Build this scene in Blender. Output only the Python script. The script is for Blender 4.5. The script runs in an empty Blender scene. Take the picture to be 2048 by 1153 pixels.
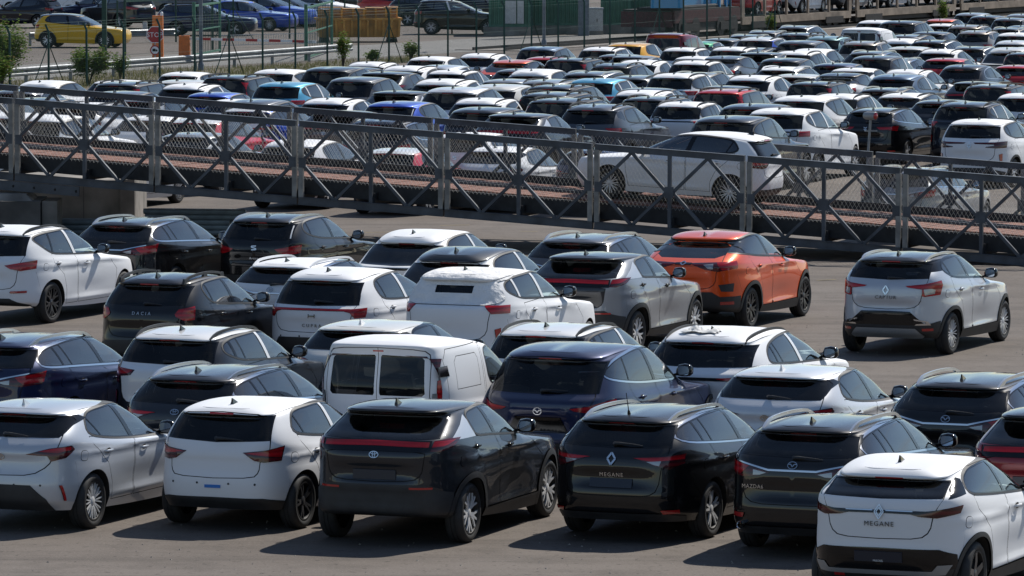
import bpy, bmesh, math, random, mathutils
import numpy as np
random.seed(7); np.random.seed(7)
# ---------------------------------------------------------------- camera, sky, sun, exposure
SC = bpy.context.scene; COL = SC.collection.objects
PI = math.pi
F_PX, CAM_H, HORIZON = 10926., 7.63, -261.6        # focal length in photo pixels, eye height, horizon row of the 2048 px photo
PITCH = math.atan((576.5-HORIZON)/F_PX); CP, SP = math.cos(PITCH), math.sin(PITCH)
cam = bpy.data.cameras.new('camera'); cam.sensor_width = 36; cam.lens = 36*F_PX/2048; cam.clip_start = 1; cam.clip_end = 6000
camo = bpy.data.objects.new('camera', cam); COL.link(camo); camo.location = (0, 0, CAM_H); camo.rotation_euler = (PI/2-PITCH, 0, 0); SC.camera = camo
SUN_AZ, SUN_EL = math.radians(38), math.radians(48)  # azimuth clockwise from the view direction (+Y)
w = bpy.data.worlds.new('World'); SC.world = w; w.use_nodes = True; N, L = w.node_tree.nodes, w.node_tree.links
bg = N['Background']; sky = N.new('ShaderNodeTexSky'); sky.sky_type = 'NISHITA'; sky.sun_disc = False; sky.sun_elevation = SUN_EL; sky.sun_rotation = SUN_AZ; sky.air_density = 1.; sky.dust_density = .2; sky.ozone_density = 2.2
# streaky fair-weather cloud over the whole sky
tc = N.new('ShaderNodeTexCoord'); sep = N.new('ShaderNodeSeparateXYZ'); L.new(tc.outputs['Generated'], sep.inputs[0])
mz = N.new('ShaderNodeMath'); mz.operation = 'MAXIMUM'; mz.inputs[1].default_value = .06; L.new(sep.outputs['Z'], mz.inputs[0])
dx = N.new('ShaderNodeMath'); dx.operation = 'DIVIDE'; dy = N.new('ShaderNodeMath'); dy.operation = 'DIVIDE'; L.new(sep.outputs['X'], dx.inputs[0]); L.new(mz.outputs[0], dx.inputs[1]); L.new(sep.outputs['Y'], dy.inputs[0]); L.new(mz.outputs[0], dy.inputs[1])
cb = N.new('ShaderNodeCombineXYZ'); L.new(dx.outputs[0], cb.inputs[0]); L.new(dy.outputs[0], cb.inputs[1])
nz = N.new('ShaderNodeTexNoise'); nz.inputs['Scale'].default_value = .9; nz.inputs['Detail'].default_value = 9; nz.inputs['Roughness'].default_value = .55; nz.inputs['Distortion'].default_value = .3; L.new(cb.outputs[0], nz.inputs['Vector'])
mr = N.new('ShaderNodeMapRange'); mr.inputs[1].default_value = .52; mr.inputs[2].default_value = .80; mr.inputs[3].default_value = 0; mr.inputs[4].default_value = .55; L.new(nz.outputs['Fac'], mr.inputs[0])
mx = N.new('ShaderNodeMix'); mx.data_type = 'RGBA'; mx.inputs['B'].default_value = (5.2, 5.5, 6.0, 1); L.new(mr.outputs[0], mx.inputs['Factor']); L.new(sky.outputs[0], mx.inputs['A']); L.new(mx.outputs['Result'], bg.inputs[0]); bg.inputs[1].default_value = .098
sl = bpy.data.lights.new('sun', 'SUN'); sl.energy = 5.; sl.angle = math.radians(.53); sl.color = (1., .95, .87)
so = bpy.data.objects.new('sun', sl); COL.link(so)
so.rotation_euler = mathutils.Vector((-math.sin(SUN_AZ)*math.cos(SUN_EL), -math.cos(SUN_AZ)*math.cos(SUN_EL), -math.sin(SUN_EL))).to_track_quat('-Z', 'Y').to_euler()
SC.view_settings.view_transform = 'Standard'; SC.view_settings.look = 'None'; SC.view_settings.exposure = .07; SC.view_settings.gamma = 1.
SC.render.film_transparent = False; SC.cycles.max_bounces = 8; SC.cycles.transparent_max_bounces = 24; SC.cycles.caustics_reflective = False; SC.cycles.caustics_refractive = False

def at(px, py, z=0.):
    """point where the sight line through a photo pixel meets the level z"""
    x, y = (px-1024)/F_PX, -(py-576.5)/F_PX; d = np.array([x, CP+y*SP, -SP+y*CP]); return np.array([0, 0, CAM_H])+d*((z-CAM_H)/d[2])
def ray_y(px, py, Y):
    """point on that sight line at distance Y"""
    x, y = (px-1024)/F_PX, -(py-576.5)/F_PX; d = np.array([x, CP+y*SP, -SP+y*CP]); return np.array([0, 0, CAM_H])+d*(Y/d[1])
def tag(o, label, cat, group=None):
    o['label'] = label; o['category'] = cat
    if group: o['group'] = group
    return o
def obj(name, g, mat, parent=None, ang=.6):
    o = bpy.data.objects.new(name, g if isinstance(g, bpy.types.Mesh) else mesh(name, g, [mat], ang=ang)); COL.link(o); o.parent = parent; return o
def empty(name, loc=(0, 0, 0)):
    o = bpy.data.objects.new(name, None); COL.link(o); o.location = loc; o.empty_display_size = .3; return o
# ---------------------------------------------------------------- materials
MAT = {}
def nodes(name):
    m = bpy.data.materials.new(name); m.use_nodes = True; nt = m.node_tree; return m, nt, nt.nodes['Principled BSDF']
def simple(name, col, rough=.5, metal=0., coat=0., spec=.5, noise=0., nscale=8., bump=0.):
    m, nt, b = nodes(name); b.inputs['Base Color'].default_value = (*col, 1); b.inputs['Roughness'].default_value = rough; b.inputs['Metallic'].default_value = metal
    b.inputs['Coat Weight'].default_value = coat; b.inputs['Coat Roughness'].default_value = .04; b.inputs['Specular IOR Level'].default_value = spec
    if noise or bump:
        tc = nt.nodes.new('ShaderNodeTexCoord'); n = nt.nodes.new('ShaderNodeTexNoise'); n.inputs['Scale'].default_value = nscale; n.inputs['Detail'].default_value = 8; nt.links.new(tc.outputs['Object'], n.inputs['Vector'])
        if noise:
            r = nt.nodes.new('ShaderNodeMapRange'); r.inputs[1].default_value = .3; r.inputs[2].default_value = .7; r.inputs[3].default_value = 1-noise; r.inputs[4].default_value = 1+noise
            mx = nt.nodes.new('ShaderNodeVectorMath'); mx.operation = 'SCALE'; mx.inputs[0].default_value = col; nt.links.new(n.outputs['Fac'], r.inputs[0]); nt.links.new(r.outputs[0], mx.inputs['Scale']); nt.links.new(mx.outputs[0], b.inputs['Base Color'])
        if bump:
            bp = nt.nodes.new('ShaderNodeBump'); bp.inputs['Strength'].default_value = bump; bp.inputs['Distance'].default_value = .01; nt.links.new(n.outputs['Fac'], bp.inputs['Height']); nt.links.new(bp.outputs[0], b.inputs['Normal'])
    MAT[name] = m; return m
def paint(name, col, metal=0., rough=.38, dust=.10):
    """clear-coated paint with a thin uneven film of dust lying on the upper faces"""
    m, nt, b = nodes('paint_'+name); N, L = nt.nodes, nt.links
    b.inputs['Metallic'].default_value = metal; b.inputs['Coat Weight'].default_value = 1.; b.inputs['Coat Roughness'].default_value = .03; b.inputs['Coat IOR'].default_value = 1.5; b.inputs['Specular IOR Level'].default_value = .1
    tc = N.new('ShaderNodeTexCoord'); n = N.new('ShaderNodeTexNoise'); n.inputs['Scale'].default_value = 2.3; n.inputs['Detail'].default_value = 9; n.inputs['Roughness'].default_value = .65; L.new(tc.outputs['Object'], n.inputs['Vector'])
    ge = N.new('ShaderNodeNewGeometry'); sx = N.new('ShaderNodeSeparateXYZ'); L.new(ge.outputs['Normal'], sx.inputs[0])
    up = N.new('ShaderNodeMapRange'); up.inputs[1].default_value = .2; up.inputs[2].default_value = .95; up.inputs[3].default_value = .06; up.inputs[4].default_value = 1.; L.new(sx.outputs['Z'], up.inputs[0])
    mr = N.new('ShaderNodeMapRange'); mr.inputs[1].default_value = .3; mr.inputs[2].default_value = .75; mr.inputs[3].default_value = dust*.5; mr.inputs[4].default_value = dust*1.5; L.new(n.outputs['Fac'], mr.inputs[0])
    mu = N.new('ShaderNodeMath'); mu.operation = 'MULTIPLY'; L.new(up.outputs[0], mu.inputs[0]); L.new(mr.outputs[0], mu.inputs[1])
    mx = N.new('ShaderNodeMix'); mx.data_type = 'RGBA'; mx.inputs['A'].default_value = (*col, 1); mx.inputs['B'].default_value = (.36, .34, .31, 1); L.new(mu.outputs[0], mx.inputs['Factor']); L.new(mx.outputs['Result'], b.inputs['Base Color'])
    ro = N.new('ShaderNodeMath'); ro.operation = 'MULTIPLY_ADD'; ro.inputs[1].default_value = .8; ro.inputs[2].default_value = rough; L.new(mu.outputs[0], ro.inputs[0]); L.new(ro.outputs[0], b.inputs['Roughness'])
    cr = N.new('ShaderNodeMath'); cr.operation = 'MULTIPLY_ADD'; cr.inputs[1].default_value = .6; cr.inputs[2].default_value = .025; L.new(mu.outputs[0], cr.inputs[0]); L.new(cr.outputs[0], b.inputs['Coat Roughness'])
    MAT[name] = m; return m
def glass(name, tint, refl=1., ior=1.8):
    """thin pane: tinted see-through plus mirror reflection by angle"""
    m = bpy.data.materials.new(name); m.use_nodes = True; nt = m.node_tree; N, L = nt.nodes, nt.links; N.clear()
    out = N.new('ShaderNodeOutputMaterial'); t = N.new('ShaderNodeBsdfTransparent'); t.inputs[0].default_value = (*tint, 1); g = N.new('ShaderNodeBsdfGlossy'); g.inputs['Roughness'].default_value = .015; g.inputs['Color'].default_value = (refl, refl, refl, 1)
    d = N.new('ShaderNodeBsdfDiffuse'); d.inputs[0].default_value = (.30, .30, .29, 1)
    f = N.new('ShaderNodeFresnel'); f.inputs['IOR'].default_value = ior; mx = N.new('ShaderNodeMixShader'); L.new(f.outputs[0], mx.inputs[0]); L.new(t.outputs[0], mx.inputs[1]); L.new(g.outputs[0], mx.inputs[2])
    tc = N.new('ShaderNodeTexCoord'); n = N.new('ShaderNodeTexNoise'); n.inputs['Scale'].default_value = 3; n.inputs['Detail'].default_value = 8; L.new(tc.outputs['Object'], n.inputs['Vector'])
    mr = N.new('ShaderNodeMapRange'); mr.inputs[1].default_value = .3; mr.inputs[2].default_value = .8; mr.inputs[3].default_value = .0; mr.inputs[4].default_value = .035; L.new(n.outputs['Fac'], mr.inputs[0])
    m2 = N.new('ShaderNodeMixShader'); L.new(mr.outputs[0], m2.inputs[0]); L.new(mx.outputs[0], m2.inputs[1]); L.new(d.outputs[0], m2.inputs[2]); L.new(m2.outputs[0], out.inputs[0])
    MAT[name] = m; return m
def lampmat(name, col, dark, rough=.12):
    """ribbed lens"""
    m, nt, b = nodes(name); N, L = nt.nodes, nt.links; b.inputs['Roughness'].default_value = rough; b.inputs['Coat Weight'].default_value = .35; b.inputs['Coat Roughness'].default_value = .02
    tc = N.new('ShaderNodeTexCoord'); w = N.new('ShaderNodeTexWave'); w.bands_direction = 'Z'; w.inputs['Scale'].default_value = 5; w.inputs['Distortion'].default_value = 1.2; w.inputs['Detail'].default_value = 2; L.new(tc.outputs['Object'], w.inputs['Vector'])
    mx = N.new('ShaderNodeMix'); mx.data_type = 'RGBA'; mx.inputs['A'].default_value = (*dark, 1); mx.inputs['B'].default_value = (*col, 1); L.new(w.outputs['Fac'], mx.inputs['Factor']); L.new(mx.outputs['Result'], b.inputs['Base Color'])
    MAT[name] = m; return m

PAINTS = {'white': ((.77, .78, .80), 0), 'offwhite': ((.72, .71, .67), 0), 'pearl': ((.70, .71, .73), .25), 'silver': ((.50, .53, .575), .35), 'lightgrey': ((.25, .268, .295), .25), 'grey': ((.078, .086, .102), .25), 'darkgrey': ((.019, .022, .028), .3),
          'black': ((.0045, .0047, .006), .1), 'blackblue': ((.006, .009, .018), .3), 'navy': ((.010, .018, .062), .45), 'blue': ((.02, .07, .42), .4), 'skyblue': ((.10, .38, .56), .45), 'steelblue': ((.07, .11, .17), .5), 'teal': ((.16, .27, .28), .5),
          'orange': ((.72, .085, .012), .35), 'red': ((.50, .015, .02), .15), 'pinkred': ((.62, .05, .09), .0), 'darkred': ((.17, .014, .022), .4), 'yellow': ((.72, .42, .015), 0), 'amber': ((.80, .40, .03), 0), 'green': ((.03, .33, .14), .1), 'beige': ((.24, .21, .18), .5), 'tan': ((.30, .27, .24), .5), 'film': ((.78, .78, .78), 0), 'truckblue': ((.02, .26, .52), 0)}
for k, (c_, mt) in PAINTS.items(): paint(k, c_, mt, dust=.03 if sum(c_) > 1.8 else .05)
simple('plastic', (.022, .023, .025), .55, noise=.25, nscale=6); simple('gloss', (.006, .006, .007), .10, spec=.5); simple('gap', (.006, .006, .006), .8); simple('liner', (.012, .012, .012), .9, noise=.3)
simple('rubber', (.020, .020, .021), .72, noise=.3, nscale=14); simple('brake', (.014, .014, .015), .6, .2); simple('alloy', (.52, .53, .55), .3, .3); simple('alloydark', (.05, .051, .056), .3, .3); simple('alloybright', (.72, .73, .74), .3, .25)
simple('chrome', (.62, .63, .65), .12, 1.); simple('satin', (.55, .56, .58), .3, .9); simple('lining', (.035, .035, .037), .85); simple('seat', (.05, .05, .053), .8, noise=.2); simple('mirrorglass', (.75, .78, .8), .03, 1.)
simple('plate', (.012, .017, .032), .35); simple('white', (.75, .76, .78), .5); simple('letter', (.10, .10, .10), .35, .4); simple('bluetape', (.02, .17, .55), .5); simple('skid', (.30, .31, .32), .4, .4)
simple('covercloth', (.74, .74, .74), .75, noise=.06, nscale=5, bump=1.)
for n_ in MAT['covercloth'].node_tree.nodes:
    if n_.type == 'BUMP': n_.inputs['Distance'].default_value = .07
simple('reflector', (.38, .012, .012), .18, coat=1.); simple('lampclear', (.35, .36, .37), .15, .4, coat=1.); simple('reddot', (.6, .03, .05), .5)
lampmat('lamp', (.46, .006, .012), (.25, .003, .006)); lampmat('lampdark', (.10, .005, .009), (.03, .003, .005))
glass('glass_clear', (.74, .84, .84), 1., 2.5); glass('glass_tint', (.15, .18, .20), 1., 2.2); glass('glass_rear', (.12, .13, .14), .85, 1.5); glass('glass_rearclear', (.5, .58, .56), .8)
for k, s_ in (('paint', 'white'), ('roof', 'white'), ('tailgate', 'white'), ('film', 'film'), ('mirror', 'gloss'), ('bp', 'gloss'), ('cpil', 'white'), ('trim', 'plastic'), ('rail', 'plastic'), ('fin', 'gloss')):
    MAT.setdefault(k, MAT[s_])
# ---------------------------------------------------------------- car shell generator
PI = math.pi

def pchip(xs, Y):
    xs = np.asarray(xs, float); Y = np.asarray(Y, float); h = np.diff(xs); d = np.diff(Y)/h
    m = np.zeros_like(Y); m[0] = d[0]; m[-1] = d[-1]
    for i in range(1, len(xs)-1):
        if d[i-1]*d[i] > 0:
            w1 = 2*h[i]+h[i-1]; w2 = h[i]+2*h[i-1]; m[i] = (w1+w2)/(w1/d[i-1]+w2/d[i])
    def f(x):
        i = np.clip(np.searchsorted(xs, x, 'right')-1, 0, len(h)-1); t = (x-xs[i])/h[i]; t2 = t*t; t3 = t2*t
        return (2*t3-3*t2+1)*Y[i]+(t3-2*t2+t)*h[i]*m[i]+(-2*t3+3*t2)*Y[i+1]+(t3-t2)*h[i]*m[i+1]
    return f

class Shell:
    """half body surface: phi 0 = rear centre, pi/2 = side, pi = front centre; v = ring index"""
    def __init__(s, m):
        ro, L = m['ro'], m['wb']+m['fo']; W, H = m['W'], m['H']; b, g, sh = m['belt'], m['gt'], m['sh']; t = m['tail']
        xsp, xg0, xg1, cw, ws = m['xsp'], m['xg0'], m['xg1'], m['cowl'], m['wst']; wt = m['wt']; wbelt = m.get('wbelt', W-.065)
        zs = m['gt'][0]+m.get('lip', .035); xsp = min(xsp, xg1-.03) if m.get('keepsp') else xg1-.055; zl = m.get('zlow', (.27, .19, .2)); nr = m.get('nr', 5.); ng = m.get('ng', 7.); nf = m.get('nf', 4.4); k = m.get('cr', .03)
        mid = lambda a, c, f=.5: tuple(p+(q-p)*f for p, q in zip(a, c))
        g6 = mid(b, g, .55)
        R = [  # zr zm zf xr xf w nr nf taper
            (*zl, -ro+t[0], L-.12, W-.05, nr, nf, .02),
            (.40, .36, .36, -ro+t[1], L-.01, W-.012, nr, nf, .02),
            (.54, .52, .52, -ro+t[2], L, W, nr, nf, .02),
            (.68, .68, .62, -ro+t[3], L-.01, W, nr, nf, .025),
            (*sh, -ro+t[4], L-.08, W-.012, nr+.2, nf, .03),
            (*b, xg0, cw, wbelt, ng-.8, 5.5, .035),
            (*g6, xg0+(xg1-xg0)*.55, cw+(ws-cw)*.55, wbelt+(wt-wbelt)*.5+.008, ng, 7., .05),
            (*g, xg1, ws, wt, ng, 8., .06),
            (zs, H-k-.012, g[2]+.035, xsp, ws-.05, wt-.075, ng, 8., .06),
            ((zs+H)/2+.005, H-k*.33, g[2]+.06, xsp+.10, ws-.14, (wt-.075)*.62, ng, 8., .06),
            ((zs+H)/2+.02, H, g[2]+.07, xsp+.17, ws-.2, 0.0, ng, 5., .0)]
        for i, j, val in m.get('rows', ()): 
            r = list(R[i]); r[j] = val; R[i] = tuple(r)
        R = np.array(R); s.N = len(R)-1; s.R = R; vi = np.arange(len(R))
        s.f = [pchip(vi, R[:, k]) for k in range(R.shape[1])]
        wb_ = m['wb']; zsh = sum(m['sh'][:2])/2
        s.bumps = tuple(m.get('bumps', ()))+((wb_*.5, zsh-.02, 2.4, .03, .012), (wb_*.5, zsh-.10, 2.0, .05, -.008), (wb_*.5, .37, .95, .045, .016))
        s.m = m
    def __call__(s, phi, v):
        phi = np.asarray(phi, float); v = np.clip(np.asarray(v, float), 0, s.N)
        zr, zm, zf, xr, xf, w, nr, nf, tp = [f(v) for f in s.f]
        c, sn = np.abs(np.cos(phi)), np.sin(phi).clip(0); rear = phi <= PI/2
        n = np.where(rear, nr, nf); r = (c**n+sn**n)**(-1/n)
        xm = (xr+xf)/2; px, py = r*c, r*sn
        x = np.where(rear, xm-(xm-xr)*px, xm+(xf-xm)*px); y = w*py
        y = y*(1-tp*px*px*np.where(rear, 1, 1.6))
        u = (x-xr)/(xf-xr)*2-1
        z = zm + (zf-zr)/2*u + ((zf+zr)/2-zm)*u*u
        side = py**6
        for (bx, bz, sx, sz, a) in s.bumps:
            y = y + a*side*np.exp(-((x-bx)/sx)**2-((z-bz)/sz)**2)*np.minimum(1, w/.3)
        for (by, bz, sy, sz, a) in s.m.get('rbumps', ()):
            x = x + a*(px**6)*rear*np.exp(-((y-by)/sy)**4-((z-bz)/sz)**4)
        return np.stack([x, y, z], -1)
    def normal(s, phi, v):
        e = 2e-3
        a = s(np.clip(phi+e, 0, PI), v)-s(np.clip(phi-e, 0, PI), v)
        b = s(phi, np.clip(v+.02, 0, s.N))-s(phi, np.clip(v-.02, 0, s.N))
        # on the centre line mirror the tangent
        n = np.cross(b, a); ctr = (phi < 1e-3) | (phi > PI-1e-3)
        n[..., 1] = np.where(ctr, 0, n[..., 1])
        top = v > s.N-1e-3
        n[top] = (0, 0, 1)
        n /= np.linalg.norm(n, axis=-1, keepdims=True)+1e-12
        return n
    def inv(s, kind, pts):
        """pts (n,2): 'r' (y,z) on the rear, 's' (x,z) on the side, 'f' front, 't' (x,y) on top"""
        pts = np.asarray(pts, float)
        lo, hi = {'r': (0, 1.25), 's': (.45, 2.75), 'f': (2, PI), 't': (0, PI)}[kind]
        ax = {'r': (1, 2), 's': (0, 2), 'f': (1, 2), 't': (0, 1)}[kind]
        v0 = 7.6 if kind == 't' else 0
        P, V = np.meshgrid(np.linspace(lo, hi, 72), np.linspace(v0, s.N if kind == 't' else 8.4, 64), indexing='ij'); P = P.ravel(); V = V.ravel()
        Q = s(P, V)[:, ax]
        d = ((Q[None]-pts[:, None])**2).sum(-1)
        # prefer the outermost sheet
        i = d.argmin(1); p, v = P[i].copy(), V[i].copy()
        for _ in range(11):
            q = s(p, v)[:, ax]; r = pts-q; e = 1e-4
            jp = (s(p+e, v)[:, ax]-q)/e; jv = (s(p, np.minimum(v+e, s.N))[:, ax]-s(p, v-e)[:, ax])/(2*e)
            det = jp[:, 0]*jv[:, 1]-jp[:, 1]*jv[:, 0]; det = np.where(np.abs(det) < 1e-7, 1e-7, det)
            dp = (r[:, 0]*jv[:, 1]-r[:, 1]*jv[:, 0])/det; dv = (jp[:, 0]*r[:, 1]-jp[:, 1]*r[:, 0])/det
            p = np.clip(p+np.clip(dp, -.1, .1)*.8, lo, hi); v = np.clip(v+np.clip(dv, -.5, .5)*.8, 0, s.N)
        return p, v

def chaikin(pts, it=2, q=.22):
    """corner cutting that leaves points on the centre line (y = 0) and joints between rear and side points alone"""
    for _ in range(it):
        o = []; n = len(pts)
        keep = [len(p) == 2 and it < 9 and abs(p[0]) < 1e-6 and REAR[0] for p in pts]
        for i in range(n):
            a, b = pts[i], pts[(i+1) % n]
            ka, kb = keep[i], keep[(i+1) % n]
            if len(a) != len(b):
                if not o or o[-1] != a: o.append(a)
                o.append(b); continue
            L = lambda t: (('s', a[1]+(b[1]-a[1])*t, a[2]+(b[2]-a[2])*t) if len(a) == 3 else (a[0]+(b[0]-a[0])*t, a[1]+(b[1]-a[1])*t))
            if ka and kb: o += [a, b]; continue
            o.append(a if ka else L(q)); o.append(b if kb else L(1-q))
        pts = [p for i, p in enumerate(o) if p != o[i-1]]
    return pts
REAR = [False]

def offset_poly(pts, d):
    P = np.asarray(pts, float); n = len(P); A = 0.5*sum(P[i][0]*P[(i+1) % n][1]-P[(i+1) % n][0]*P[i][1] for i in range(n)); sg = 1 if A > 0 else -1
    o = []
    for i in range(n):
        a, b, c = P[i-1], P[i], P[(i+1) % n]; e1 = b-a; e2 = c-b
        n1 = np.array([e1[1], -e1[0]])/(np.hypot(*e1)+1e-9)*sg; n2 = np.array([e2[1], -e2[0]])/(np.hypot(*e2)+1e-9)*sg
        k = n1+n2; L = k@k
        k = k*(2/max(L, .8)); o.append(tuple(b+k*d))
    return o

def clip_poly(pts, f):
    """keep where f(p) >= 0 (f linear)"""
    o = []
    n = len(pts)
    for i in range(n):
        a, b = pts[i], pts[(i+1) % n]; fa, fb = f(a), f(b)
        if fa >= 0: o.append(a)
        if fa*fb < 0:
            t = fa/(fa-fb); o.append((a[0]+(b[0]-a[0])*t, a[1]+(b[1]-a[1])*t))
    return o

def pip(px, py, poly):
    x, y = poly[:, 0], poly[:, 1]; x2, y2 = np.roll(x, -1), np.roll(y, -1); ins = np.zeros(len(px), bool)
    for a, b, c, d in zip(x, y, x2, y2):
        if b == d: continue
        k = ((b > py) != (d > py)) & (px < (c-a)*(py-b)/(d-b)+a); ins ^= k
    return ins

SX, SY = 1.5, .22      # domain scaling for the triangulation

def rearchaikin(pts, k):
    REAR[0] = True; r = chaikin(pts, k); REAR[0] = False; return r

def build_shell(m):
    sh = Shell(m); regions = []
    def dom(pts, seg=.05):
        """polygon of (y,z) rear points and ('s',x,z) side points -> dense domain polygon"""
        out = []
        n = len(pts); dense = []
        for i in range(n):
            a, b = pts[i], pts[(i+1) % n]
            if len(a) == len(b):
                k0 = 1 if len(a) == 3 else 0
                L = math.hypot(a[k0]-b[k0], a[k0+1]-b[k0+1]); k = max(1, int(L/seg))
                for j in range(k):
                    t = j/k; q = (a[k0]+(b[k0]-a[k0])*t, a[k0+1]+(b[k0+1]-a[k0+1])*t)
                    dense.append((a[0] if k0 and isinstance(a[0], str) else 'r', *q))
            else:
                dense.append(a if len(a) == 3 else ('r', *a)); dense.append(('mix', 0, 0))
        res = [None]*len(dense)
        for kd in ('r', 's', 'f', 't'):
            ix = [i for i, d in enumerate(dense) if d[0] == kd]
            if ix:
                p, v = sh.inv(kd, [dense[i][1:] for i in ix])
                for i, a, b, in zip(ix, p, v):
                    if kd == 'r' and dense[i][1] <= 1e-6: a = 0.
                    res[i] = (a, b)
        out = []
        for i, r in enumerate(res):
            if r is None:
                a, b = res[i-1], res[(i+1) % len(res)]
                out += [(a[0]+(b[0]-a[0])*t, a[1]+(b[1]-a[1])*t) for t in (.2, .4, .6, .8)]
            else: out.append(r)
        return np.array(out)
    def reg(name, pts, rnd=0, raw=False):
        if len(pts) < 3: return
        regions.append((name, pts if raw else dom(rearchaikin(pts, rnd) if rnd else pts)))
    S = lambda P: [('s', *p) for p in P]
    wb, W, H = m['wb'], m['W'], m['H']; ar = m.get('ar', m['wr']+.045); zl = m.get('zlow', (.27, .19, .2))
    # --- two tone roof
    if m.get('rooftone'):
        reg('roof', m['rooftone'])
    vr = m.get('vroof', 8.)
    if m.get('roofpart'):
        reg('roof', np.array([(0, vr), (PI, vr), (PI, 10.), (0, 10.)]), raw=True)
        reg('gap', np.array([(0, 8.90), (.72, 8.90), (.72, 8.95), (0, 8.95)]), raw=True)
    # --- lower rear, sill, arch cladding
    for nm, poly, rd in m.get('rearlow', ()): reg(nm, poly, rd)
    if m.get('sill'): reg('sill_trim', S([(ar*.8, .1), (wb-ar*.8, .1), (wb-ar*.8, m['sill']), (ar*.8, m['sill'])]))
    # --- doors
    dlo = m['dlo']; dl = chaikin(dlo, 2)
    Bx, Bl = m['B']; lineB = lambda o: (lambda p: p[0]-(Bx+(p[1]-1.1)*Bl+o))
    neg = lambda f: (lambda p: -f(p))
    xf = m.get('xdf', wb-.42); db = m.get('zdb', .30); rd = m.get('rdoor', [(.40, db), (.42, .52), (.30, .76), (-.02, 1.0)])
    zb_ = lambda x: np.interp(x, [p[0] for p in sorted(m['dlobot'])], [p[1] for p in sorted(m['dlobot'])])
    def door(nm, poly):
        reg('gap', S(poly)); reg(nm, S(offset_poly(poly, -.008)))
    bB = Bx-(1.1-db)*0; 
    topz = zb_(Bx)
    xBt = Bx+(topz-1.1)*Bl
    if not m.get('van'):
        door('door_front', [(Bx-.02*Bl, db), (xf, db), (xf+.06, .55), (xf+.10, .78), (max(p[0] for p in dlo)+.03, zb_(max(p[0] for p in dlo))-.02), (xBt, topz-.0)])
        door('door_rear', [(Bx-.012, db), (xBt-.012, topz)]+[(p[0], p[1]) for p in rd[::-1]])
    else:
        door('door_front', m['fdoor'])
        for nm, poly in m['slide']: door(nm, poly)
    # --- glass house
    if m.get('pillar'):
        for nm, poly in m['pillar']: reg(nm, S(poly))
    tr = m.get('trimw', .022)
    reg('window_trim', S(offset_poly(dl, tr))); reg('pillar', S(dl))
    gl = offset_poly(dl, -.012); bw = m.get('bw', .045)
    fr = clip_poly(gl, lineB(bw)); re_ = clip_poly(gl, neg(lineB(-bw)))
    reg('window_front', S(fr))
    if 'C' in m:
        cx, cl = m['C']; lc = lambda o: (lambda p: p[0]-(cx+(p[1]-1.1)*cl+o))
        if m.get('cw', .03) > .02 and m.get('cpil'):   # painted pillar between door and quarter glass
            reg(m['cpil'], S(clip_poly(clip_poly(offset_poly(dl, .0), lc(-m['cw'])), neg(lc(m['cw'])))))
        reg('window_quarter', S(clip_poly(re_, neg(lc(-m.get('cw', .03)))))); re_ = clip_poly(re_, lc(m.get('cw', .03)))
    if 'D' in m:
        dx, dd = m['D']; ld = lambda o: (lambda p: p[0]-(dx+(p[1]-1.1)*dd+o))
        reg('window_vent', S(clip_poly(re_, neg(ld(-.015))))); re_ = clip_poly(re_, ld(.015))
    reg('window_rear', S(re_))
    if m.get('bp'):
        reg('b_pillar', S(clip_poly(clip_poly(dl, lineB(-bw+.008)), neg(lineB(bw-.014)))))
    if m.get('doorvent'): reg('gap', S(m['doorvent']))
    # --- bumper seam running down to the wheel arch, fuel flap
    xa, za, xb, zb2 = -m['ro']+.40, m['sh'][0]-.13, -ar*.90, m['wr']+ar*.44
    if not m.get('van'):
        reg('gap', S([(xa, za), (xb, zb2), (xb+.002, zb2-.009), (xa-.002, za-.009)]))
        fx, fz = -.20, m['sh'][1]-.005; rr_ = lambda q: [(fx-.075+q, fz-.06+q), (fx+.06-q, fz-.07+q), (fx+.075-q, fz+.055-q), (fx-.06+q, fz+.06-q)]
        reg('gap', S(chaikin(rr_(0), 2))); reg('handle_recess', S(chaikin(rr_(.006), 2)))
    # --- rear face
    tg = m['tailgate']; reg('gap', tg, 1)
    k0 = [p for p in tg]
    ins = [tuple(p) for p in tg]
    def shrink(poly, d):
        c = (0, sum(p[-1] for p in poly)/len(poly)); o = []
        for p in poly:
            if len(p) == 3: o.append((p[0], p[1]+d, p[2]+(d if p[2] < c[1] else -d)))
            else: o.append((max(0, p[0]-d) if p[0] > 0 else 0, p[1]+(d if p[1] < c[1] else -d)))
        return o
    reg('tailgate', shrink(tg, .009), 1)
    frame = {nm: poly for nm, poly, _ in m.get('rear', ())}.get('rear_frame')
    for nm, poly, rd_ in m.get('rear', ()):
        if nm == 'rear_window' and frame and not m.get('keepglass'):
            zc_ = sum(p[1] for p in frame)/len(frame); poly = [(max(0, p[0]-.016) if p[0] > 0 else 0, p[1]+(.013 if p[1] < zc_ else -.013)) for p in frame]; rd_ = 0
        reg(nm, poly, rd_)
    if frame:
        zt_ = frame[-1][1]; reg('brake_light', [(0, zt_-.010), (.15, zt_-.011), (.15, zt_+.006), (0, zt_+.007)])
    for nm, D_ in m.get('rawreg', ()): reg(nm, np.array(D_, float), raw=True)
    # --- windscreen
    ws = [('f', 0, sh(PI, 5.15)[2]), ]
    reg('windscreen', np.array([(PI, 5.12), (PI, 6.93), (2.42, 6.9), (2.36, 6.0), (2.34, 5.15)]), raw=True)
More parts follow.
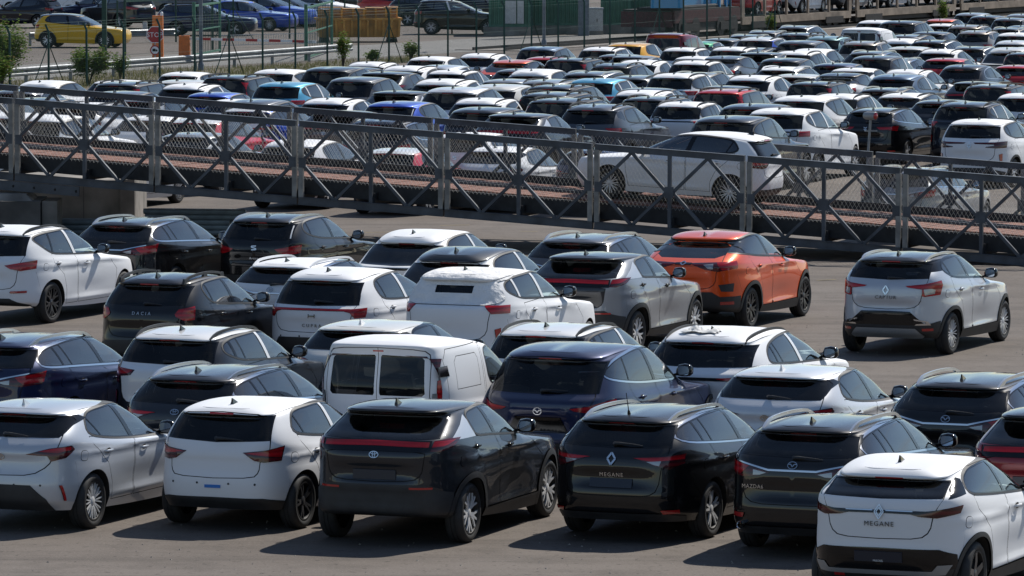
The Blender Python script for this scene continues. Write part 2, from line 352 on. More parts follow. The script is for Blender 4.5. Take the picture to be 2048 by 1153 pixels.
    # --- arches
    for xc in (0, wb):
        zc = m['wr']
        def arc(R, zz=None):
            a = np.linspace(-.62, PI+.62, 40); P = [(xc+R*math.cos(t), zc+R*math.sin(t)) for t in a]
            P = [p for p in P if p[1] > .21]
            p, v = sh.inv('s', P); D = np.stack([p, v], 1)
            e0, e1 = D[0].copy(), D[-1].copy(); e0[1] = -0.0; e1[1] = -0.0
            return np.vstack([[e0], D, [e1]])
        if m.get('clad'): reg('arch_trim' if xc == 0 else 'arch_trim2', arc(ar+m['clad']), raw=True)
        reg('hole', arc(ar), raw=True)
    # --- triangulate
    ph = np.concatenate([np.linspace(0, PI/2, 40), np.linspace(PI/2, PI, 26)[1:]]); vv = np.concatenate([np.linspace(0, 7, 31), np.linspace(7, 8, 7)[1:], np.linspace(8, 10, 7)[1:]])
    G = np.stack(np.meshgrid(ph, vv, indexing='ij'), -1).reshape(-1, 2)
    con = np.vstack([p for _, p in regions]); sc = np.array([SX, SY])
    inner = (G[:, 0] > 1e-4) & (G[:, 0] < PI-1e-4) & (G[:, 1] > 1e-4) & (G[:, 1] < 10-1e-4)
    cs = con*sc; keep = np.ones(len(G), bool)
    for i in range(0, len(G), 400):
        dd2 = ((G[i:i+400, None]*sc-cs[None])**2).sum(-1).min(1); keep[i:i+400] = dd2 > .014**2
    G = G[keep | ~inner]
    V = [tuple(p) for p in np.vstack([G*sc, cs])]; E = []; o = len(G)
    for _, p in regions:
        n = len(p); E += [(o+i, o+(i+1) % n) for i in range(n)]; o += n
    rv, re2, rf, *_ = mathutils.geometry.delaunay_2d_cdt([mathutils.Vector(p) for p in V], E, [], 0, 1e-5)
    D = np.array([(p[0]/SX, p[1]/SY) for p in rv]); T = np.array([t for t in rf if len(t) == 3])
    D[:, 0] = np.clip(D[:, 0], 0, PI); D[:, 1] = np.clip(D[:, 1], 0, 10)
    C = D[T].mean(1); lab = np.full(len(T), 'body', dtype='<U20')
    for nm, p in regions: lab[pip(C[:, 0], C[:, 1], p)] = nm
    XYZ = sh(D[:, 0], D[:, 1]); NR = sh.normal(D[:, 0], D[:, 1])
    # drop degenerate triangles, orient outward
    a, b, c = XYZ[T[:, 0]], XYZ[T[:, 1]], XYZ[T[:, 2]]; fn = np.cross(b-a, c-a); ok = np.linalg.norm(fn, axis=1) > 1e-9
    T, lab, fn = T[ok], lab[ok], fn[ok]; fl = (fn*NR[T].mean(1)).sum(1) < 0; T[fl] = T[fl][:, ::-1]
    # crumbs of tailgate cut off by lamps or glass belong to the body
    ix = np.where(lab == 'tailgate')[0]; par = {}
    def find(a):
        while par.setdefault(a, a) != a: a = par[a]
        return a
    for i in ix:
        a = find(T[i][0])
        for q in T[i][1:]: par[find(q)] = a
    roots = np.array([find(T[i][0]) for i in ix])
    if len(roots):
        u_, n_ = np.unique(roots, return_counts=True); lab[ix[roots != u_[n_.argmax()]]] = 'body'
    return sh, XYZ, NR, T, lab

def sub(XYZ, NR, T, off=0., wall=0.):
    u, inv = np.unique(T, return_inverse=True); t = inv.reshape(T.shape); v = XYZ[u]+NR[u]*off; n = NR[u]
    V, N, Fc = [v], [n], [tuple(x) for x in t]
    if wall:
        cnt = {}
        for f in t:
            for i in range(3):
                e = (f[i], f[(i+1) % 3]); cnt[tuple(sorted(e))] = None if tuple(sorted(e)) in cnt else e
        base = len(v); k = 0
        for e in cnt.values():
            if e is None: continue
            a, b = e; q = np.array([v[a], v[b], v[b]-n[b]*wall, v[a]-n[a]*wall])
            if abs(q[0][1]) < 1e-4 and abs(q[1][1]) < 1e-4: continue
            wn = np.cross(q[2]-q[1], q[0]-q[1]); wn = wn/(np.linalg.norm(wn)+1e-9)
            V.append(q); N.append(np.tile(wn, (4, 1))); Fc.append((base+k+3, base+k+2, base+k+1, base+k)); N[-1] = -N[-1]*-1
            k += 4
    return np.vstack(V), np.vstack(N), Fc

def mirror(g):
    v, n, f = g; k = np.array([1, -1, 1]); return v*k, n*k, [tuple(x[::-1]) for x in f]

def join(gs):
    V, N, Fc = [], [], []; o = 0
    for v, n, f in gs:
        V.append(v); N.append(n); Fc += [tuple(i+o for i in x) for x in f]; o += len(v)
    return np.vstack(V), np.vstack(N), Fc
# ---------------------------------------------------------------- small mesh helpers: geometry = (verts, normals or None, faces)
def gbox(x0, x1, y0, y1, z0, z1, tx=0., ty=0.):
    """box, top inset by tx, ty"""
    v = [(x0, y0, z0), (x1, y0, z0), (x1, y1, z0), (x0, y1, z0), (x0+tx, y0+ty, z1), (x1-tx, y0+ty, z1), (x1-tx, y1-ty, z1), (x0+tx, y1-ty, z1)]
    return np.array(v, float), None, [(3, 2, 1, 0), (4, 5, 6, 7), (0, 1, 5, 4), (1, 2, 6, 5), (2, 3, 7, 6), (3, 0, 4, 7)]
def gbar(a, b, w, h, up=(0, 0, 1)):
    """rectangular bar from a to b, w across, h along up"""
    a, b, up = np.array(a, float), np.array(b, float), np.array(up, float); d = b-a; d /= np.linalg.norm(d)
    s = np.cross(d, up); s /= np.linalg.norm(s); u = np.cross(s, d)
    v = [p+s*w/2*i+u*h/2*j for p in (a, b) for i, j in ((-1, -1), (1, -1), (1, 1), (-1, 1))]
    return np.array(v), None, [(0, 1, 2, 3), (7, 6, 5, 4), (0, 4, 5, 1), (1, 5, 6, 2), (2, 6, 7, 3), (3, 7, 4, 0)]
def gtube(path, r, k=6, cap=True):
    path = np.array(path, float); n = len(path); r = np.broadcast_to(np.asarray(r, float), (n,)); V, Fc = [], []
    up = np.array([0, 0, 1.])
    for i in range(n):
        t = path[min(i+1, n-1)]-path[max(i-1, 0)]; t /= np.linalg.norm(t)+1e-12
        u = up if abs(t[2]) < .9 else np.array([1., 0, 0]); s = np.cross(t, u); s /= np.linalg.norm(s); w = np.cross(s, t)
        V += [path[i]+r[i]*(s*math.cos(a)+w*math.sin(a)) for a in np.arange(k)*2*PI/k]
    for i in range(n-1):
        for j in range(k): Fc.append((i*k+j, i*k+(j+1) % k, (i+1)*k+(j+1) % k, (i+1)*k+j))
    if cap: Fc += [tuple(range(k))[::-1], tuple((n-1)*k+j for j in range(k))]
    return np.array(V), None, Fc
def glathe(prof, k=24, axis='y'):
    """profile of (radius, along) turned about the axis"""
    V, Fc = [], []; n = len(prof)
    for j in range(k):
        a = j*2*PI/k
        for r, t in prof:
            V.append((r*math.cos(a), t, r*math.sin(a)) if axis == 'y' else (r*math.cos(a), r*math.sin(a), t))
    for j in range(k):
        for i in range(n-1):
            f = (j*n+i, j*n+i+1, ((j+1) % k)*n+i+1, ((j+1) % k)*n+i); Fc.append(f if axis == 'y' else f[::-1])
    return np.array(V), None, Fc
def gsection(secs, cap=True):
    """loft through closed sections of equal count"""
    k = len(secs[0]); V = np.vstack(secs); Fc = []
    for i in range(len(secs)-1):
        for j in range(k): Fc.append((i*k+j, i*k+(j+1) % k, (i+1)*k+(j+1) % k, (i+1)*k+j))
    if cap: Fc += [tuple(range(k))[::-1], tuple((len(secs)-1)*k+j for j in range(k))]
    return V, None, Fc
def gprism(poly, d, frame=None):
    """2d polygon extruded by d; frame = (origin, ex, ey, ez)"""
    o, ex, ey, ez = frame or ((0, 0, 0), (1, 0, 0), (0, 1, 0), (0, 0, 1)); o, ex, ey, ez = map(lambda q: np.array(q, float), (o, ex, ey, ez)); n = len(poly)
    v = [o+ex*p[0]+ey*p[1] for p in poly]+[o+ex*p[0]+ey*p[1]+ez*d for p in poly]
    return np.array(v), None, [tuple(range(n))[::-1], tuple(range(n, 2*n))]+[(i, (i+1) % n, n+(i+1) % n, n+i) for i in range(n)]
def gmove(g, d): return g[0]+np.array(d, float), g[1], g[2]
def grot(g, M): return g[0]@np.array(M, float).T, None if g[1] is None else g[1]@np.array(M, float).T, g[2]
def rotz(a): c, s = math.cos(a), math.sin(a); return [[c, -s, 0], [s, c, 0], [0, 0, 1]]
def roty(a): c, s = math.cos(a), math.sin(a); return [[c, 0, s], [0, 1, 0], [-s, 0, c]]
def gjoin(gs):
    V, Fc, o = [], [], 0
    for v, _, f in gs:
        V.append(v); Fc += [tuple(i+o for i in x) for x in f]; o += len(v)
    return np.vstack(V), None, Fc
def gmirror(g): return g[0]*np.array([1, -1, 1]), None if g[1] is None else g[1]*np.array([1, -1, 1]), [tuple(x[::-1]) for x in g[2]]

def mesh(name, g, mats, idx=None, ang=.6):
    v, n, f = g
    me = bpy.data.meshes.new(name); me.from_pydata([tuple(p) for p in v], [], [list(map(int, x)) for x in f]); me.update()
    for m in mats: me.materials.append(MAT[m] if isinstance(m, str) else m)
    me.polygons.foreach_set('use_smooth', [True]*len(me.polygons))
    if idx is not None: me.polygons.foreach_set('material_index', list(map(int, idx)))
    if n is not None:
        me.normals_split_custom_set_from_vertices([tuple(p) for p in n])
    else: me.set_sharp_from_angle(angle=ang)
    return me

# ---------------------------------------------------------------- wheels
def wheel_parts(R, style):
    rr = R-.092       # rim radius
    w = .105
    tyre = glathe([(rr-.012, -w+.02), (rr+.012, -w+.002), (rr+.045, -w-.006), (R-.03, -w+.002), (R-.008, -w+.022), (R, -w+.05), (R, -.03), (R-.007, -.028), (R-.007, -.018), (R, -.016), (R, .016), (R-.007, .018), (R-.007, .028), (R, .03), (R, w-.05), (R-.008, w-.022), (R-.03, w-.002), (rr+.03, w), (rr-.012, w-.02)], 36)
    rim = glathe([(rr-.012, -w+.018), (rr-.002, -w+.004), (rr-.02, -w+.006), (rr-.03, -w+.03), (rr-.03, w-.02)], 36)
    gs = [glathe([(rr-.012, -w+.018), (rr-.002, -w+.004), (rr-.018, -w+.006), (rr-.022, -w+.016)], 36)]
    def spoke(a0, r0, r1, w0, w1, y0, y1, th=.02, a1=None):
        a1 = a0 if a1 is None else a1
        def pt(r, a, off, y): return (r*math.cos(a)-off*math.sin(a), y, r*math.sin(a)+off*math.cos(a))
        s = [np.array([pt(r, a, -ww/2, y), pt(r, a, ww/2, y), pt(r, a, ww/2*.8, y+th), pt(r, a, -ww/2*.8, y+th)]) for r, a, ww, y in ((r0, a0, w0, y0), ((r0+r1)/2, (a0+a1)/2, (w0+w1)/2, (y0+y1)/2-.006), (r1, a1, w1, y1))]
        v, _, f = gsection(s); return v, None, [x[::-1] for x in f]
    yh, yr = -w+.028, -w+.012
    if style == 'multi':
        for i in range(10): gs.append(spoke(i*PI/5-.09, .05, rr-.02, .015, .013, yh, yr, a1=i*PI/5-.14)); gs.append(spoke(i*PI/5+.09, .05, rr-.02, .015, .013, yh, yr, a1=i*PI/5+.14))
    elif style == 'double':
        for i in range(5):
            a = i*2*PI/5; gs += [spoke(a-.14, .045, rr-.018, .03, .024, yh, yr, a1=a-.17), spoke(a+.14, .045, rr-.018, .03, .024, yh, yr, a1=a+.17)]
    elif style == 'star':
        for i in range(5):
            a = i*2*PI/5; gs += [spoke(a, .04, rr-.018, .038, .024, yh, yr), spoke(a+.1, .05, rr-.018, .03, .024, yh, yr, a1=a+.42), spoke(a-.1, .05, rr-.018, .03, .024, yh, yr, a1=a-.42)]
    else:
        for i in range(5):
            a = i*2*PI/5; gs.append(spoke(a, .04, rr-.018, .085, .06, yh, yr))
    gs.append(glathe([(0, yh-.006), (.045, yh-.006), (.06, yh+.004), (.065, yh+.03)], 20))
    hub = glathe([(rr-.022, -w+.017), (rr-.03, -w+.03), (rr-.03, .0), (.15, .004), (.15, -.02), (.06, -.02), (0, -.02)], 30); hub = gjoin([rim, hub]); hub0 = glathe([(0.0, -.02), (.06, -.02), (.15, -.018), (.155, .01), (rr-.034, .012), (rr-.034, .03), (0, .03)], 24)
    return {'wheel': hub, 'tyre': tyre, 'rim': gjoin(gs)}
WHEELS = {}
def wheel_mesh(R, style, tone):
    k = (round(R, 3), style, tone)
    if k not in WHEELS:
        p = wheel_parts(R, style)
        WHEELS[k] = (mesh('wheel_hub', p['wheel'], ['brake']), mesh('tyre', p['tyre'], ['rubber'], ang=.9), mesh('rim', p['rim'], [tone]),
                     mesh('wheel', gjoin([p['tyre'], p['rim'], p['wheel']]), ['rubber', tone, 'brake'], [0]*len(p['tyre'][2])+[1]*len(p['rim'][2])+[2]*len(p['wheel'][2])))
    return WHEELS[k]

# ---------------------------------------------------------------- badges and lettering (drawn in a plane: x right, y up)
def ring2(rx, ry, t, cx=0, cy=0, n=28):
    a = np.arange(n)*2*PI/n
    o = [(cx+rx*math.cos(k), cy+ry*math.sin(k)) for k in a]; i = [(cx+(rx-t)*math.cos(k), cy+(ry-t)*math.sin(k)) for k in a]
    V = [(*p, 0) for p in o]+[(*p, 0) for p in i]+[(*p, .006) for p in o]+[(*p, .006) for p in i]; F_ = []
    for k in range(n):
        q = (k+1) % n; F_ += [(2*n+k, 2*n+q, 3*n+q, 3*n+k), (k, q, 2*n+q, 2*n+k), (n+q, n+k, 3*n+k, 3*n+q)]
    return np.array(V, float), None, F_
def poly2(pts, d=.006): return gprism(pts, d)
def stroke2(pts, t, closed=False):
    P = [np.array(p, float) for p in pts]; gs = []
    for a, b in zip(P, P[1:]+([P[0]] if closed else [])): 
        if np.hypot(*(b-a)) > 1e-6: gs.append(gbar((*a, .003), (*b, .003), t, .006))
    return gs
def badge_geo(kind):
    if kind == 'ovals': return gjoin([ring2(.058, .040, .008), ring2(.018, .038, .007), ring2(.040, .017, .007, 0, .018)])
    if kind == 'wing': return gjoin([ring2(.058, .046, .007)]+stroke2([(-.05, .012), (-.022, .014), (0, -.016), (.022, .014), (.05, .012)], .010))
    if kind == 'diamond': return gjoin(stroke2([(0, .07), (.048, 0), (0, -.07), (-.048, 0)], .022, True))
    if kind == 'diamond2': return gjoin(stroke2([(0, .075), (.05, 0), (0, -.075), (-.05, 0)], .009, True)+stroke2([(0, .045), (.03, 0), (0, -.045), (-.03, 0)], .009, True))
    if kind == 'ess': return gjoin(stroke2([(.045, .035), (-.045, .03), (-.045, .012), (.045, -.012), (.045, -.03), (-.045, -.035)], .017))
    if kind == 'tri': return gjoin(stroke2([(-.045, .05), (0, .02), (.045, .05)], .014)+stroke2([(0, .02), (0, -.05)], .014)+stroke2([(-.04, 0), (0, -.05), (.04, 0)], .012))
    if kind == 'disc': return gjoin([ring2(.05, .05, .008), poly2([(.02*math.cos(a), .02*math.sin(a)) for a in np.arange(8)*PI/4])])
    if kind == 'bars': return gjoin(stroke2([(-.05, .0), (.05, .0)], .02)+stroke2([(-.05, .03), (-.05, -.03)], .012)+stroke2([(.05, .03), (.05, -.03)], .012))
TXT = {}
def text_geo(s, h, sp=1.0):
    k = (s, h, sp)
    if k not in TXT:
        c = bpy.data.curves.new('lettering', 'FONT'); c.body = s; c.size = h*1.4; c.align_x = 'CENTER'; c.extrude = .003; c.space_character = sp; c.resolution_u = 2
        o = bpy.data.objects.new('lettering', c); bpy.context.scene.collection.objects.link(o)
        dg = bpy.context.evaluated_depsgraph_get(); me = bpy.data.meshes.new_from_object(o.evaluated_get(dg))
        v = np.array([tuple(p.co) for p in me.vertices]) if len(me.vertices) else np.zeros((3, 3)); f = [tuple(p.vertices) for p in me.polygons]
        bpy.data.objects.remove(o); bpy.data.meshes.remove(me); bpy.data.curves.remove(c)
        v = v-np.array([0, h/2, 0]); TXT[k] = (v, None, f)
    return TXT[k]

# ---------------------------------------------------------------- one car model
SHELLPARTS = {  # region -> (part name, role, offset, wall, centre?, parent)
    'body': ('body', 'paint', 0, 0, True, None), 'roof': ('roof', 'roof', .001, 0, True, None), 'gap': ('panel_gap', 'gap', -.007, 0, True, 'body'),
    'door_front': ('door', 'paint', 0, 0, False, None), 'door_rear': ('door', 'paint', 0, 0, False, None), 'side_panel': ('side_panel', 'paint', 0, 0, False, None),
    'window_trim': ('window_trim', 'trim', .004, .004, False, None), 'pillar': ('window_frame', 'gloss', .001, 0, False, None),
    'c_pillar': ('pillar_panel', 'film', .003, .003, False, None), 'b_pillar': ('door_pillar', 'bp', .003, .003, False, None), 'pillar_paint': ('rear_pillar', 'cpil', .003, .003, False, None),
    'window_front': ('window', 'glass_clear', -.003, 0, False, 'door_front'), 'window_rear': ('window', 'glass_tint', -.003, 0, False, 'door_rear'), 'window_vent': ('window', 'glass_tint', -.003, 0, False, 'door_rear'),
    'window_quarter': ('quarter_window', 'glass_tint', -.003, 0, False, None),
    'tailgate': ('tailgate', 'tailgate', 0, 0, True, None), 'rear_window': ('rear_window', 'glass_rear', -.002, 0, True, 'tailgate'), 'rear_frame': ('rear_window_frame', 'gloss', .002, .002, True, 'tailgate'),
    'panel_black': ('tailgate_panel', 'gloss', .002, .002, True, 'tailgate'),
    'rear_film': ('film', 'film', .006, .006, True, None), 'spoiler_paint': ('spoiler', 'roof', .002, 0, True, None),
    'bumper_low': ('bumper', 'plastic', .010, .010, True, None), 'bumper_gloss': ('bumper_panel', 'gloss', .012, .012, True, None), 'skid': ('skid_plate', 'skid', .022, .022, True, None),
    'sill_trim': ('sill_trim', 'plastic', .012, .012, False, None), 'arch_trim': ('arch_trim', 'plastic', .014, .014, False, None),
    'arch_trim2': ('arch_trim', 'plastic', .014, .014, False, None), 'cover': ('protective_cover', 'covercloth', .012, .012, True, None),
    'lamp': ('taillight', 'lamp', .010, .012, False, None), 'lamp_dark': ('taillight_housing', 'lampdark', .008, .010, False, None), 'lamp_bar': ('light_bar', 'lamp', .010, .012, True, 'tailgate'),
    'lamp_bar_dark': ('light_bar', 'gloss', .007, .009, True, 'tailgate'), 'lamp_clear': ('reversing_light', 'lampclear', .012, .012, False, None),
    'reflector': ('reflector', 'reflector', .014, .014, False, None), 'chrome_bar': ('chrome_strip', 'chrome', .016, .016, True, 'tailgate'), 'brake_light': ('high_brake_light', 'reflector', .004, .004, True, None),
    'handle_recess': ('fuel_flap', 'paint', .002, .002, False, None), 'windscreen': ('windscreen', 'glass_clear', -.003, 0, True, None), 'vent': ('bumper_vent', 'plastic', .004, 0, False, None)}

def rear_frame(sh, y, z, lift=0.):
    """point on the rear plus axes: right (-y), up along the surface, outward"""
    p, v = sh.inv('r', [(abs(y), z)]); P = sh(p, v)[0]; n = sh.normal(p, v)[0]
    if y < 0: P = P*np.array([1, -1, 1]); n = n*np.array([1, -1, 1])
    ex = np.array([0, -1., 0]); ex = ex-n*(ex@n); ex /= np.linalg.norm(ex); ey = np.cross(n, ex)
    return P+n*lift, ex, ey, n
def place(g, fr):
    o, ex, ey, n = fr; return o+g[0][:, :1]*ex+g[0][:, 1:2]*ey+g[0][:, 2:3]*n, None, g[2]
def side_pt(sh, x, z):
    p, v = sh.inv('s', [(x, z)]); return sh(p, v)[0]*np.array([1, -1, 1]), sh.normal(p, v)[0]*np.array([1, -1, 1])

def make_model(key, m):
    sh, X, NR, T, lab = build_shell(m); P = []   # parts: key, name, geo, role, parent key, loc, near_only
    wb, W, H, wr = m['wb'], m['W'], m['H'], m['wr']
    def add(k, name, g, role, parent=None, ang=.6, near=False): P.append(dict(k=k, name=name, g=g, role=role, parent=parent, near=near, ang=ang))
    for r in SHELLPARTS:
        t = T[lab == r]
        if not len(t): continue
        nm, role, off, wall, ctr, par = SHELLPARTS[r]
        if r == 'roof' and m.get('roofpart'): role = 'roof'
        g = sub(X, NR, t, off, wall)
        if ctr: add(r, nm, join([g, mirror(g)]), role, par)
        else:
            add(r+'_L', nm, g, role, par+'_L' if par and par+'_L' in [q['k'] for q in P] else None); add(r+'_R', nm, mirror(g), role, par+'_R' if par and par+'_R' in [q['k'] for q in P] else None)
    # floor pan, arch liners
    ph = np.linspace(0, PI, 40); lo = sh(ph, np.zeros(40)); lo[:, 1] *= .97
    poly = np.vstack([lo, (lo*np.array([1, -1, 1]))[::-1][1:-1]]); n = len(poly); up = poly.copy(); up[:, 2] += .06
    gs = [(np.vstack([poly, up]), None, [tuple(range(n)), tuple(range(2*n-1, n-1, -1))]+[(i, n+i, n+(i+1) % n, (i+1) % n) for i in range(n)])]
    ar = m.get('ar', wr+.045)
    for xc in (0, wb):
        a = np.linspace(-.3, PI+.3, 20); q = [(xc+ar*math.cos(t), max(wr+ar*math.sin(t), .22)) for t in a]; o = sh(*sh.inv('s', q)); o[:, 1] -= .006
        for s_ in (-1, 1):
            oo = o*np.array([1, s_, 1]); i = oo.copy(); i[:, 1] = s_*(W-.36)
            gs.append((np.vstack([oo, i]), None, [(j, j+1, 20+j+1, 20+j) for j in range(19)]+[tuple(range(20, 40))]))
    add('underbody', 'underbody', gjoin(gs), 'liner')
    # cabin: lining, floor, dash, seats
    sel = np.isin(lab, ['body', 'roof', 'door_front', 'door_rear', 'gap', 'pillar', 'b_pillar', 'c_pillar', 'pillar_paint', 'window_trim', 'tailgate', 'spoiler_paint', 'rear_film', 'rear_frame'])
    zc = X[T].mean(1)[:, 2]; sel &= (zc > .62) & (X[T].mean(1)[:, 0] < m['cowl']+.05)
    v, n_, f = sub(X, NR, T[sel], -.03); g = (v, -n_, [x[::-1] for x in f]); gl = join([g, mirror(g)])
    add('cabin', 'cabin_lining', (gl[0], None, gl[2]), 'lining')
    zf = .42; xb = m.get('xbench', .45)
    def seat(x, y, w, hr=True):
        zt = H-.62
        c = gjoin([gbox(x, x+.5, y-w, y+w, zf-.05, zf+.13, .03, .03), grot(gbox(-.07, .07, -w, w, 0, .58, .02, .05), roty(-.28))])
        b = gmove(grot(gbox(-.065, .065, -w, w, 0, .60, .015, .06), roty(-.26)), (x+.02, y, zf+.08)); gs = [gbox(x, x+.5, y-w, y+w, zf-.05, zf+.13, .03, .03), b]
        for hy in ([y] if w < .35 else [y-.36, y+.36]):
            gs.append(gmove(grot(gjoin([gbox(-.045, .045, -.12, .12, .64, .80, .01, .03), gbox(-.01, .01, -.05, -.035, .55, .65), gbox(-.01, .01, .035, .05, .55, .65)]), roty(-.22)), (x+.0, hy, zf+.06)))
        return gjoin(gs)
    add('seat1', 'seat', seat(m['cowl']-1.12, -.36, .24), 'seat', near=True); add('seat2', 'seat', seat(m['cowl']-1.12, .36, .24), 'seat', near=True); add('bench', 'rear_seat', seat(xb-.22, 0, .56), 'seat', near=True)
    dash = [gbox(m['cowl']-.62, m['cowl']-.02, -W+.14, W-.14, zf, m['belt'][2]-.03, .1, .02), gbox(xb-.3, m['cowl']-.1, -W+.12, W-.12, zf-.1, zf-.04)]
    wl = [(m['cowl']-.70+.03*math.sin(a), .36+.18*math.cos(a), .80+.17*math.sin(a)) for a in np.linspace(0, 2*PI, 17)]; dash.append(gtube(wl, .014, 5, False))
    add('dash', 'dashboard', gjoin(dash), 'lining', near=True)
    # mirrors
    if not m.get('nomirror'):
        xm, zm = m.get('mir', (max(p[0] for p in m['dlo'])-.16, m['belt'][2]+.08)); pm, _ = side_pt(sh, xm, zm-.05); y = pm[1]
        secs = []
        for yy, hx, hz, dx, dz in ((y-.03, .035, .04, .03, -.03), (y-.07, .075, .075, .02, 0), (y-.15, .09, .085, .01, .005), (y-.22, .08, .075, 0, .005), (y-.25, .05, .045, 0, .002)):
            a = np.arange(12)*PI/6
            secs.append(np.array([(xm+dx+(hx if math.cos(q) > 0 else hx*.75)*np.sign(math.cos(q))*abs(math.cos(q))**.6, yy, zm+dz+hz*np.sign(math.sin(q))*abs(math.sin(q))**.7) for q in a]))
        g = gsection(secs); arm = gbar((xm+.03, y+.03, zm-.07), (xm+.02, y-.08, zm-.04), .06, .03); g = gjoin([g, arm])
        a = np.arange(14)*2*PI/14; gm = gprism([(.075*np.sign(math.cos(q))*abs(math.cos(q))**.6, .058*np.sign(math.sin(q))*abs(math.sin(q))**.6) for q in a], .006, ((xm-.062, y-.155, zm+.004), (0, -1, 0), (0, 0, 1), (-1, 0, 0)))
        for sd, fn in (('R', lambda q: q), ('L', gmirror)):
            add('mirror_'+sd, 'mirror', fn(g), 'mirror', ang=1.); add('mirrorglass_'+sd, 'mirror_glass', fn(gm), 'mirrorglass', 'mirror_'+sd)
    # handles
    for k, (hx, hz) in enumerate(m.get('handles', ())):
        p, n = side_pt(sh, hx, hz); ez = np.array([0, 0, 1.]); ex = np.array([1., 0, 0]); o = p+n*.028
        bar = gsection([np.array([o+ex*q+ez*(.016*math.cos(a)*s_)+n*(.010*math.sin(a))-n*d for a in np.arange(6)*PI/3]) for q, s_, d in ((-.10, .5, .03), (-.08, .9, .006), (0, 1.1, 0), (.07, .9, .004), (.095, .5, .03))])
        cup = gprism([(.055*math.cos(a), .032*math.sin(a)) for a in np.arange(14)*2*PI/14], .004, (p+n*.0005, ex, np.cross(n, ex), n))
        par = 'door_rear' if k == 0 else 'door_front'
        for sd, fn in (('R', lambda q: q), ('L', gmirror)):
            add(f'handle{k}_{sd}', 'handle', fn(bar), m.get('handle_role', 'paint'), f'{par}_{sd}', ang=1.2, near=True); add(f'cup{k}_{sd}', 'handle_recess', fn(cup), 'gap', f'{par}_{sd}', near=True)
    # rails
    if m.get('rails'):
        x0, x1, rv, hh = m['rails'][1:]; pts = []
        xs = np.linspace(x0, x1, 15); pp, vv = sh.inv('t', [(x, m.get('raily', m['wt']-.11)*(1-.05*((x-(x0+x1)/2)/(x1-x0)*2)**2)) for x in xs]); Q = sh(pp, vv); secs = []
        for i, q in enumerate(Q):
            t = i/14; lift = hh*min(1, 4.2*t*(1-t)/.55)**.8; b = q*np.array([1, -1, 1])
            th = .036 if 0 < i < 14 else .03; wd = .017
            zt = b[2]+lift+.006; zb = max(b[2]-.012, zt-th) if .09 < t < .91 else b[2]-.02
            secs.append(np.array([(b[0], b[1]-wd, zb), (b[0], b[1]+wd, zb), (b[0], b[1]+wd*.8, zt), (b[0], b[1]-wd*.8, zt)]))
        g = gsection(secs)
        if m['rails'][0] == 'feet':
            g = gjoin([g]+[gbox(Q[i][0]-.07, Q[i][0]+.07, -Q[i][1]-.02, -Q[i][1]+.02, Q[i][2]-.02, Q[i][2]+hh, .02, .004) for i in (1, 7, 13)])
        add('rail_R', 'roof_rail', g, 'rail'); add('rail_L', 'roof_rail', gmirror(g), 'rail')
    # antenna
    if m.get('fin'):
        fx = m['fin'][1]; pz = sh(*sh.inv('t', [(fx, 0.001)]))[0][2]
        if m['fin'][0] == 'fin': g = gsection([np.array([(fx-.055, -.022, pz-.01), (fx-.055, .022, pz-.01), (fx+.13, .012, pz-.005), (fx+.13, -.012, pz-.005)]), np.array([(fx-.045, -.012, pz+.035), (fx-.045, .012, pz+.035), (fx+.05, .006, pz+.03), (fx+.05, -.006, pz+.03)]), np.array([(fx-.05, -.006, pz+.068), (fx-.05, .006, pz+.068), (fx-.022, .003, pz+.062), (fx-.022, -.003, pz+.062)])])
        else: g = gjoin([glathe([(0, 0), (.022, 0), (.016, .03), (.006, .05), (0.0045, .26), (0, .265)], 8, 'z')]); g = (grot(g, roty(-.35))[0]+np.array([fx, 0, pz]), None, g[2])
        add('fin', 'antenna', g, 'fin')
    # wiper
    if m.get('wiper'):
        (y0, z0, y1, z1) = m['wiper']; fr = rear_frame(sh, y0, z0, .02); fe = rear_frame(sh, y1, z1, .016); d = fe[0]-fr[0]
        pts = [fr[0]+d*t+fr[3]*(.012*math.sin(PI*t)) for t in np.linspace(0, 1, 7)]; g = gjoin([gtube(pts, [.02, .02, .014, .011, .009, .008, .005], 6), gtube([fr[0]-fr[3]*.03, fr[0]+fr[3]*.012], .024, 8)])
        add('wiper', 'rear_wiper', g, 'plastic', 'tailgate', ang=1.)
    # plate, badge, lettering
    if m.get('plate'):
        fr = rear_frame(sh, 0, m['plate'], .012); a = .26; b = .056
        g = place(gbox(-a, a, -b, b, 0, .008, .003, .003), fr); add('plate', 'plate_holder', g, 'plate', 'tailgate' if m['plate'] > m['tailgate'][0][1] else None)
        if m.get('platetxt'): add('platetxt', 'plate_lettering', place(gmove(text_geo(m['platetxt'], .02), (0, -.04, .0085)), fr), 'white', 'plate', near=True)
    if m.get('badge'):
        kd, z = m['badge'][:2]; gg = badge_geo(kd)
        add('badge', 'badge', place(gg, rear_frame(sh, 0, z, m['badge'][2] if len(m['badge']) > 2 else .006)), m.get('badge_role', 'chrome'), 'tailgate')
    for i, (s, y, z, h, sp, role) in enumerate(m.get('texts', ())):
        fr = rear_frame(sh, y, z, .013); add(f'text{i}', 'lettering', place(text_geo(s, h, sp), fr), role, 'tailgate', near=True)
    if m.get('exhaust'):
        for sd in (-1, 1): add(f'exh{sd}', 'exhaust_tip', gmove(glathe([(.03, -.05), (.038, -.06), (.042, -.05), (.042, .06)], 14), (0, 0, 0)), 'chrome')
        for q in P[-2:]: q['g'] = (q['g'][0]@np.array([[0, 1, 0], [1, 0, 0], [0, 0, 1]])+np.array([-m['ro']+.06, (-1 if q['k'] == 'exh-1' else 1)*m['exhaust'][0], m['exhaust'][1]]), None, [x[::-1] for x in q['g'][2]])
    for e in m.get('extra', ()): e(sh, add)
    # meshes
    names = {}
    near = []
    gp = [q for q in P if q['k'] == 'gap'][0]
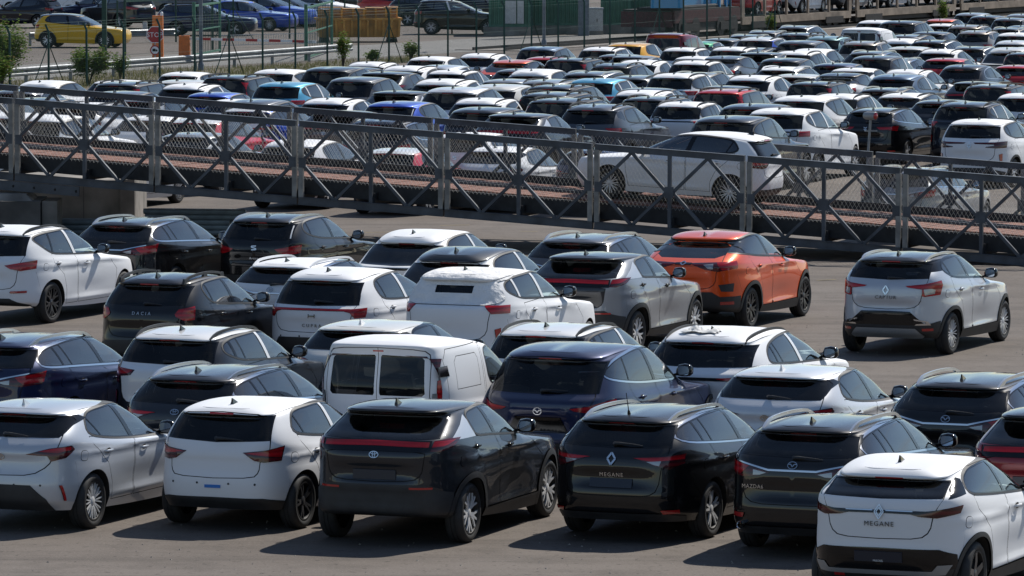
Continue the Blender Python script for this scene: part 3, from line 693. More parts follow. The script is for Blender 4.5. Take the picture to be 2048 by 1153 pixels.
    for q in P:
        if q is gp: continue
        if q['k'] == 'body':    # the shut lines sink into the body
            q['mesh'] = mesh('body', join([q['g'], gp['g']]), ['paint', 'gap'], [0]*len(q['g'][2])+[1]*len(gp['g'][2]))
        else: q['mesh'] = mesh(q['name'], q['g'], [q['role']], ang=q['ang'])
        near.append(q)
    # far version: painted pieces in one mesh
    JO = ['body', 'roof', 'gap', 'door_front', 'door_rear', 'side_panel', 'tailgate', 'bumper_low', 'bumper_gloss', 'skid', 'sill_trim', 'arch_trim', 'arch_trim2', 'cover', 'window_trim', 'pillar', 'c_pillar', 'b_pillar', 'pillar_paint', 'panel_black', 'rear_frame', 'rear_film', 'spoiler_paint', 'chrome_bar', 'handle_recess', 'vent', 'reflector', 'brake_light', 'lamp_clear']
    jo = [q for q in P if q['k'].replace('_L', '').replace('_R', '') in JO]; roles = []
    for q in jo:
        if q['role'] not in roles: roles.append(q['role'])
    roles.sort(key=lambda r: r != 'paint'); g = join([q['g'] for q in jo]); idx = sum([[roles.index(q['role'])]*len(q['g'][2]) for q in jo], [])
    far = [dict(k='body', name='body', mesh=mesh('body', g, roles, idx), role=roles, parent=None)]
    far += [dict(k=q['k'], name=q['name'], mesh=q['mesh'], role=q['role'], parent=None) for q in P if q not in jo and not q['near'] and q['role'] != 'x']
    cab = [q for q in P if q['k'] in ('seat1', 'seat2', 'bench', 'dash')]
    far.append(dict(k='seats', name='seating', mesh=mesh('seating', gjoin([q['g'] for q in cab]), ['seat']), role='seat', parent=None))
    m['_near'], m['_far'], m['_sh'] = near, far, sh
    return m
# ---------------------------------------------------------------- car models (metres; x forward from the rear axle, z up)
BASE = dict(tail=(.10, .01, 0, .015, .05), xbench=.42, extra=(), roofpart=True, vroof=7.45)
def model(**k): d = dict(BASE); d.update(k); return d
def variant(b, **k): d = dict(MODELS[b]); d.update(k); return d
MODELS = {}
MODELS['supermini'] = model(kind='hatchback', ro=.70, wb=2.55, fo=.86, H=1.455, W=.885, wr=.322, belt=(1.03, 1.0, .93), sh=(.90, .86, .76), gt=(1.305, 1.385, 1.33), xg0=-.60, xg1=-.40, xsp=-.47, zsp=1.375, cowl=2.20, wst=1.32, wt=.655,
    bumps=[(0, .62, .36, .20, .018), (2.55, .62, .36, .20, .012), (1.3, .48, .8, .12, -.014)], rbumps=[(0, .76, .62, .10, .018)],
    dlo=[(-.14, 1.13), (-.02, 1.31), (.12, 1.365), (.70, 1.39), (1.15, 1.365), (1.55, 1.24), (1.98, 1.0), (2.02, .955), (1.2, 1.0), (.4, 1.06)], dlobot=[(-.14, 1.13), (.4, 1.06), (1.2, 1.0), (2.02, .955)],
    B=(.93, -.32), D=(.13, -.5), bw=.05, bp=True, rdoor=[(.40, .3), (.40, .5), (.30, .72), (.0, 1.0), (-.06, 1.1)],
    tailgate=[(0, .62), (.50, .635), (.56, .70), (.57, .84), (.66, .95), (.655, 1.08), (.575, 1.35), (0, 1.372)],
    rear=[('rear_frame', [(0, 1.03), (.655, 1.06), (.60, 1.335), (0, 1.35)], 0), ('rear_window', [(0, 1.045), (.61, 1.06), (.565, 1.318), (0, 1.335)], 1),
          ('lamp_dark', [(.36, .925), (.62, .955), ('s', -.36, 1.0), ('s', -.42, .83), (.60, .815), (.50, .835)], 0), ('lamp', [(.40, .918), (.62, .945), ('s', -.38, .99), ('s', -.42, .87), (.62, .885)], 0)],
    rearlow=[('bumper_low', [(0, .405), (.60, .40), ('s', -.36, .36), ('s', -.34, .16), (0, .16)], 0)],
    handles=[(.30, .885), (1.30, .84)], wiper=(.0, 1.065, -.34, 1.055), fin=('fin', -.12), mir=(1.84, 1.02))
MODELS['hatchback'] = model(kind='hatchback', ro=.76, wb=2.64, fo=.97, H=1.435, W=.895, wr=.325, belt=(1.08, 1.0, .92), sh=(.95, .88, .78), gt=(1.31, 1.365, 1.31), xg0=-.60, xg1=-.30, xsp=-.42, zsp=1.352, cowl=2.25, wst=1.34, wt=.655,
    bumps=[(0, .64, .36, .22, .03), (2.64, .62, .36, .20, .018), (1.35, .5, .8, .14, -.025)], rbumps=[(0, .80, .55, .10, .02)],
    dlo=[(-.03, 1.10), (.06, 1.27), (.22, 1.345), (.85, 1.372), (1.25, 1.345), (1.65, 1.21), (2.02, 1.0), (2.06, .935), (1.2, .965), (.5, 1.02)], dlobot=[(-.03, 1.1), (.5, 1.02), (1.2, .965), (2.06, .935)],
    B=(1.0, -.48), D=(.25, -.85), bw=.05, rdoor=[(.42, .3), (.42, .5), (.32, .74), (.02, .98), (-.02, 1.08)],
    tailgate=[(0, .665), (.42, .675), (.60, .78), (.66, .92), (.69, 1.08), (.645, 1.335), (0, 1.35)],
    rear=[('rear_frame', [(0, 1.095), (.655, 1.10), (.69, 1.16), (.70, 1.28), (.655, 1.325), (0, 1.335)], 0), ('rear_window', [(0, 1.10), (.62, 1.105), (.60, 1.315), (0, 1.33)], 1),
          ('lamp_dark', [(.33, .915), (.60, .985), ('s', -.40, 1.005), ('s', -.36, .96), ('s', -.50, .87), (.62, .835), (.58, .90)], 0), ('lamp', [(.48, .95), (.62, .98), ('s', -.42, .995), ('s', -.42, .955), (.68, .93)], 0)],
    rearlow=[('bumper_low', [(0, .565), (.40, .565), (.58, .40), (.66, .16), (0, .16)], 0), ('reflector', [('s', -.60, .56), ('s', -.57, .56), ('s', -.50, .38), ('s', -.53, .38)], 0)],
    handles=[(.33, .885), (1.30, .835)], wiper=(.0, 1.115, -.30, 1.10), fin=('fin', -.05), mir=(1.92, 1.0), badge=('ovals', .88), wheel='multi')
MODELS['tapered_crossover'] = model(kind='crossover', keepsp=True, lip=.06, ro=.80, wb=2.64, fo=.92, H=1.565, W=.905, wr=.345, ar=.40, belt=(1.20, 1.13, 1.05), sh=(1.02, .96, .86), gt=(1.44, 1.475, 1.43), xg0=-.70, xg1=-.20, xsp=-.36, zsp=1.505, cowl=2.22, wst=1.38, wt=.67, tail=(.12, .02, 0, .0, .0), zlow=(.36, .22, .22),
    bumps=[(0.02, .74, .34, .22, .045), (2.64, .72, .36, .22, .03), (1.3, .52, .6, .18, -.035)], rbumps=[(0, .85, .50, .10, .03), (0, .56, .8, .10, .012)],
    dlo=[(.30, 1.20), (.24, 1.36), (.30, 1.455), (.70, 1.485), (1.15, 1.475), (1.5, 1.39), (1.85, 1.17), (1.90, 1.085), (1.2, 1.14), (.7, 1.18)], dlobot=[(.3, 1.2), (.7, 1.18), (1.2, 1.14), (1.9, 1.085)],
    B=(.92, -.36), D=(.36, -.35), bw=.045, clad=.07, sill=.36, zdb=.36, rdoor=[(.48, .36), (.47, .6), (.36, .82), (.18, 1.0), (.20, 1.2)],
    pillar=[('pillar_paint', [(-.42, 1.20), (-.02, 1.34), (.20, 1.44), (.24, 1.36), (.28, 1.19)])],
    tailgate=[(0, .745), (.46, .76), (.56, .83), (.585, 1.0), (.60, 1.10), (0, 1.105)],
    rear=[('rear_frame', [(0, 1.205), (.70, 1.23), (.63, 1.462), (0, 1.478)], 0), ('rear_window', [(0, 1.225), (.68, 1.24), (.60, 1.45), (0, 1.465)], 0),
          ('lamp_bar_dark', [(0, 1.095), (.64, 1.09), (.64, 1.21), (0, 1.215)], 0), ('lamp_dark', [(.64, 1.10), (.72, 1.09), ('s', -.42, 1.13), ('s', -.16, 1.22), ('s', -.42, 1.225), (.66, 1.21)], 0), ('lamp_bar', [(0, 1.15), (.62, 1.14), (.62, 1.195), (0, 1.205)], 0), ('lamp', [(.65, 1.14), ('s', -.55, 1.15), ('s', -.30, 1.205), (.66, 1.2)], 0)],
    rearlow=[('bumper_low', [(0, .72), (.58, .725), (.66, .68), ('s', -.42, .62), ('s', -.40, .1), (0, .1)], 0), ('reflector', [(.42, .672), (.66, .672), (.66, .695), (.42, .695)], 0)],
    handles=[(.20, 1.08), (1.22, 1.0)], handle_role='gloss', fin=('fin', -.05), mir=(1.72, 1.17), plate=.83, badge=('ovals', 1.055), roofpart=True, vroof=7.3, wheel='star')
MODELS['estate'] = model(kind='estate_car', ro=1.0, wb=2.71, fo=.92, H=1.455, W=.905, wr=.33, belt=(1.09, 1.02, .93), sh=(.96, .88, .78), gt=(1.32, 1.385, 1.33), xg0=-.86, xg1=-.60, xsp=-.70, zsp=1.37, cowl=2.30, wst=1.40, wt=.65,
    bumps=[(0, .62, .36, .22, .02), (2.71, .62, .36, .20, .015), (1.35, .5, .8, .14, -.018)], rbumps=[(0, .74, .42, .09, .025)],
    dlo=[(-.66, 1.16), (-.56, 1.28), (-.30, 1.345), (.3, 1.395), (.85, 1.40), (1.25, 1.37), (1.65, 1.25), (2.06, 1.02), (2.10, .96), (1.2, 1.02), (.3, 1.08)], dlobot=[(-.66, 1.16), (.3, 1.08), (1.2, 1.02), (2.1, .96)],
    B=(.98, -.36), C=(-.12, -.25), D=(.12, -.35), bw=.05, cw=.022, rdoor=[(.42, .3), (.42, .5), (.32, .74), (.06, .96), (.0, 1.09)],
    tailgate=[(0, .545), (.45, .55), (.56, .62), (.60, .95), (.66, 1.06), (.60, 1.34), (0, 1.365)],
    rear=[('rear_frame', [(0, 1.08), (.665, 1.10), (.61, 1.33), (0, 1.345)], 0), ('rear_window', [(0, 1.095), (.63, 1.11), (.575, 1.315), (0, 1.33)], 1),
          ('lamp_dark', [(.28, .985), (.62, 1.01), ('s', -.62, 1.03), ('s', -.66, .92), (.66, .86), (.52, .90)], 0), ('lamp', [(.26, .98), (.62, 1.0), ('s', -.64, 1.02), ('s', -.66, .97), (.50, .945)], 0), ('lamp_clear', [(.42, .945), (.58, .955), (.56, .90), (.50, .915)], 0)],
    rearlow=[('bumper_low', [(0, .36), (.60, .36), ('s', -.6, .32), ('s', -.5, .16), (0, .16)], 0), ('reflector', [(.58, .40), (.74, .40), (.74, .36), (.60, .36)], 0)],
    handles=[(.30, .90), (1.30, .85)], wiper=(.0, 1.115, -.34, 1.105), fin=('fin', -.28), mir=(1.93, 1.03), plate=.69, rails=('flush', -.5, 1.25, 8, .045), wheel='double', trimw=.02)
MODELS['wagon'] = variant('estate', ro=1.02, wb=2.75, fo=1.03, H=1.475, W=.915, wr=.335, belt=(1.12, 1.05, .95), sh=(1.0, .92, .80), gt=(1.35, 1.405, 1.345), xg0=-.90, xg1=-.58, xsp=-.72, zsp=1.395, wst=1.45, cowl=2.36,
    dlo=[(-.60, 1.14), (-.62, 1.22), (-.50, 1.31), (-.22, 1.37), (.35, 1.415), (.9, 1.42), (1.3, 1.39), (1.7, 1.27), (2.10, 1.05), (2.14, .99), (1.2, 1.05), (.3, 1.10)], dlobot=[(-.60, 1.14), (.3, 1.10), (1.2, 1.05), (2.14, .99)], B=(1.0, -.36), C=(-.10, -.20), D=(.14, -.35),
    tailgate=[(0, .60), (.45, .605), (.58, .68), (.63, .95), (.70, 1.08), (.63, 1.36), (0, 1.39)],
    rear=[('rear_frame', [(0, 1.12), (.70, 1.14), (.63, 1.355), (0, 1.37)], 0), ('rear_window', [(0, 1.13), (.675, 1.145), (.605, 1.34), (0, 1.36)], 1),
          ('lamp_dark', [(.26, .955), (.50, 1.02), (.68, 1.06), ('s', -.56, 1.10), ('s', -.66, .93), (.60, .90), (.40, .92)], 0), ('lamp', [(.52, 1.02), (.68, 1.055), ('s', -.58, 1.09), ('s', -.64, .95), (.62, .93)], 0), ('lamp_clear', [(.30, .955), (.46, .985), (.46, .925), (.38, .93)], 0), ('chrome_bar', [(0, .975), (.28, .975), (.68, 1.065), (.68, 1.08), (.28, .995), (0, .995)], 0)],
    rearlow=[('bumper_low', [(0, .36), (.62, .36), ('s', -.55, .32), ('s', -.5, .16), (0, .16)], 0), ('reflector', [(.56, .50), (.72, .50), (.72, .45), (.58, .45)], 0)],
    plate=None, badge=('wing', 1.04, .012), rails=('flush', -.5, 1.3, 8, .06), exhaust=(.60, .36), wheel='double', trimw=.024, mir=(1.97, 1.07))
MODELS['estate_lowtail'] = variant('estate', tailgate=[(0, .62), (.45, .625), (.58, .70), (.62, .95), (.66, 1.06), (.60, 1.34), (0, 1.365)],
    rear=[('rear_frame', [(0, 1.08), (.665, 1.10), (.61, 1.33), (0, 1.345)], 0), ('rear_window', [(0, 1.095), (.63, 1.11), (.575, 1.315), (0, 1.33)], 1), ('lamp_bar_dark', [(0, .955), (.60, .955), (.60, 1.0), (0, 1.0)], 0),
          ('lamp', [(.40, .93), (.60, .93), ('s', -.66, .90), ('s', -.58, 1.03), (.60, 1.01), (.30, 1.0)], 0)], badge=('tri', .95, .014), plate=None, texts=[], rails=('flush', -.5, 1.25, 8, .03))
MODELS['ev_crossover'] = model(kind='crossover', ro=.68, wb=2.69, fo=.83, H=1.505, W=.885, wr=.345, ar=.395, belt=(1.165, 1.12, 1.0), sh=(.98, .92, .82), gt=(1.325, 1.42, 1.37), xg0=-.62, xg1=-.30, xsp=-.42, zsp=1.365, cowl=2.30, wst=1.35, wt=.665, tail=(.12, .03, 0, .0, .0), zlow=(.30, .2, .2),
    bumps=[(0.02, .72, .36, .22, .035), (2.69, .70, .36, .22, .02), (1.3, .5, .7, .16, -.025)], rbumps=[(0, .62, .62, .08, -.012)],
    dlo=[(-.12, 1.20), (-.02, 1.34), (.25, 1.42), (.75, 1.445), (1.2, 1.42), (1.6, 1.30), (2.02, 1.08), (2.06, 1.03), (1.2, 1.09), (.5, 1.14)], dlobot=[(-.12, 1.2), (.5, 1.14), (1.2, 1.09), (2.06, 1.03)],
    B=(1.02, -.3), bw=.04, clad=.05, sill=.34, zdb=.34, rdoor=[(.46, .34), (.45, .6), (.36, .8), (.06, 1.02), (.0, 1.17)],
    pillar=[('pillar', [(-.50, 1.17), (-.16, 1.20), (-.05, 1.34), (-.10, 1.36), (-.35, 1.26)])],
    tailgate=[(0, .755), (.44, .765), (.54, .84), (.575, 1.02), (.62, 1.12), (.66, 1.19), (.60, 1.335), (0, 1.355)],
    rear=[('rear_frame', [(0, 1.165), (.64, 1.18), (.63, 1.335), (0, 1.355)], 0), ('rear_window', [(0, 1.175), (.60, 1.185), (.58, 1.32), (0, 1.342)], 1),
          ('lamp_dark', [(0.30, 1.03), (.62, 1.07), ('s', -.30, 1.10), ('s', -.36, 1.02), (.60, .985), (.42, 1.0)], 0), ('lamp_bar_dark', [(0, 1.025), (.42, 1.02), (.60, 1.055), (0, 1.055)], 0), ('chrome_bar', [(0.07, 1.045), (.36, 1.045), (.36, 1.053), (0.07, 1.055)], 0)],
    rearlow=[('bumper_gloss', [(0, .668), (.62, .66), ('s', -.42, .60), ('s', -.40, .45), (.62, .45), (0, .44)], 0), ('bumper_low', [(0, .44), (.62, .45), ('s', -.40, .45), ('s', -.38, .1), (0, .1)], 0), ('skid', [(0, .44), (.55, .44), (.60, .50), (.72, .50), (.66, .40), (.55, .395), (0, .395)], 0), ('reflector', [(.38, .39), (.50, .39), (.50, .36), (.38, .36)], 0)],
    handles=[(1.30, .93)], handle_role='paint', fin=('fin', .05), mir=(1.87, 1.12), plate=.575, platetxt='PRECKEL', badge=('diamond2', 1.035, .014), texts=[('MEGANE', 0, .915, .05, 1.25, 'letter')], wheel='five')
MODELS['small_suv'] = model(kind='suv', ro=.76, wb=2.64, fo=.85, H=1.575, W=.90, wr=.335, ar=.385, belt=(1.205, 1.14, 1.04), sh=(1.05, .98, .86), gt=(1.44, 1.49, 1.43), xg0=-.66, xg1=-.44, xsp=-.52, zsp=1.50, cowl=2.24, wst=1.38, wt=.665, tail=(.12, .02, 0, .0, .02), zlow=(.30, .21, .22),
    bumps=[(0.02, .72, .36, .22, .03), (2.64, .70, .36, .22, .025), (1.3, .5, .6, .16, -.028)], rbumps=[(0, .80, .55, .08, .02)],
    dlo=[(-.16, 1.33), (-.10, 1.42), (.10, 1.49), (.70, 1.51), (1.15, 1.485), (1.55, 1.38), (1.98, 1.16), (2.02, 1.09), (1.2, 1.15), (.45, 1.19), (.10, 1.23)], dlobot=[(-.16, 1.33), (.45, 1.19), (1.2, 1.15), (2.02, 1.09)],
    B=(.92, -.36), D=(.13, -.35), bw=.045, clad=.055, sill=.40, zdb=.36, rdoor=[(.46, .36), (.45, .6), (.36, .82), (.05, 1.04), (.03, 1.22)],
    pillar=[('pillar', [(-.50, 1.32), (-.16, 1.33), (.0, 1.26), (.12, 1.36), (.1, 1.5), (-.2, 1.5), (-.46, 1.46)])],
    tailgate=[(0, .74), (.44, .755), (.56, .84), (.59, 1.0), (.64, 1.14), (.66, 1.24), (.605, 1.47), (0, 1.49)],
    rear=[('rear_frame', [(0, 1.20), (.66, 1.225), (.64, 1.455), (0, 1.475)], 0), ('rear_window', [(0, 1.21), (.61, 1.23), (.58, 1.44), (0, 1.46)], 1),
          ('lamp', [(.32, 1.11), (.60, 1.14), ('s', -.36, 1.19), ('s', -.34, 1.12), ('s', -.42, .97), (.62, .945), (.58, .955), (.58, 1.06), (.36, 1.09)], 0), ('lamp_clear', [(.60, 1.06), (.70, 1.07), ('s', -.52, 1.05), ('s', -.54, .99), (.62, .965)], 0)],
    rearlow=[('bumper_gloss', [(0, .715), (.40, .71), (.62, .52), (.66, .46), (0, .46)], 0), ('bumper_low', [(0, .50), (.62, .50), ('s', -.42, .56), ('s', -.40, .1), (0, .1)], 0), ('skid', [(0, .45), (.48, .45), (.60, .34), (.56, .30), (0, .30)], 0), ('chrome_bar', [(.46, .60), (.66, .56), (.70, .50), (.48, .50), (.50, .52), (.64, .53), (.63, .55), (.47, .575)], 0), ('reflector', [(.58, .45), (.72, .45), (.72, .41), (.58, .41)], 0)],
    handles=[(.34, 1.01), (1.35, .95)], wiper=(-.02, 1.22, -.30, 1.215), fin=('fin', -.12), mir=(1.83, 1.16), badge=('diamond', 1.04, .008), texts=[('CAPTUR', 0, .93, .055, 1.3, 'letter')], rails=('flush', -.42, 1.15, 8, .04), roofpart=True, vroof=7.2, wheel='multi')
MODELS['suv'] = model(kind='suv', ro=.86, wb=2.64, fo=.88, H=1.615, W=.92, wr=.35, ar=.395, belt=(1.15, 1.11, 1.04), sh=(1.03, .97, .86), gt=(1.46, 1.515, 1.45), xg0=-.72, xg1=-.50, xsp=-.60, zsp=1.525, cowl=2.25, wst=1.36, wt=.70, zlow=(.34, .22, .24),
    bumps=[(0.02, .72, .36, .22, .02), (2.64, .70, .36, .22, .015), (1.3, .5, .6, .14, -.018), (1.3, .94, 1.6, .03, .008)], rbumps=[(0, .78, .5, .09, .02)],
    dlo=[(-.34, 1.40), (-.30, 1.46), (.0, 1.505), (.75, 1.53), (1.15, 1.50), (1.5, 1.40), (1.92, 1.17), (1.96, 1.08), (1.2, 1.11), (.45, 1.15), (.05, 1.18)], dlobot=[(-.34, 1.4), (.05, 1.18), (.45, 1.15), (1.2, 1.11), (1.96, 1.08)],
    B=(.88, -.36), C=(.11, .08), bw=.055, cw=.025, bp=True, rdoor=[(.46, .3), (.45, .56), (.36, .80), (.06, 1.02), (.05, 1.17)],
    tailgate=[(0, .60), (.5, .61), (.60, .70), (.62, .9), (.66, 1.08), (.70, 1.18), (.64, 1.48), (0, 1.505)],
    rear=[('rear_frame', [(0, 1.15), (.70, 1.17), (.65, 1.475), (0, 1.49)], 0), ('rear_window', [(0, 1.16), (.655, 1.18), (.605, 1.455), (0, 1.475)], 1),
          ('lamp', [(.40, 1.01), (.62, 1.05), ('s', -.42, 1.09), ('s', -.46, .95), (.66, .92), (.50, .955)], 0)],
    rearlow=[('bumper_low', [(0, .46), (.50, .46), (.62, .40), ('s', -.52, .34), ('s', -.50, .1), (0, .1)], 0), ('reflector', [(.52, .585), (.74, .59), (.74, .555), (.52, .55)], 0)],
    handles=[(.18, 1.0), (1.19, .95)], wiper=(0, 1.18, -.34, 1.17), fin=('fin', -.15), mir=(1.72, 1.15), rails=('flush', -.45, 1.15, 8, .045), wheel='star')
MODELS['budget_hatch'] = model(kind='hatchback', ro=.74, wb=2.60, fo=.76, H=1.53, W=.885, wr=.33, ar=.38, belt=(1.10, 1.04, .98), sh=(.98, .92, .82), gt=(1.375, 1.425, 1.37), xg0=-.62, xg1=-.36, xsp=-.46, zsp=1.43, cowl=2.18, wst=1.32, wt=.66, zlow=(.32, .22, .22),
    bumps=[(0.02, .70, .36, .22, .03), (2.6, .70, .36, .22, .025), (1.3, .5, .6, .16, -.02)], rbumps=[(0, .76, .5, .1, .02)],
    dlo=[(.02, 1.20), (-.04, 1.32), (.04, 1.41), (.35, 1.435), (.75, 1.445), (1.15, 1.42), (1.5, 1.31), (1.92, 1.06), (1.95, .99), (1.2, 1.045), (.4, 1.10), (.14, 1.13)], dlobot=[(.02, 1.2), (.4, 1.1), (1.2, 1.045), (1.95, .99)],
    B=(.86, -.36), D=(.17, -.3), bw=.045, clad=.05, sill=.36, zdb=.34, rdoor=[(.44, .34), (.43, .56), (.34, .78), (.05, 1.0), (.02, 1.12)],
    tailgate=[(0, .62), (.45, .63), (.56, .72), (.60, .95), (.66, 1.10), (.60, 1.40), (0, 1.425)],
    rear=[('rear_frame', [(0, 1.095), (.655, 1.12), (.635, 1.39), (0, 1.41)], 0), ('rear_window', [(0, 1.105), (.62, 1.125), (.575, 1.375), (0, 1.395)], 1), ('lamp', [(.58, 1.06), ('s', -.40, 1.10), ('s', -.44, .90), (.66, .89), (.52, .97)], 1)],
    rearlow=[('bumper_low', [(0, .60), (.60, .58), ('s', -.42, .5), ('s', -.40, .1), (0, .1)], 0)],
    handles=[(.30, .94), (1.25, .90)], wiper=(-.02, 1.125, -.30, 1.115), fin=('fin', -.12), mir=(1.70, 1.09), texts=[('DACIA', 0, .99, .05, 1.7, 'satin')], rails=('feet', -.38, 1.1, 8, .06), wheel='star')
MODELS['van'] = model(kind='van', keepsp=True, lip=.11, ro=.72, wb=2.70, fo=.86, H=1.84, W=.915, wr=.32, belt=(1.24, 1.20, 1.06), sh=(1.05, 1.02, .88), gt=(1.66, 1.70, 1.62), xg0=-.69, xg1=-.62, xsp=-.60, zsp=1.775, cowl=2.35, wst=1.35, wt=.79, wbelt=.885, cr=.05, tail=(.06, -.02, 0, .02, .03), nr=7., ng=8.,
    bumps=[(0.02, .62, .36, .2, .01), (1.3, .5, .9, .14, -.012)], van=True,
    dlo=[(.80, 1.60), (.86, 1.66), (1.15, 1.665), (1.45, 1.58), (2.0, 1.24), (2.02, 1.12), (1.5, 1.16), (.84, 1.19)], dlobot=[(.8, 1.19), (2.02, 1.12)], B=(.5, 0), bw=.01,
    fdoor=[(.72, .34), (2.22, .34), (2.3, .7), (2.25, 1.05), (1.5, 1.64), (1.2, 1.72), (.72, 1.73)], slide=[('side_panel', [(-.36, .95), (-.42, 1.60), (-.30, 1.73), (.68, 1.745), (.68, .34), (.44, .34), (.40, .62), (.1, .84)]), ('side_panel', [(-.16, 1.22), (-.16, 1.56), (-.08, 1.63), (.50, 1.63), (.56, 1.56), (.56, 1.22)])],
    tailgate=[(0, .42), (.60, .44), (.655, .55), (.70, 1.2), (.69, 1.66), (.60, 1.74), (0, 1.755)],
    rear=[('gap', [(0, .43), (.004, .43), (.004, 1.75), (0, 1.75)], 0), ('rear_window', [(.035, 1.19), (.05, 1.165), (.60, 1.165), (.635, 1.20), (.61, 1.61), (.57, 1.648), (.05, 1.66), (.035, 1.64)], 0), ('brake_light', [(0, 1.70), (.07, 1.70), (.07, 1.72), (0, 1.72)], 0),
          ('lamp_dark', [('s', -.63, 1.66), ('s', -.585, 1.655), ('s', -.52, 1.36), (.77, 1.36), (.76, 1.62)], 0), ('lamp', [(.76, 1.36), ('s', -.52, 1.36), ('s', -.50, .92), (.76, .92)], 0), ('lamp_clear', [(.76, 1.20), ('s', -.62, 1.20), ('s', -.62, 1.02), (.76, 1.02)], 0)],
    rearlow=[('bumper_low', [(0, .52), (.7, .52), ('s', -.40, .50), ('s', -.38, .1), (0, .1)], 0)], handles=[], mir=(2.0, 1.20), roofpart=False, wheel='five', trimw=.012, xbench=1.2)
MODELS['big_suv'] = model(kind='suv', ro=.92, wb=2.87, fo=.93, H=1.68, W=.945, wr=.37, ar=.415, belt=(1.15, 1.11, 1.06), sh=(1.02, .98, .90), gt=(1.52, 1.585, 1.52), xg0=-.74, xg1=-.42, xsp=-.56, zsp=1.60, cowl=2.42, wst=1.48, wt=.72, zlow=(.34, .22, .24), tail=(.12, .02, 0, .01, .03),
    bumps=[(0.02, .76, .38, .24, .02), (2.87, .72, .36, .22, .02), (1.4, .52, .7, .16, -.02)], rbumps=[(0, .74, .4, .12, .02)],
    dlo=[(-.45, 1.33), (-.40, 1.42), (-.10, 1.53), (.5, 1.60), (1.0, 1.605), (1.35, 1.57), (1.7, 1.46), (2.14, 1.22), (2.18, 1.13), (1.3, 1.17), (.5, 1.21), (-.10, 1.27)], dlobot=[(-.45, 1.33), (.5, 1.21), (1.3, 1.17), (2.18, 1.13)],
    B=(.98, -.3), D=(.10, -.02), bw=.045, clad=.05, sill=.38, zdb=.36, rdoor=[(.48, .36), (.47, .62), (.38, .86), (.1, 1.06), (.06, 1.24)],
    tailgate=[(0, .66), (.48, .67), (.62, .76), (.66, .98), (.70, 1.10), (.68, 1.2), (.60, 1.55), (0, 1.58)],
    rear=[('rear_frame', [(0, 1.13), (.72, 1.15), (.70, 1.52), (0, 1.55)], 0), ('rear_window', [(0, 1.14), (.68, 1.16), (.61, 1.51), (0, 1.53)], 1), ('lamp', [(.42, .97), (.64, 1.0), ('s', -.40, 1.07), ('s', -.44, .98), (.66, .92), (.48, .94)], 0), ('bumper_gloss', [(0, .86), (.30, .86), (.40, .68), (0, .68)], 0)],
    rearlow=[('bumper_low', [(0, .54), (.6, .54), ('s', -.5, .46), ('s', -.46, .1), (0, .1)], 0), ('reflector', [(.58, .56), (.76, .56), (.76, .52), (.58, .52)], 0)],
    handles=[(.35, 1.03), (1.42, .98)], wiper=(0, 1.16, -.34, 1.17), mir=(2.0, 1.22), badge=('wing', .93), wheel='star', trimw=.024)
MODELS['mid_suv'] = variant('big_suv', ro=.94, wb=2.70, fo=.93, wr=.36, ar=.405, fin=('fin', -.15), xg1=-.46, dlo=[(-.42, 1.33), (-.36, 1.43), (-.10, 1.53), (.5, 1.60), (1.0, 1.605), (1.3, 1.57), (1.65, 1.46), (2.04, 1.22), (2.08, 1.13), (1.2, 1.17), (.5, 1.21), (-.10, 1.27)], dlobot=[(-.42, 1.33), (.5, 1.21), (1.2, 1.17), (2.08, 1.13)], cowl=2.3, wst=1.40, mir=(1.9, 1.22),
    rear=[('rear_frame', [(0, 1.13), (.72, 1.15), (.70, 1.52), (0, 1.55)], 0), ('rear_window', [(0, 1.14), (.68, 1.16), (.61, 1.51), (0, 1.53)], 1), ('lamp', [(.36, 1.0), (.64, 1.04), ('s', -.42, 1.10), ('s', -.46, .98), (.66, .93), (.48, .95)], 0)], badge=('wing', 1.0))
MODELS['tall_suv'] = variant('suv', ro=.90, wb=2.68, fo=.90, H=1.655, belt=(1.21, 1.17, 1.08), sh=(1.10, 1.02, .90), gt=(1.50, 1.555, 1.49), zsp=1.565, tailgate=[(0, .66), (.5, .67), (.61, .76), (.63, .98), (.67, 1.14), (.70, 1.24), (.64, 1.52), (0, 1.545)],
    dlo=[(-.36, 1.36), (-.32, 1.48), (.0, 1.545), (.75, 1.57), (1.15, 1.54), (1.5, 1.45), (1.92, 1.24), (1.96, 1.14), (1.2, 1.18), (.45, 1.22), (.0, 1.25)], dlobot=[(-.36, 1.36), (.0, 1.25), (.45, 1.22), (1.2, 1.18), (1.96, 1.14)], C=(.02, -.25), cw=.03, cpil='c_pillar', mir=(1.74, 1.22),
    rear=[('rear_frame', [(0, 1.21), (.70, 1.23), (.65, 1.515), (0, 1.53)], 0), ('rear_window', [(0, 1.22), (.655, 1.24), (.605, 1.495), (0, 1.515)], 1), ('lamp', [(.55, 1.17), (.68, 1.17), ('s', -.40, 1.17), ('s', -.44, 1.05), (.66, 1.05)], 0), ('lamp_bar_dark', [(0, 1.14), (.56, 1.14), (.56, 1.17), (0, 1.17)], 0)],
    rearlow=[('bumper_low', [(0, .50), (.50, .50), (.62, .46), ('s', -.52, .4), ('s', -.50, .1), (0, .1)], 0), ('reflector', [(.70, .82), (.76, .84), (.76, .66), (.72, .66)], 0)], handles=[(.35, 1.05), (1.33, 1.0)], wiper=(0, 1.24, -.34, 1.23))
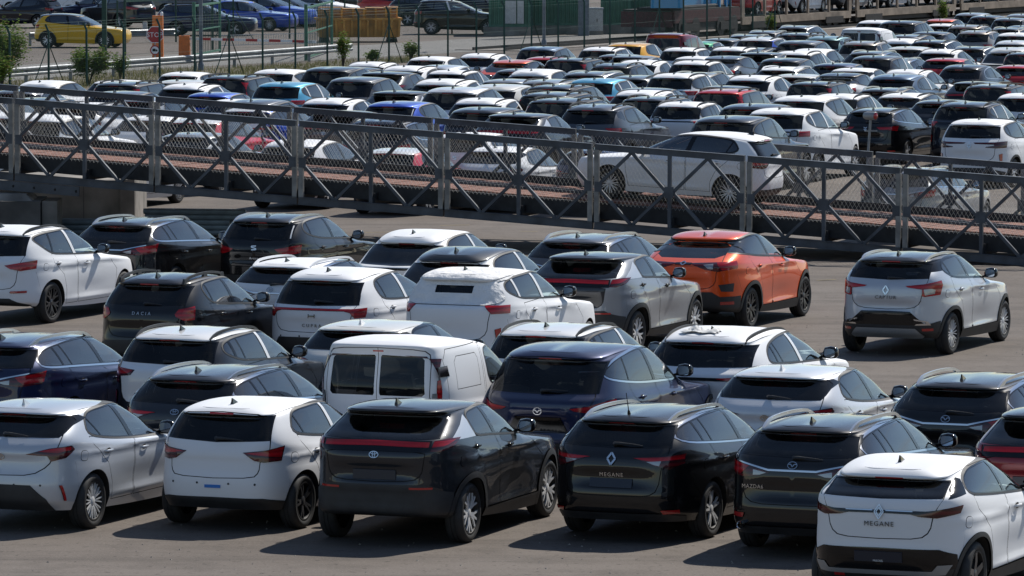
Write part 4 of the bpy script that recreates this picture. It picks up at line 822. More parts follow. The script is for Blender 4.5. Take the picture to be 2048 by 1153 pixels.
MODELS['family_suv'] = variant('tall_suv', cpil=None, cw=.03, D=(.20, -.32), B=(.92, -.34), C=(-.06, -.22),
    rear=[('rear_frame', [(0, 1.21), (.70, 1.23), (.65, 1.515), (0, 1.53)], 0), ('rear_window', [(0, 1.22), (.665, 1.24), (.615, 1.495), (0, 1.515)], 1), ('lamp_dark', [(.40, 1.13), (.62, 1.15), ('s', -.40, 1.17), ('s', -.5, .96), (.66, .94), (.66, 1.04), (.46, 1.06)], 0), ('lamp', [(.42, 1.125), (.62, 1.145), ('s', -.42, 1.165), ('s', -.48, 1.0), (.70, 1.06), (.5, 1.085)], 0)])
MODELS['long_suv'] = variant('tall_suv', cpil=None, bp=True, cw=.02, C=(.16, -.12), dlo=[(-.52, 1.26), (-.46, 1.46), (-.1, 1.54), (.75, 1.57), (1.15, 1.54), (1.5, 1.45), (1.92, 1.24), (1.96, 1.14), (1.2, 1.18), (.45, 1.20), (.0, 1.22)], dlobot=[(-.52, 1.26), (.0, 1.22), (1.2, 1.18), (1.96, 1.14)], D=(.5, -.3))
MODELS['ev_suv'] = model(kind='suv', ro=.86, wb=2.77, fo=.86, H=1.61, W=.925, wr=.36, ar=.40, belt=(1.16, 1.14, 1.08), sh=(1.04, 1.0, .90), gt=(1.43, 1.50, 1.44), xg0=-.70, xg1=-.44, xsp=-.62, zsp=1.485, cowl=2.42, wst=1.42, wt=.69, zlow=(.32, .2, .2), tail=(.12, .02, 0, .0, .02),
    bumps=[(0.02, .74, .38, .22, .03), (2.77, .7, .36, .22, .02), (1.4, .5, .7, .16, -.025)], rbumps=[(0, .76, .5, .1, .02)],
    dlo=[(-.16, 1.20), (-.14, 1.32), (.02, 1.42), (.4, 1.49), (.85, 1.51), (1.25, 1.485), (1.6, 1.38), (2.06, 1.15), (2.1, 1.08), (1.3, 1.12), (.4, 1.16)], dlobot=[(-.16, 1.2), (.4, 1.16), (1.3, 1.12), (2.1, 1.08)],
    B=(.98, -.4), C=(.13, -.3), D=(.32, -.5), bw=.06, cw=.02, bp=True, clad=.0, rdoor=[(.46, .3), (.45, .58), (.36, .82), (.06, 1.04), (.0, 1.18)],
    tailgate=[(0, .68), (.5, .69), (.60, .78), (.63, .98), (.68, 1.08), (.70, 1.2), (.64, 1.455), (0, 1.475)],
    rear=[('rear_frame', [(0, 1.155), (.71, 1.175), (.68, 1.44), (0, 1.46)], 0), ('rear_window', [(0, 1.165), (.66, 1.185), (.61, 1.42), (0, 1.44)], 1), ('lamp_bar_dark', [(0, 1.0), (.62, 1.0), (.62, 1.04), (0, 1.04)], 0), ('lamp', [(.30, 1.03), (.62, 1.06), ('s', -.40, 1.09), ('s', -.44, 1.0), (.66, .97)], 0)],
    rearlow=[('bumper_low', [(0, .46), (.6, .46), ('s', -.48, .40), ('s', -.46, .1), (0, .1)], 0)],
    handles=[(.34, 1.02), (1.40, .98)], fin=('fin', -.1), mir=(1.86, 1.17), rails=('flush', -.4, 1.2, 8, .025), wheel='star')
MODELS['ev_hatch'] = model(kind='hatchback', ro=.74, wb=2.77, fo=.81, H=1.54, W=.905, wr=.345, belt=(1.04, 1.06, 1.02), sh=(.94, .93, .86), gt=(1.36, 1.44, 1.38), xg0=-.60, xg1=-.36, xsp=-.52, zsp=1.40, cowl=2.45, wst=1.42, wt=.665, tail=(.10, .02, 0, .0, .02),
    bumps=[(0.02, .72, .38, .22, .025), (2.77, .7, .36, .22, .02), (1.4, .5, .7, .16, -.02)], rbumps=[(0, .72, .5, .1, .02)],
    dlo=[(.10, 1.12), (.0, 1.28), (.08, 1.38), (.45, 1.43), (.85, 1.445), (1.25, 1.42), (1.6, 1.33), (2.06, 1.11), (2.1, 1.04), (1.3, 1.06), (.5, 1.08)], dlobot=[(.1, 1.12), (.5, 1.08), (1.3, 1.06), (2.1, 1.04)],
    B=(.96, -.36), D=(.26, -.4), bw=.055, bp=True, rdoor=[(.46, .3), (.45, .56), (.36, .8), (.1, 1.0), (.08, 1.12)],
    tailgate=[(0, .62), (.5, .63), (.60, .72), (.63, .9), (.66, 1.02), (.69, 1.12), (.61, 1.375), (0, 1.395)],
    rear=[('rear_frame', [(0, 1.02), (.69, 1.04), (.64, 1.365), (0, 1.385)], 0), ('rear_window', [(0, 1.05), (.65, 1.065), (.60, 1.35), (0, 1.365)], 1), ('lamp_bar', [(0, .955), (.60, .955), (.60, .985), (0, .985)], 0), ('lamp', [(.46, .97), (.62, .985), ('s', -.40, 1.0), ('s', -.46, .86), (.66, .85), (.60, .93)], 0)],
    rearlow=[('bumper_low', [(0, .55), (.55, .55), (.64, .42), ('s', -.46, .36), ('s', -.44, .1), (0, .1)], 0)],
    handles=[(.34, .96), (1.40, .93)], wiper=(0, 1.08, -.3, 1.075), fin=('fin', -.08), mir=(1.84, 1.11), wheel='five')
MODELS['coupe_suv'] = model(kind='coupe_suv', keepsp=True, ro=.95, wb=2.72, fo=.90, H=1.575, W=.91, wr=.35, ar=.40, belt=(1.17, 1.13, 1.04), sh=(1.07, .99, .87), gt=(1.42, 1.50, 1.43), xg0=-.80, xg1=-.05, xsp=-.02, zsp=1.47, cowl=2.30, wst=1.42, wt=.665, tail=(.12, .02, 0, -.01, -.03), zlow=(.34, .22, .24),
    bumps=[(0.02, .74, .36, .24, .03), (2.72, .70, .36, .22, .025), (1.35, .5, .7, .16, -.025)], rbumps=[(0, .80, .5, .1, .02)], rows=[(8, 0, 1.475), (9, 0, 1.51), (10, 0, 1.515)],
    dlo=[(-.44, 1.285), (-.34, 1.34), (-.05, 1.445), (.35, 1.505), (.80, 1.52), (1.2, 1.495), (1.6, 1.38), (2.04, 1.15), (2.08, 1.08), (1.3, 1.14), (.4, 1.20), (-.1, 1.26)], dlobot=[(-.44, 1.285), (.4, 1.2), (1.3, 1.14), (2.08, 1.08)],
    B=(.98, -.4), C=(-.06, -.1), bw=.045, cw=.02, clad=.06, sill=.40, zdb=.36, rdoor=[(.48, .36), (.47, .6), (.37, .84), (.05, 1.06), (-.02, 1.26)],
    tailgate=[(0, .70), (.44, .71), (.56, .80), (.58, 1.0), (.64, 1.14), (.60, 1.25), (.54, 1.43), (0, 1.455)],
    rear=[('rear_window', [(0, 1.20), (.60, 1.205), (.555, 1.41), (0, 1.435)], 1), ('lamp_dark', [(0.12, 1.13), (.62, 1.15), ('s', -.52, 1.16), ('s', -.56, 1.04), (.60, 1.0), (.40, 1.03), (.2, 1.10)], 0), ('lamp', [(.56, 1.14), ('s', -.53, 1.155), ('s', -.57, 1.05), (.66, 1.02)], 0), ('lamp_clear', [(.36, 1.105), (.52, 1.12), (.52, 1.04), (.44, 1.05)], 0), ('lamp_bar_dark', [(0, 1.11), (.14, 1.105), (.14, 1.135), (0, 1.14)], 0)],
    rearlow=[('bumper_low', [(0, .66), (.50, .66), (.62, .58), ('s', -.46, .58), ('s', -.44, .1), (0, .1)], 0), ('vent', [(.60, .78), ('s', -.64, .80), ('s', -.66, .66), (.64, .67)], 0), ('reflector', [(.62, .50), (.78, .50), (.78, .45), (.62, .45)], 0)],
    handles=[(.33, 1.03), (1.42, .97)], fin=('fin', .12), mir=(1.88, 1.17), badge=('diamond', 1.12, .012), wheel='star')
MODELS['ev_coupe'] = variant('coupe_suv', keepsp=False, lip=.03, clad=.0, sill=None, zsp=1.44, xg1=-.30, xsp=-.52, rows=(), bp=True, bw=.055, badge=None, texts=[], gt=(1.36, 1.48, 1.43), belt=(1.06, 1.10, 1.04), sh=(.98, .97, .87),
    dlo=[(-.10, 1.22), (-.14, 1.32), (.02, 1.42), (.35, 1.475), (.80, 1.49), (1.2, 1.465), (1.6, 1.36), (2.04, 1.13), (2.08, 1.06), (1.3, 1.10), (.4, 1.14)], dlobot=[(-.1, 1.22), (.4, 1.14), (1.3, 1.1), (2.08, 1.06)], C=None,
    tailgate=[(0, .62), (.44, .63), (.56, .72), (.60, .96), (.68, 1.06), (.68, 1.12), (.62, 1.37), (0, 1.39)],
    rear=[('rear_frame', [(0, 1.02), (.69, 1.04), (.66, 1.35), (0, 1.37)], 0), ('rear_window', [(0, 1.04), (.66, 1.06), (.61, 1.335), (0, 1.35)], 1), ('lamp_bar_dark', [(0, .95), (.6, .95), (.6, .99), (0, .99)], 0), ('lamp', [(.46, .97), (.62, .99), ('s', -.46, 1.0), ('s', -.52, .88), (.66, .86)], 0)],
    rearlow=[('bumper_low', [(0, .50), (.50, .50), (.62, .45), ('s', -.46, .4), ('s', -.44, .1), (0, .1)], 0)], fin=('fin', .0))
MODELS['ev_coupe'].pop('C')
MODELS['mini_suv'] = variant('small_suv', ro=.74, wb=2.57, fo=.83, H=1.545, W=.89, wr=.33, belt=(1.13, 1.08, 1.0), sh=(1.0, .94, .84), gt=(1.40, 1.455, 1.40), zsp=1.455, pillar=None, clad=.045, rooftone=None, roofpart=True,
    dlo=[(-.20, 1.27), (-.16, 1.39), (.06, 1.45), (.70, 1.475), (1.1, 1.45), (1.5, 1.34), (1.93, 1.11), (1.97, 1.05), (1.2, 1.09), (.45, 1.13), (.05, 1.19)], dlobot=[(-.2, 1.27), (.45, 1.13), (1.2, 1.09), (1.97, 1.05)], cowl=2.18, wst=1.32, C=(.02, -.1), cw=.02, B=(.90, -.36),
    tailgate=[(0, .66), (.44, .67), (.56, .76), (.59, .95), (.64, 1.08), (.66, 1.16), (.605, 1.42), (0, 1.445)],
    rear=[('rear_frame', [(0, 1.125), (.66, 1.145), (.64, 1.41), (0, 1.43)], 0), ('rear_window', [(0, 1.135), (.605, 1.15), (.57, 1.395), (0, 1.415)], 1), ('c_pillar', [(.625, 1.17), (.645, 1.17), (.615, 1.385), (.60, 1.385)], 0), ('lamp', [(.40, .985), (.60, 1.02), ('s', -.40, 1.06), ('s', -.44, .92), (.64, .88), (.46, .93)], 0)],
    rearlow=[('bumper_low', [(0, .52), (.62, .52), ('s', -.42, .50), ('s', -.40, .1), (0, .1)], 0)], badge=('ess', 1.0), texts=[('Arona', .0, .82, .045, 1.1, 'chrome')], mir=(1.78, 1.10), handles=[(.30, .97), (1.28, .93)], wiper=(0, 1.15, -.3, 1.14), rails=('flush', -.4, 1.1, 8, .03))
MODELS['mini_suv'].pop('D')
MODELS['sharp_suv'] = variant('family_suv', H=1.62, badge=('diamond2', 1.03, .01), texts=[('AUSTRAL', 0, .93, .045, 1.3, 'letter')], clad=.05, sill=.34, rails=None, fin=('fin', -.05),
    rear=[('rear_frame', [(0, 1.19), (.70, 1.205), (.64, 1.475), (0, 1.49)], 0), ('rear_window', [(0, 1.20), (.675, 1.215), (.615, 1.46), (0, 1.475)], 1), ('lamp_dark', [(.10, 1.10), (.62, 1.11), ('s', -.42, 1.13), ('s', -.48, .98), (.66, .97), (.40, .99), (.42, 1.01), (.60, 1.03), (.60, 1.06), (.14, 1.07)], 0)], gt=(1.47, 1.525, 1.46), zsp=1.53, belt=(1.19, 1.15, 1.06), sh=(1.06, 1.0, .88),
    dlo=[(-.36, 1.30), (-.32, 1.45), (.0, 1.515), (.75, 1.54), (1.15, 1.51), (1.5, 1.42), (1.92, 1.21), (1.96, 1.12), (1.2, 1.16), (.45, 1.19), (.0, 1.21)], dlobot=[(-.36, 1.3), (.0, 1.21), (.45, 1.19), (1.2, 1.16), (1.96, 1.12)], tailgate=[(0, .66), (.5, .67), (.61, .76), (.63, .98), (.67, 1.12), (.70, 1.22), (.63, 1.49), (0, 1.51)])
MODELS['sharp_suv'].pop('D')
MODELS['rugged_suv'] = variant('suv', H=1.66, wb=2.66, belt=(1.20, 1.15, 1.10), sh=(1.08, 1.02, .94), gt=(1.48, 1.53, 1.48), zsp=1.56, clad=.07, sill=.42, zdb=.38, xg0=-.74, xg1=-.52, xsp=-.62, bp=None, nr=5.5,
    dlo=[(-.02, 1.26), (.0, 1.46), (.12, 1.535), (.75, 1.56), (1.15, 1.535), (1.5, 1.44), (1.9, 1.24), (1.95, 1.15), (1.2, 1.19), (.45, 1.21)], dlobot=[(-.02, 1.26), (.45, 1.21), (1.2, 1.19), (1.95, 1.15)], pillar=[('window_quarter', [(-.42, 1.36), (-.38, 1.48), (-.10, 1.52), (-.12, 1.28)])],
    tailgate=[(0, .66), (.5, .67), (.60, .76), (.63, .98), (.67, 1.14), (.70, 1.22), (.65, 1.52), (0, 1.545)],
    rear=[('rear_frame', [(0, 1.20), (.69, 1.22), (.66, 1.51), (0, 1.53)], 0), ('rear_window', [(0, 1.22), (.64, 1.235), (.60, 1.49), (0, 1.51)], 1), ('lamp', [(.52, 1.12), ('s', -.46, 1.12), ('s', -.42, .94), (.72, .92), (.66, 1.03)], 0)], texts=[('DACIA', 0, 1.08, .055, 1.7, 'satin')], rails=('feet', -.42, 1.15, 8, .06), C=None, wiper=(0, 1.24, -.3, 1.25), rearlow=[('bumper_low', [(0, .62), (.60, .62), ('s', -.5, .6), ('s', -.46, .1), (0, .1)], 0)], mir=(1.72, 1.22))
MODELS['rugged_suv'].pop('C')
MODELS['square_estate'] = variant('estate', kind='estate_car', H=1.63, W=.895, wb=2.90, fo=.78, ro=.87, wr=.325, belt=(1.15, 1.10, 1.02), sh=(1.02, .96, .86), gt=(1.50, 1.54, 1.47), xg0=-.80, xg1=-.70, xsp=-.72, zsp=1.565, wt=.70, cowl=2.45, wst=1.50, nr=6.5, ng=8, clad=.05, sill=.36, zdb=.34, tail=(.08, .0, 0, .0, .02),
    dlo=[(-.50, 1.20), (-.52, 1.42), (-.42, 1.51), (.3, 1.545), (.85, 1.55), (1.25, 1.525), (1.65, 1.42), (2.16, 1.16), (2.20, 1.06), (1.2, 1.12), (.3, 1.15)], dlobot=[(-.5, 1.2), (.3, 1.15), (1.2, 1.12), (2.2, 1.06)], B=(1.08, -.3), C=(.04, -.1), cw=.035,
    tailgate=[(0, .60), (.5, .61), (.60, .7), (.63, 1.1), (.645, 1.2), (.63, 1.50), (0, 1.545)],
    rear=[('rear_frame', [(0, 1.12), (.645, 1.13), (.635, 1.50), (0, 1.53)], 0), ('rear_window', [(0, 1.14), (.60, 1.15), (.585, 1.48), (0, 1.505)], 1), ('lamp', [(.70, 1.44), ('s', -.68, 1.46), ('s', -.64, .98), (.72, .96)], 0)],
    rearlow=[('bumper_low', [(0, .56), (.66, .56), ('s', -.5, .5), ('s', -.46, .1), (0, .1)], 0)], rails=('feet', -.5, 1.3, 8, .065), plate=None, fin=('fin', -.3), mir=(2.02, 1.13), texts=[('DACIA', 0, 1.0, .05, 1.7, 'satin')], wiper=(0, 1.16, -.3, 1.17), handles=[(.38, 1.0), (1.45, .96)])

MODELS['megane_estate'] = variant('estate', badge=('diamond', .965, .012), texts=[('MEGANE', 0, .79, .045, 1.25, 'chrome')], fin=('rod', -.42))
MODELS['mazda_estate'] = variant('wagon', texts=[('MAZDA6', .46, .80, .045, 1.1, 'chrome')])
MODELS['toyota_estate'] = variant('estate', badge=('ovals', .99, .012), plate=None)
MODELS['cupra_hatch'] = variant('ev_hatch', badge=('bars', .872, .012), badge_role='lampdark', texts=[('CUPRA', 0, .73, .05, 1.7, 'letter')])
MODELS['covered_suv'] = variant('tall_suv', rails=None, rear=[('cover', [(0, 1.17), (.55, 1.17), (.68, 1.19), ('s', -.46, 1.26), ('s', -.42, 1.5), (.66, 1.52), (0, 1.55)], 0), ('rear_window', [(0, 1.335), (.30, 1.335), (.30, 1.44), (0, 1.44)], 0), ('lamp', [(.55, 1.17), (.68, 1.17), ('s', -.40, 1.17), ('s', -.44, 1.05), (.66, 1.05)], 0)], rawreg=[('cover', [(0, 6.9), (1.0, 6.9), (1.25, 7.3), (1.4, 8.2), (1.45, 10), (0, 10)])], wiper=None)
MODELS['r5'] = variant('supermini', roofpart=True, vroof=7.2, clad=.05, wheel='star')
def blue_tape(sh, add): add('tape', 'tape_strip', place(gbox(-.10, .10, -.018, .018, 0, .008), rear_frame(sh, 0, .53, .004)), 'bluetape', None)
MODELS['taped_supermini'] = variant('supermini', extra=(blue_tape,))

def fuel_box(sh, add):
    p, n = side_pt(sh, -.45, 1.46); ex = np.array([1., 0, 0]); g = gprism([(-.16, -.06), (.16, -.07), (.16, .07), (-.16, .07)], .022, (p+n*.002, ex, np.cross(n, ex), n)); add('flap', 'vent_box', g, 'gloss', None)
MODELS['van']['extra'] = (fuel_box,)

def sensors(sh, add):
    for y in (-.52, -.2, .2, .52): add(f'sensor{y}', 'parking_sensor', place(gprism([(.013*math.cos(a), .013*math.sin(a)) for a in np.arange(10)*PI/5], .004), rear_frame(sh, y, .565, .001)), 'lining', None, near=True)
for k_ in ('hatchback', 'taped_supermini', 'ev_crossover', 'suv', 'cupra_hatch'): MODELS[k_]['extra'] = tuple(MODELS[k_].get('extra', ()))+(sensors,)
# ---------------------------------------------------------------- placing cars
def spawn(key, m, pos, yaw, scheme, near=True, name='car', z=0., tilt=None):
    col = bpy.context.scene.collection.objects
    root = bpy.data.objects.new(m.get('kind', name), None); col.link(root); root.empty_display_size = .3
    root.location = (pos[0], pos[1], z); root.rotation_euler = (0, 0, PI/2-math.radians(yaw))
    if tilt: root.rotation_euler = tilt
    made = {}
    for q in (m['_near'] if near else m['_far']):
        if q['k'] in scheme.get('skip', ()): continue
        o = bpy.data.objects.new(q['name'], q['mesh']); col.link(o); o.parent = made.get(q['parent'], root); made[q['k']] = o
        for i, r in enumerate([q['role']] if isinstance(q['role'], str) else q['role']):
            v = scheme.get(r) or (scheme['paint'] if r in ('roof', 'tailgate', 'cpil') else None)
            if v: o.material_slots[i].link = 'OBJECT'; o.material_slots[i].material = MAT[v]
    hub, ty, rim, whole = wheel_mesh(m['wr'], scheme.get('wheel', m.get('wheel', 'double')), scheme.get('rimtone', 'alloy'))
    tr = m['W']-.135
    for x in (0, m['wb']):
        for s in (-1, 1):
            w = bpy.data.objects.new('wheel', hub if near else whole); col.link(w); w.parent = root; w.location = (x, s*tr, m['wr']); w.rotation_euler = (0, random.random()*6, PI if s > 0 else 0)
            if near:
                for nm, me in (('tyre', ty), ('rim', rim)):
                    o = bpy.data.objects.new(nm, me); col.link(o); o.parent = w
    return root
# ---------------------------------------------------------------- ground
def ground_mat(name, c0, c1, c2, scale=1., bump=.25):
    m, nt, b = nodes(name); N, L = nt.nodes, nt.links; tc = N.new('ShaderNodeTexCoord')
    def noise(s, d=8, r=.6, vec=None):
        n = N.new('ShaderNodeTexNoise'); n.inputs['Scale'].default_value = s; n.inputs['Detail'].default_value = d; n.inputs['Roughness'].default_value = r; L.new(vec or tc.outputs['Object'], n.inputs['Vector']); return n
    big = noise(.16*scale, 6, .6); mid = noise(1.3*scale, 8, .65); fine = noise(34*scale, 6, .75)
    mp = N.new('ShaderNodeMapping'); mp.inputs['Rotation'].default_value = (0, 0, math.radians(20)); mp.inputs['Scale'].default_value = (.12, 1.4, 1); L.new(tc.outputs['Object'], mp.inputs[0]); st = noise(.8, 8, .7, mp.outputs[0])   # tyre and drip streaks along the lanes
    def mixc(f, a, b_, lo, hi):
        r = N.new('ShaderNodeMapRange'); r.inputs[1].default_value = lo; r.inputs[2].default_value = hi; L.new(f, r.inputs[0]); x = N.new('ShaderNodeMix'); x.data_type = 'RGBA'; L.new(r.outputs[0], x.inputs['Factor'])
        for s_, v in (('A', a), ('B', b_)):
            if isinstance(v, tuple): x.inputs[s_].default_value = (*v, 1)
            else: L.new(v, x.inputs[s_])
        return x.outputs['Result']
    a = mixc(big.outputs['Fac'], c0, c1, .38, .62); a = mixc(mid.outputs['Fac'], a, c2, .46, .78); dk = tuple(q*.50 for q in c0)
    a2 = mixc(st.outputs['Fac'], a, dk, .50, .76); lt = tuple(min(1, q*1.9) for q in c1); a3 = mixc(fine.outputs['Fac'], a2, lt, .56, .74); a4 = mixc(fine.outputs['Fac'], tuple(q*.30 for q in c0), a3, .28, .44)
    sp = noise(9*scale, 3, .5); a4 = mixc(sp.outputs['Fac'], a4, tuple(q*.5 for q in c0), .62, .70); L.new(a4, b.inputs['Base Color']); b.inputs['Roughness'].default_value = .86; b.inputs['Specular IOR Level'].default_value = .35
    bp = N.new('ShaderNodeBump'); bp.inputs['Strength'].default_value = bump; bp.inputs['Distance'].default_value = .012; L.new(fine.outputs['Fac'], bp.inputs['Height']); L.new(bp.outputs[0], b.inputs['Normal'])
    MAT[name] = m
ground_mat('asphalt', (.112, .092, .077), (.142, .121, .105), (.076, .063, .053)); ground_mat('road', (.17, .165, .155), (.20, .195, .185), (.145, .14, .132)); ground_mat('concrete_slab', (.20, .18, .16), (.24, .22, .20), (.16, .145, .13)); ground_mat('soil', (.10, .085, .055), (.13, .11, .075), (.07, .065, .04), 2.)
def sheet(name, pts, z, mat):
    o = obj(name, (np.array([(p[0], p[1], z) for p in pts], float), None, [tuple(range(len(pts)))]), mat); o['kind'] = 'structure'; return o
sheet('ground', [(-900, -300), (900, -300), (900, 3000), (-900, 3000)], 0, 'asphalt')
E_ = lambda *q: at(*q)[:2]
# verge along the fence, road and yard beyond it
sheet('verge', [E_(-80, 196), E_(300, 168), E_(560, 150), E_(860, 121), E_(860, 115), E_(700, 122), E_(560, 132), E_(300, 140), E_(-80, 172)], .006, 'soil')
sheet('road', [E_(-80, 171), E_(300, 139), E_(700, 118), E_(1300, 84), E_(1400, 76), E_(1400, 66), E_(1000, 74), E_(740, 90), E_(300, 112), E_(-80, 140)], .004, 'road')
simple('line_white', (.45, .44, .41), .8, noise=.35, nscale=3); simple('line_yellow', (.30, .24, .12), .85, noise=.4, nscale=2)
for i, (p, q, wd, mt) in enumerate([((730, 113), (860, 109), .12, 'line_white'), ((950, 99), (1080, 91), .12, 'line_white'), ((880, 452), (940, 451), .07, 'line_yellow'), ((730, 466), (800, 465), .06, 'line_yellow'), ((1634, 562), (1672, 560), .07, 'line_yellow'), ((2005, 432), (2048, 425), .08, 'line_yellow'), ((1040, 464), (1075, 464), .06, 'line_yellow')]):
    a, b = at(*p), at(*q); d = (b-a)/np.linalg.norm(b-a); s = np.array([-d[1], d[0], 0])*wd/2; o = sheet('painted_line', [(a-s)[:2], (b-s)[:2], (b+s)[:2], (a+s)[:2]], .009, mt)

# ---------------------------------------------------------------- loading ramp
simple('steel', (.062, .072, .088), .5, .35, noise=.35, nscale=3); simple('steel_light', (.20, .20, .195), .5, .35, noise=.4, nscale=4); simple('steel_dark', (.022, .024, .028), .6, .3, noise=.3); simple('deck_wood', (.19, .088, .062), .85, noise=.35, nscale=7, bump=.3); simple('wire', (.62, .59, .52), .45, .2); simple('concrete', (.22, .20, .175), .9, noise=.45, nscale=1.6, bump=.5); simple('concrete_dark', (.10, .095, .088), .9, noise=.5, nscale=1.2)
A0 = ray_y(30, 354, 113.)
B0 = ray_y(1804, 503, 106.); NP = 6
DIR = (B0-A0)/NP; HT = np.array([0, 0, 1.58])
flat = DIR.copy(); flat[2] = 0; flat /= np.linalg.norm(flat); INW = np.array([-flat[1], flat[0], 0]); INW = INW if INW[1] > 0 else -INW   # towards the far truss
U = DIR/np.linalg.norm(DIR); UPV = np.cross(INW, U); UPV = UPV if UPV[2] > 0 else -UPV
ramp = empty('loading_ramp', A0*np.array([1, 1, 0])); tag(ramp, 'grey steel truss loading ramp with wire mesh sides and brown plank deck', 'ramp'); R0 = np.array(ramp.location)
P_ = lambda i, side, h: A0+DIR*i+INW*(3.75 if side else 0)+np.array([0, 0, h])-R0
K0, K1 = -1, NP+2
T_H = 1.56
for side in (0, 1):
    sh_ = .35 if side else 0                       # the far truss is staggered
    for i in range(K0, K1):
        j = i+sh_-(1 if side else 0)*.9
        if j+1 > 7.35: break
        g0 = lambda t, h: P_(j+t, side, h)
        obj('top_chord', gjoin([gbar(g0(.012, T_H), g0(.988, T_H), .09, .12), gbar(g0(.012, T_H+.062), g0(.988, T_H+.062), .13, .012)]), 'steel', ramp)
        obj('bottom_chord', gjoin([gbar(g0(.006, .0), g0(.994, .0), .09, .14), gbar(g0(.006, -.072), g0(.994, -.072), .14, .012), gbar(g0(.006, .072), g0(.994, .072), .14, .012)]), 'steel', ramp)
        for t in (.022, .978): obj('post', gjoin([gbar(g0(t, .06), g0(t, T_H-.05), .075, .085, flat), gbar(g0(t, .06)-INW*.045, g0(t, T_H-.05)-INW*.045, .012, .10, flat)]), 'steel_light', ramp)
        obj('middle_post', gbar(g0(.5, .06), g0(.5, T_H-.05), .07, .07, flat), 'steel', ramp)
        mid = .78
        obj('gusset', gjoin([gbar(g0(.5, mid-.11)-INW*.04, g0(.5, mid+.11)-INW*.04, .012, .19, flat)]), 'steel', ramp)
        for t in (.035, .965): obj('gusset', gbar(g0(t, mid-.10)-INW*.05, g0(t, mid+.10)-INW*.05, .012, .15, flat), 'steel', ramp)
        for a, b in ((0.02, .25), (.48, .25), (.52, .75), (.98, .75)):
            obj('diagonal_brace', gbar(g0(a, mid), g0(b, T_H-.05), .06, .06, UPV), 'steel', ramp); obj('diagonal_brace', gbar(g0(a, mid), g0(b, .06), .06, .06, UPV), 'steel', ramp)
        # chain link: two sets of slanting wires
        Lp = np.linalg.norm(DIR); gs = []; z0, z1 = .42, T_H-.04; stp = .085; off = INW*(.07 if not side else -.07)
        wv, wf = [], []
        def wire(p, q):
            d = q-p; d /= np.linalg.norm(d); s1 = np.cross(d, INW); k = len(wv); e = .0019
            for pp in (p, q): wv.extend([pp+s1*e, pp-s1*e*.5+INW*e, pp-s1*e*.5-INW*e])
            for a in range(3): wf.append((k+a, k+(a+1) % 3, k+3+(a+1) % 3, k+3+a))
        hh = z1-z0; slope = .62
        for sg in (1, -1):
            n = int((Lp+hh*slope)/stp)
            for c in range(n+1):
                x0 = c*stp-(hh*slope if sg > 0 else 0); x1 = x0+sg*hh*slope
                pa, pb = (x0, z0), (x1, z1)
                def clipx(p, q, lim, keep_gt):
                    if (p[0] < lim) == keep_gt and (q[0] < lim) == keep_gt: return None
                    if (p[0] < lim) == keep_gt: t = (lim-p[0])/(q[0]-p[0]); p = (lim, p[1]+(q[1]-p[1])*t)
                    elif (q[0] < lim) == keep_gt: t = (lim-p[0])/(q[0]-p[0]); q = (lim, p[1]+(q[1]-p[1])*t)
                    return p, q
                r = clipx(pa, pb, 0, True)
                if r: r = clipx(*r, Lp, False)
                if r: wire(g0(r[0][0]/Lp, r[0][1])+off, g0(r[1][0]/Lp, r[1][1])+off)
        o = obj('wire_mesh', (np.array(wv), None, wf), 'wire', ramp); o['kind'] = 'stuff'
# deck: planks across, two wheel tracks, kerbs and side beams
PW = .145; dv, df = [], []; n = int((K1-K0+1)*np.linalg.norm(DIR)/PW)
for t0, t1 in ((.35, 1.55), (2.05, 3.35)):
    for k in range(n):
        c = P_(K0-.2, 0, .47)+U*(k*PW); e = U*(PW*.45); jz = np.array([0, 0, random.uniform(-.005, .005)])
        v = [c-e+INW*t0+jz, c+e+INW*t0+jz, c+e+INW*t1+jz, c-e+INW*t1+jz]; b = len(dv); dv += v+[q-np.array([0, 0, .05]) for q in v]
        df += [(b, b+1, b+2, b+3), (b, b+4, b+5, b+1), (b+1, b+5, b+6, b+2), (b+2, b+6, b+7, b+3), (b+3, b+7, b+4, b)]
o = obj('deck_planks', (np.array(dv), None, df), 'deck_wood', ramp); o['kind'] = 'stuff'
e0, e1 = K0-.2, K1
for t, wd, h0, h1, mt in ((.28, .10, .12, .44, 'steel_dark'), (3.45, .10, .12, .62, 'steel_dark'), (1.80, .5, .33, .40, 'steel_dark')):
    obj('deck_beam', gbar(P_(e0, 0, (h0+h1)/2)+INW*t, P_(e1, 0, (h0+h1)/2)+INW*t, wd, h1-h0), mt, ramp)
for t in (1.62, 1.98): obj('guide_rail', gbar(P_(e0, 0, .50)+INW*t, P_(e1, 0, .50)+INW*t, .05, .05), 'steel', ramp)
for i in np.arange(K0, K1, .5): obj('cross_beam', gbar(P_(i, 0, .16)+INW*.05, P_(i, 0, .16)+INW*3.7, .12, .22), 'steel_dark', ramp)
# perforated bearer over the pier
g = [gbar(P_(-.75, 0, -.19)-INW*.06, P_(.47, 0, -.19)-INW*.06, .03, .20)]; ho = []
for k in range(8): ho.append(gmove(glathe([(0, -.004), (.028, -.004), (.028, .004), (0, .004)], 10), P_(-.6+k*.15, 0, -.19)-INW*.078))
obj('bearer', gjoin(g), 'steel', ramp); 
for q in ho: obj('bolt_hole', q, 'gap', ramp)

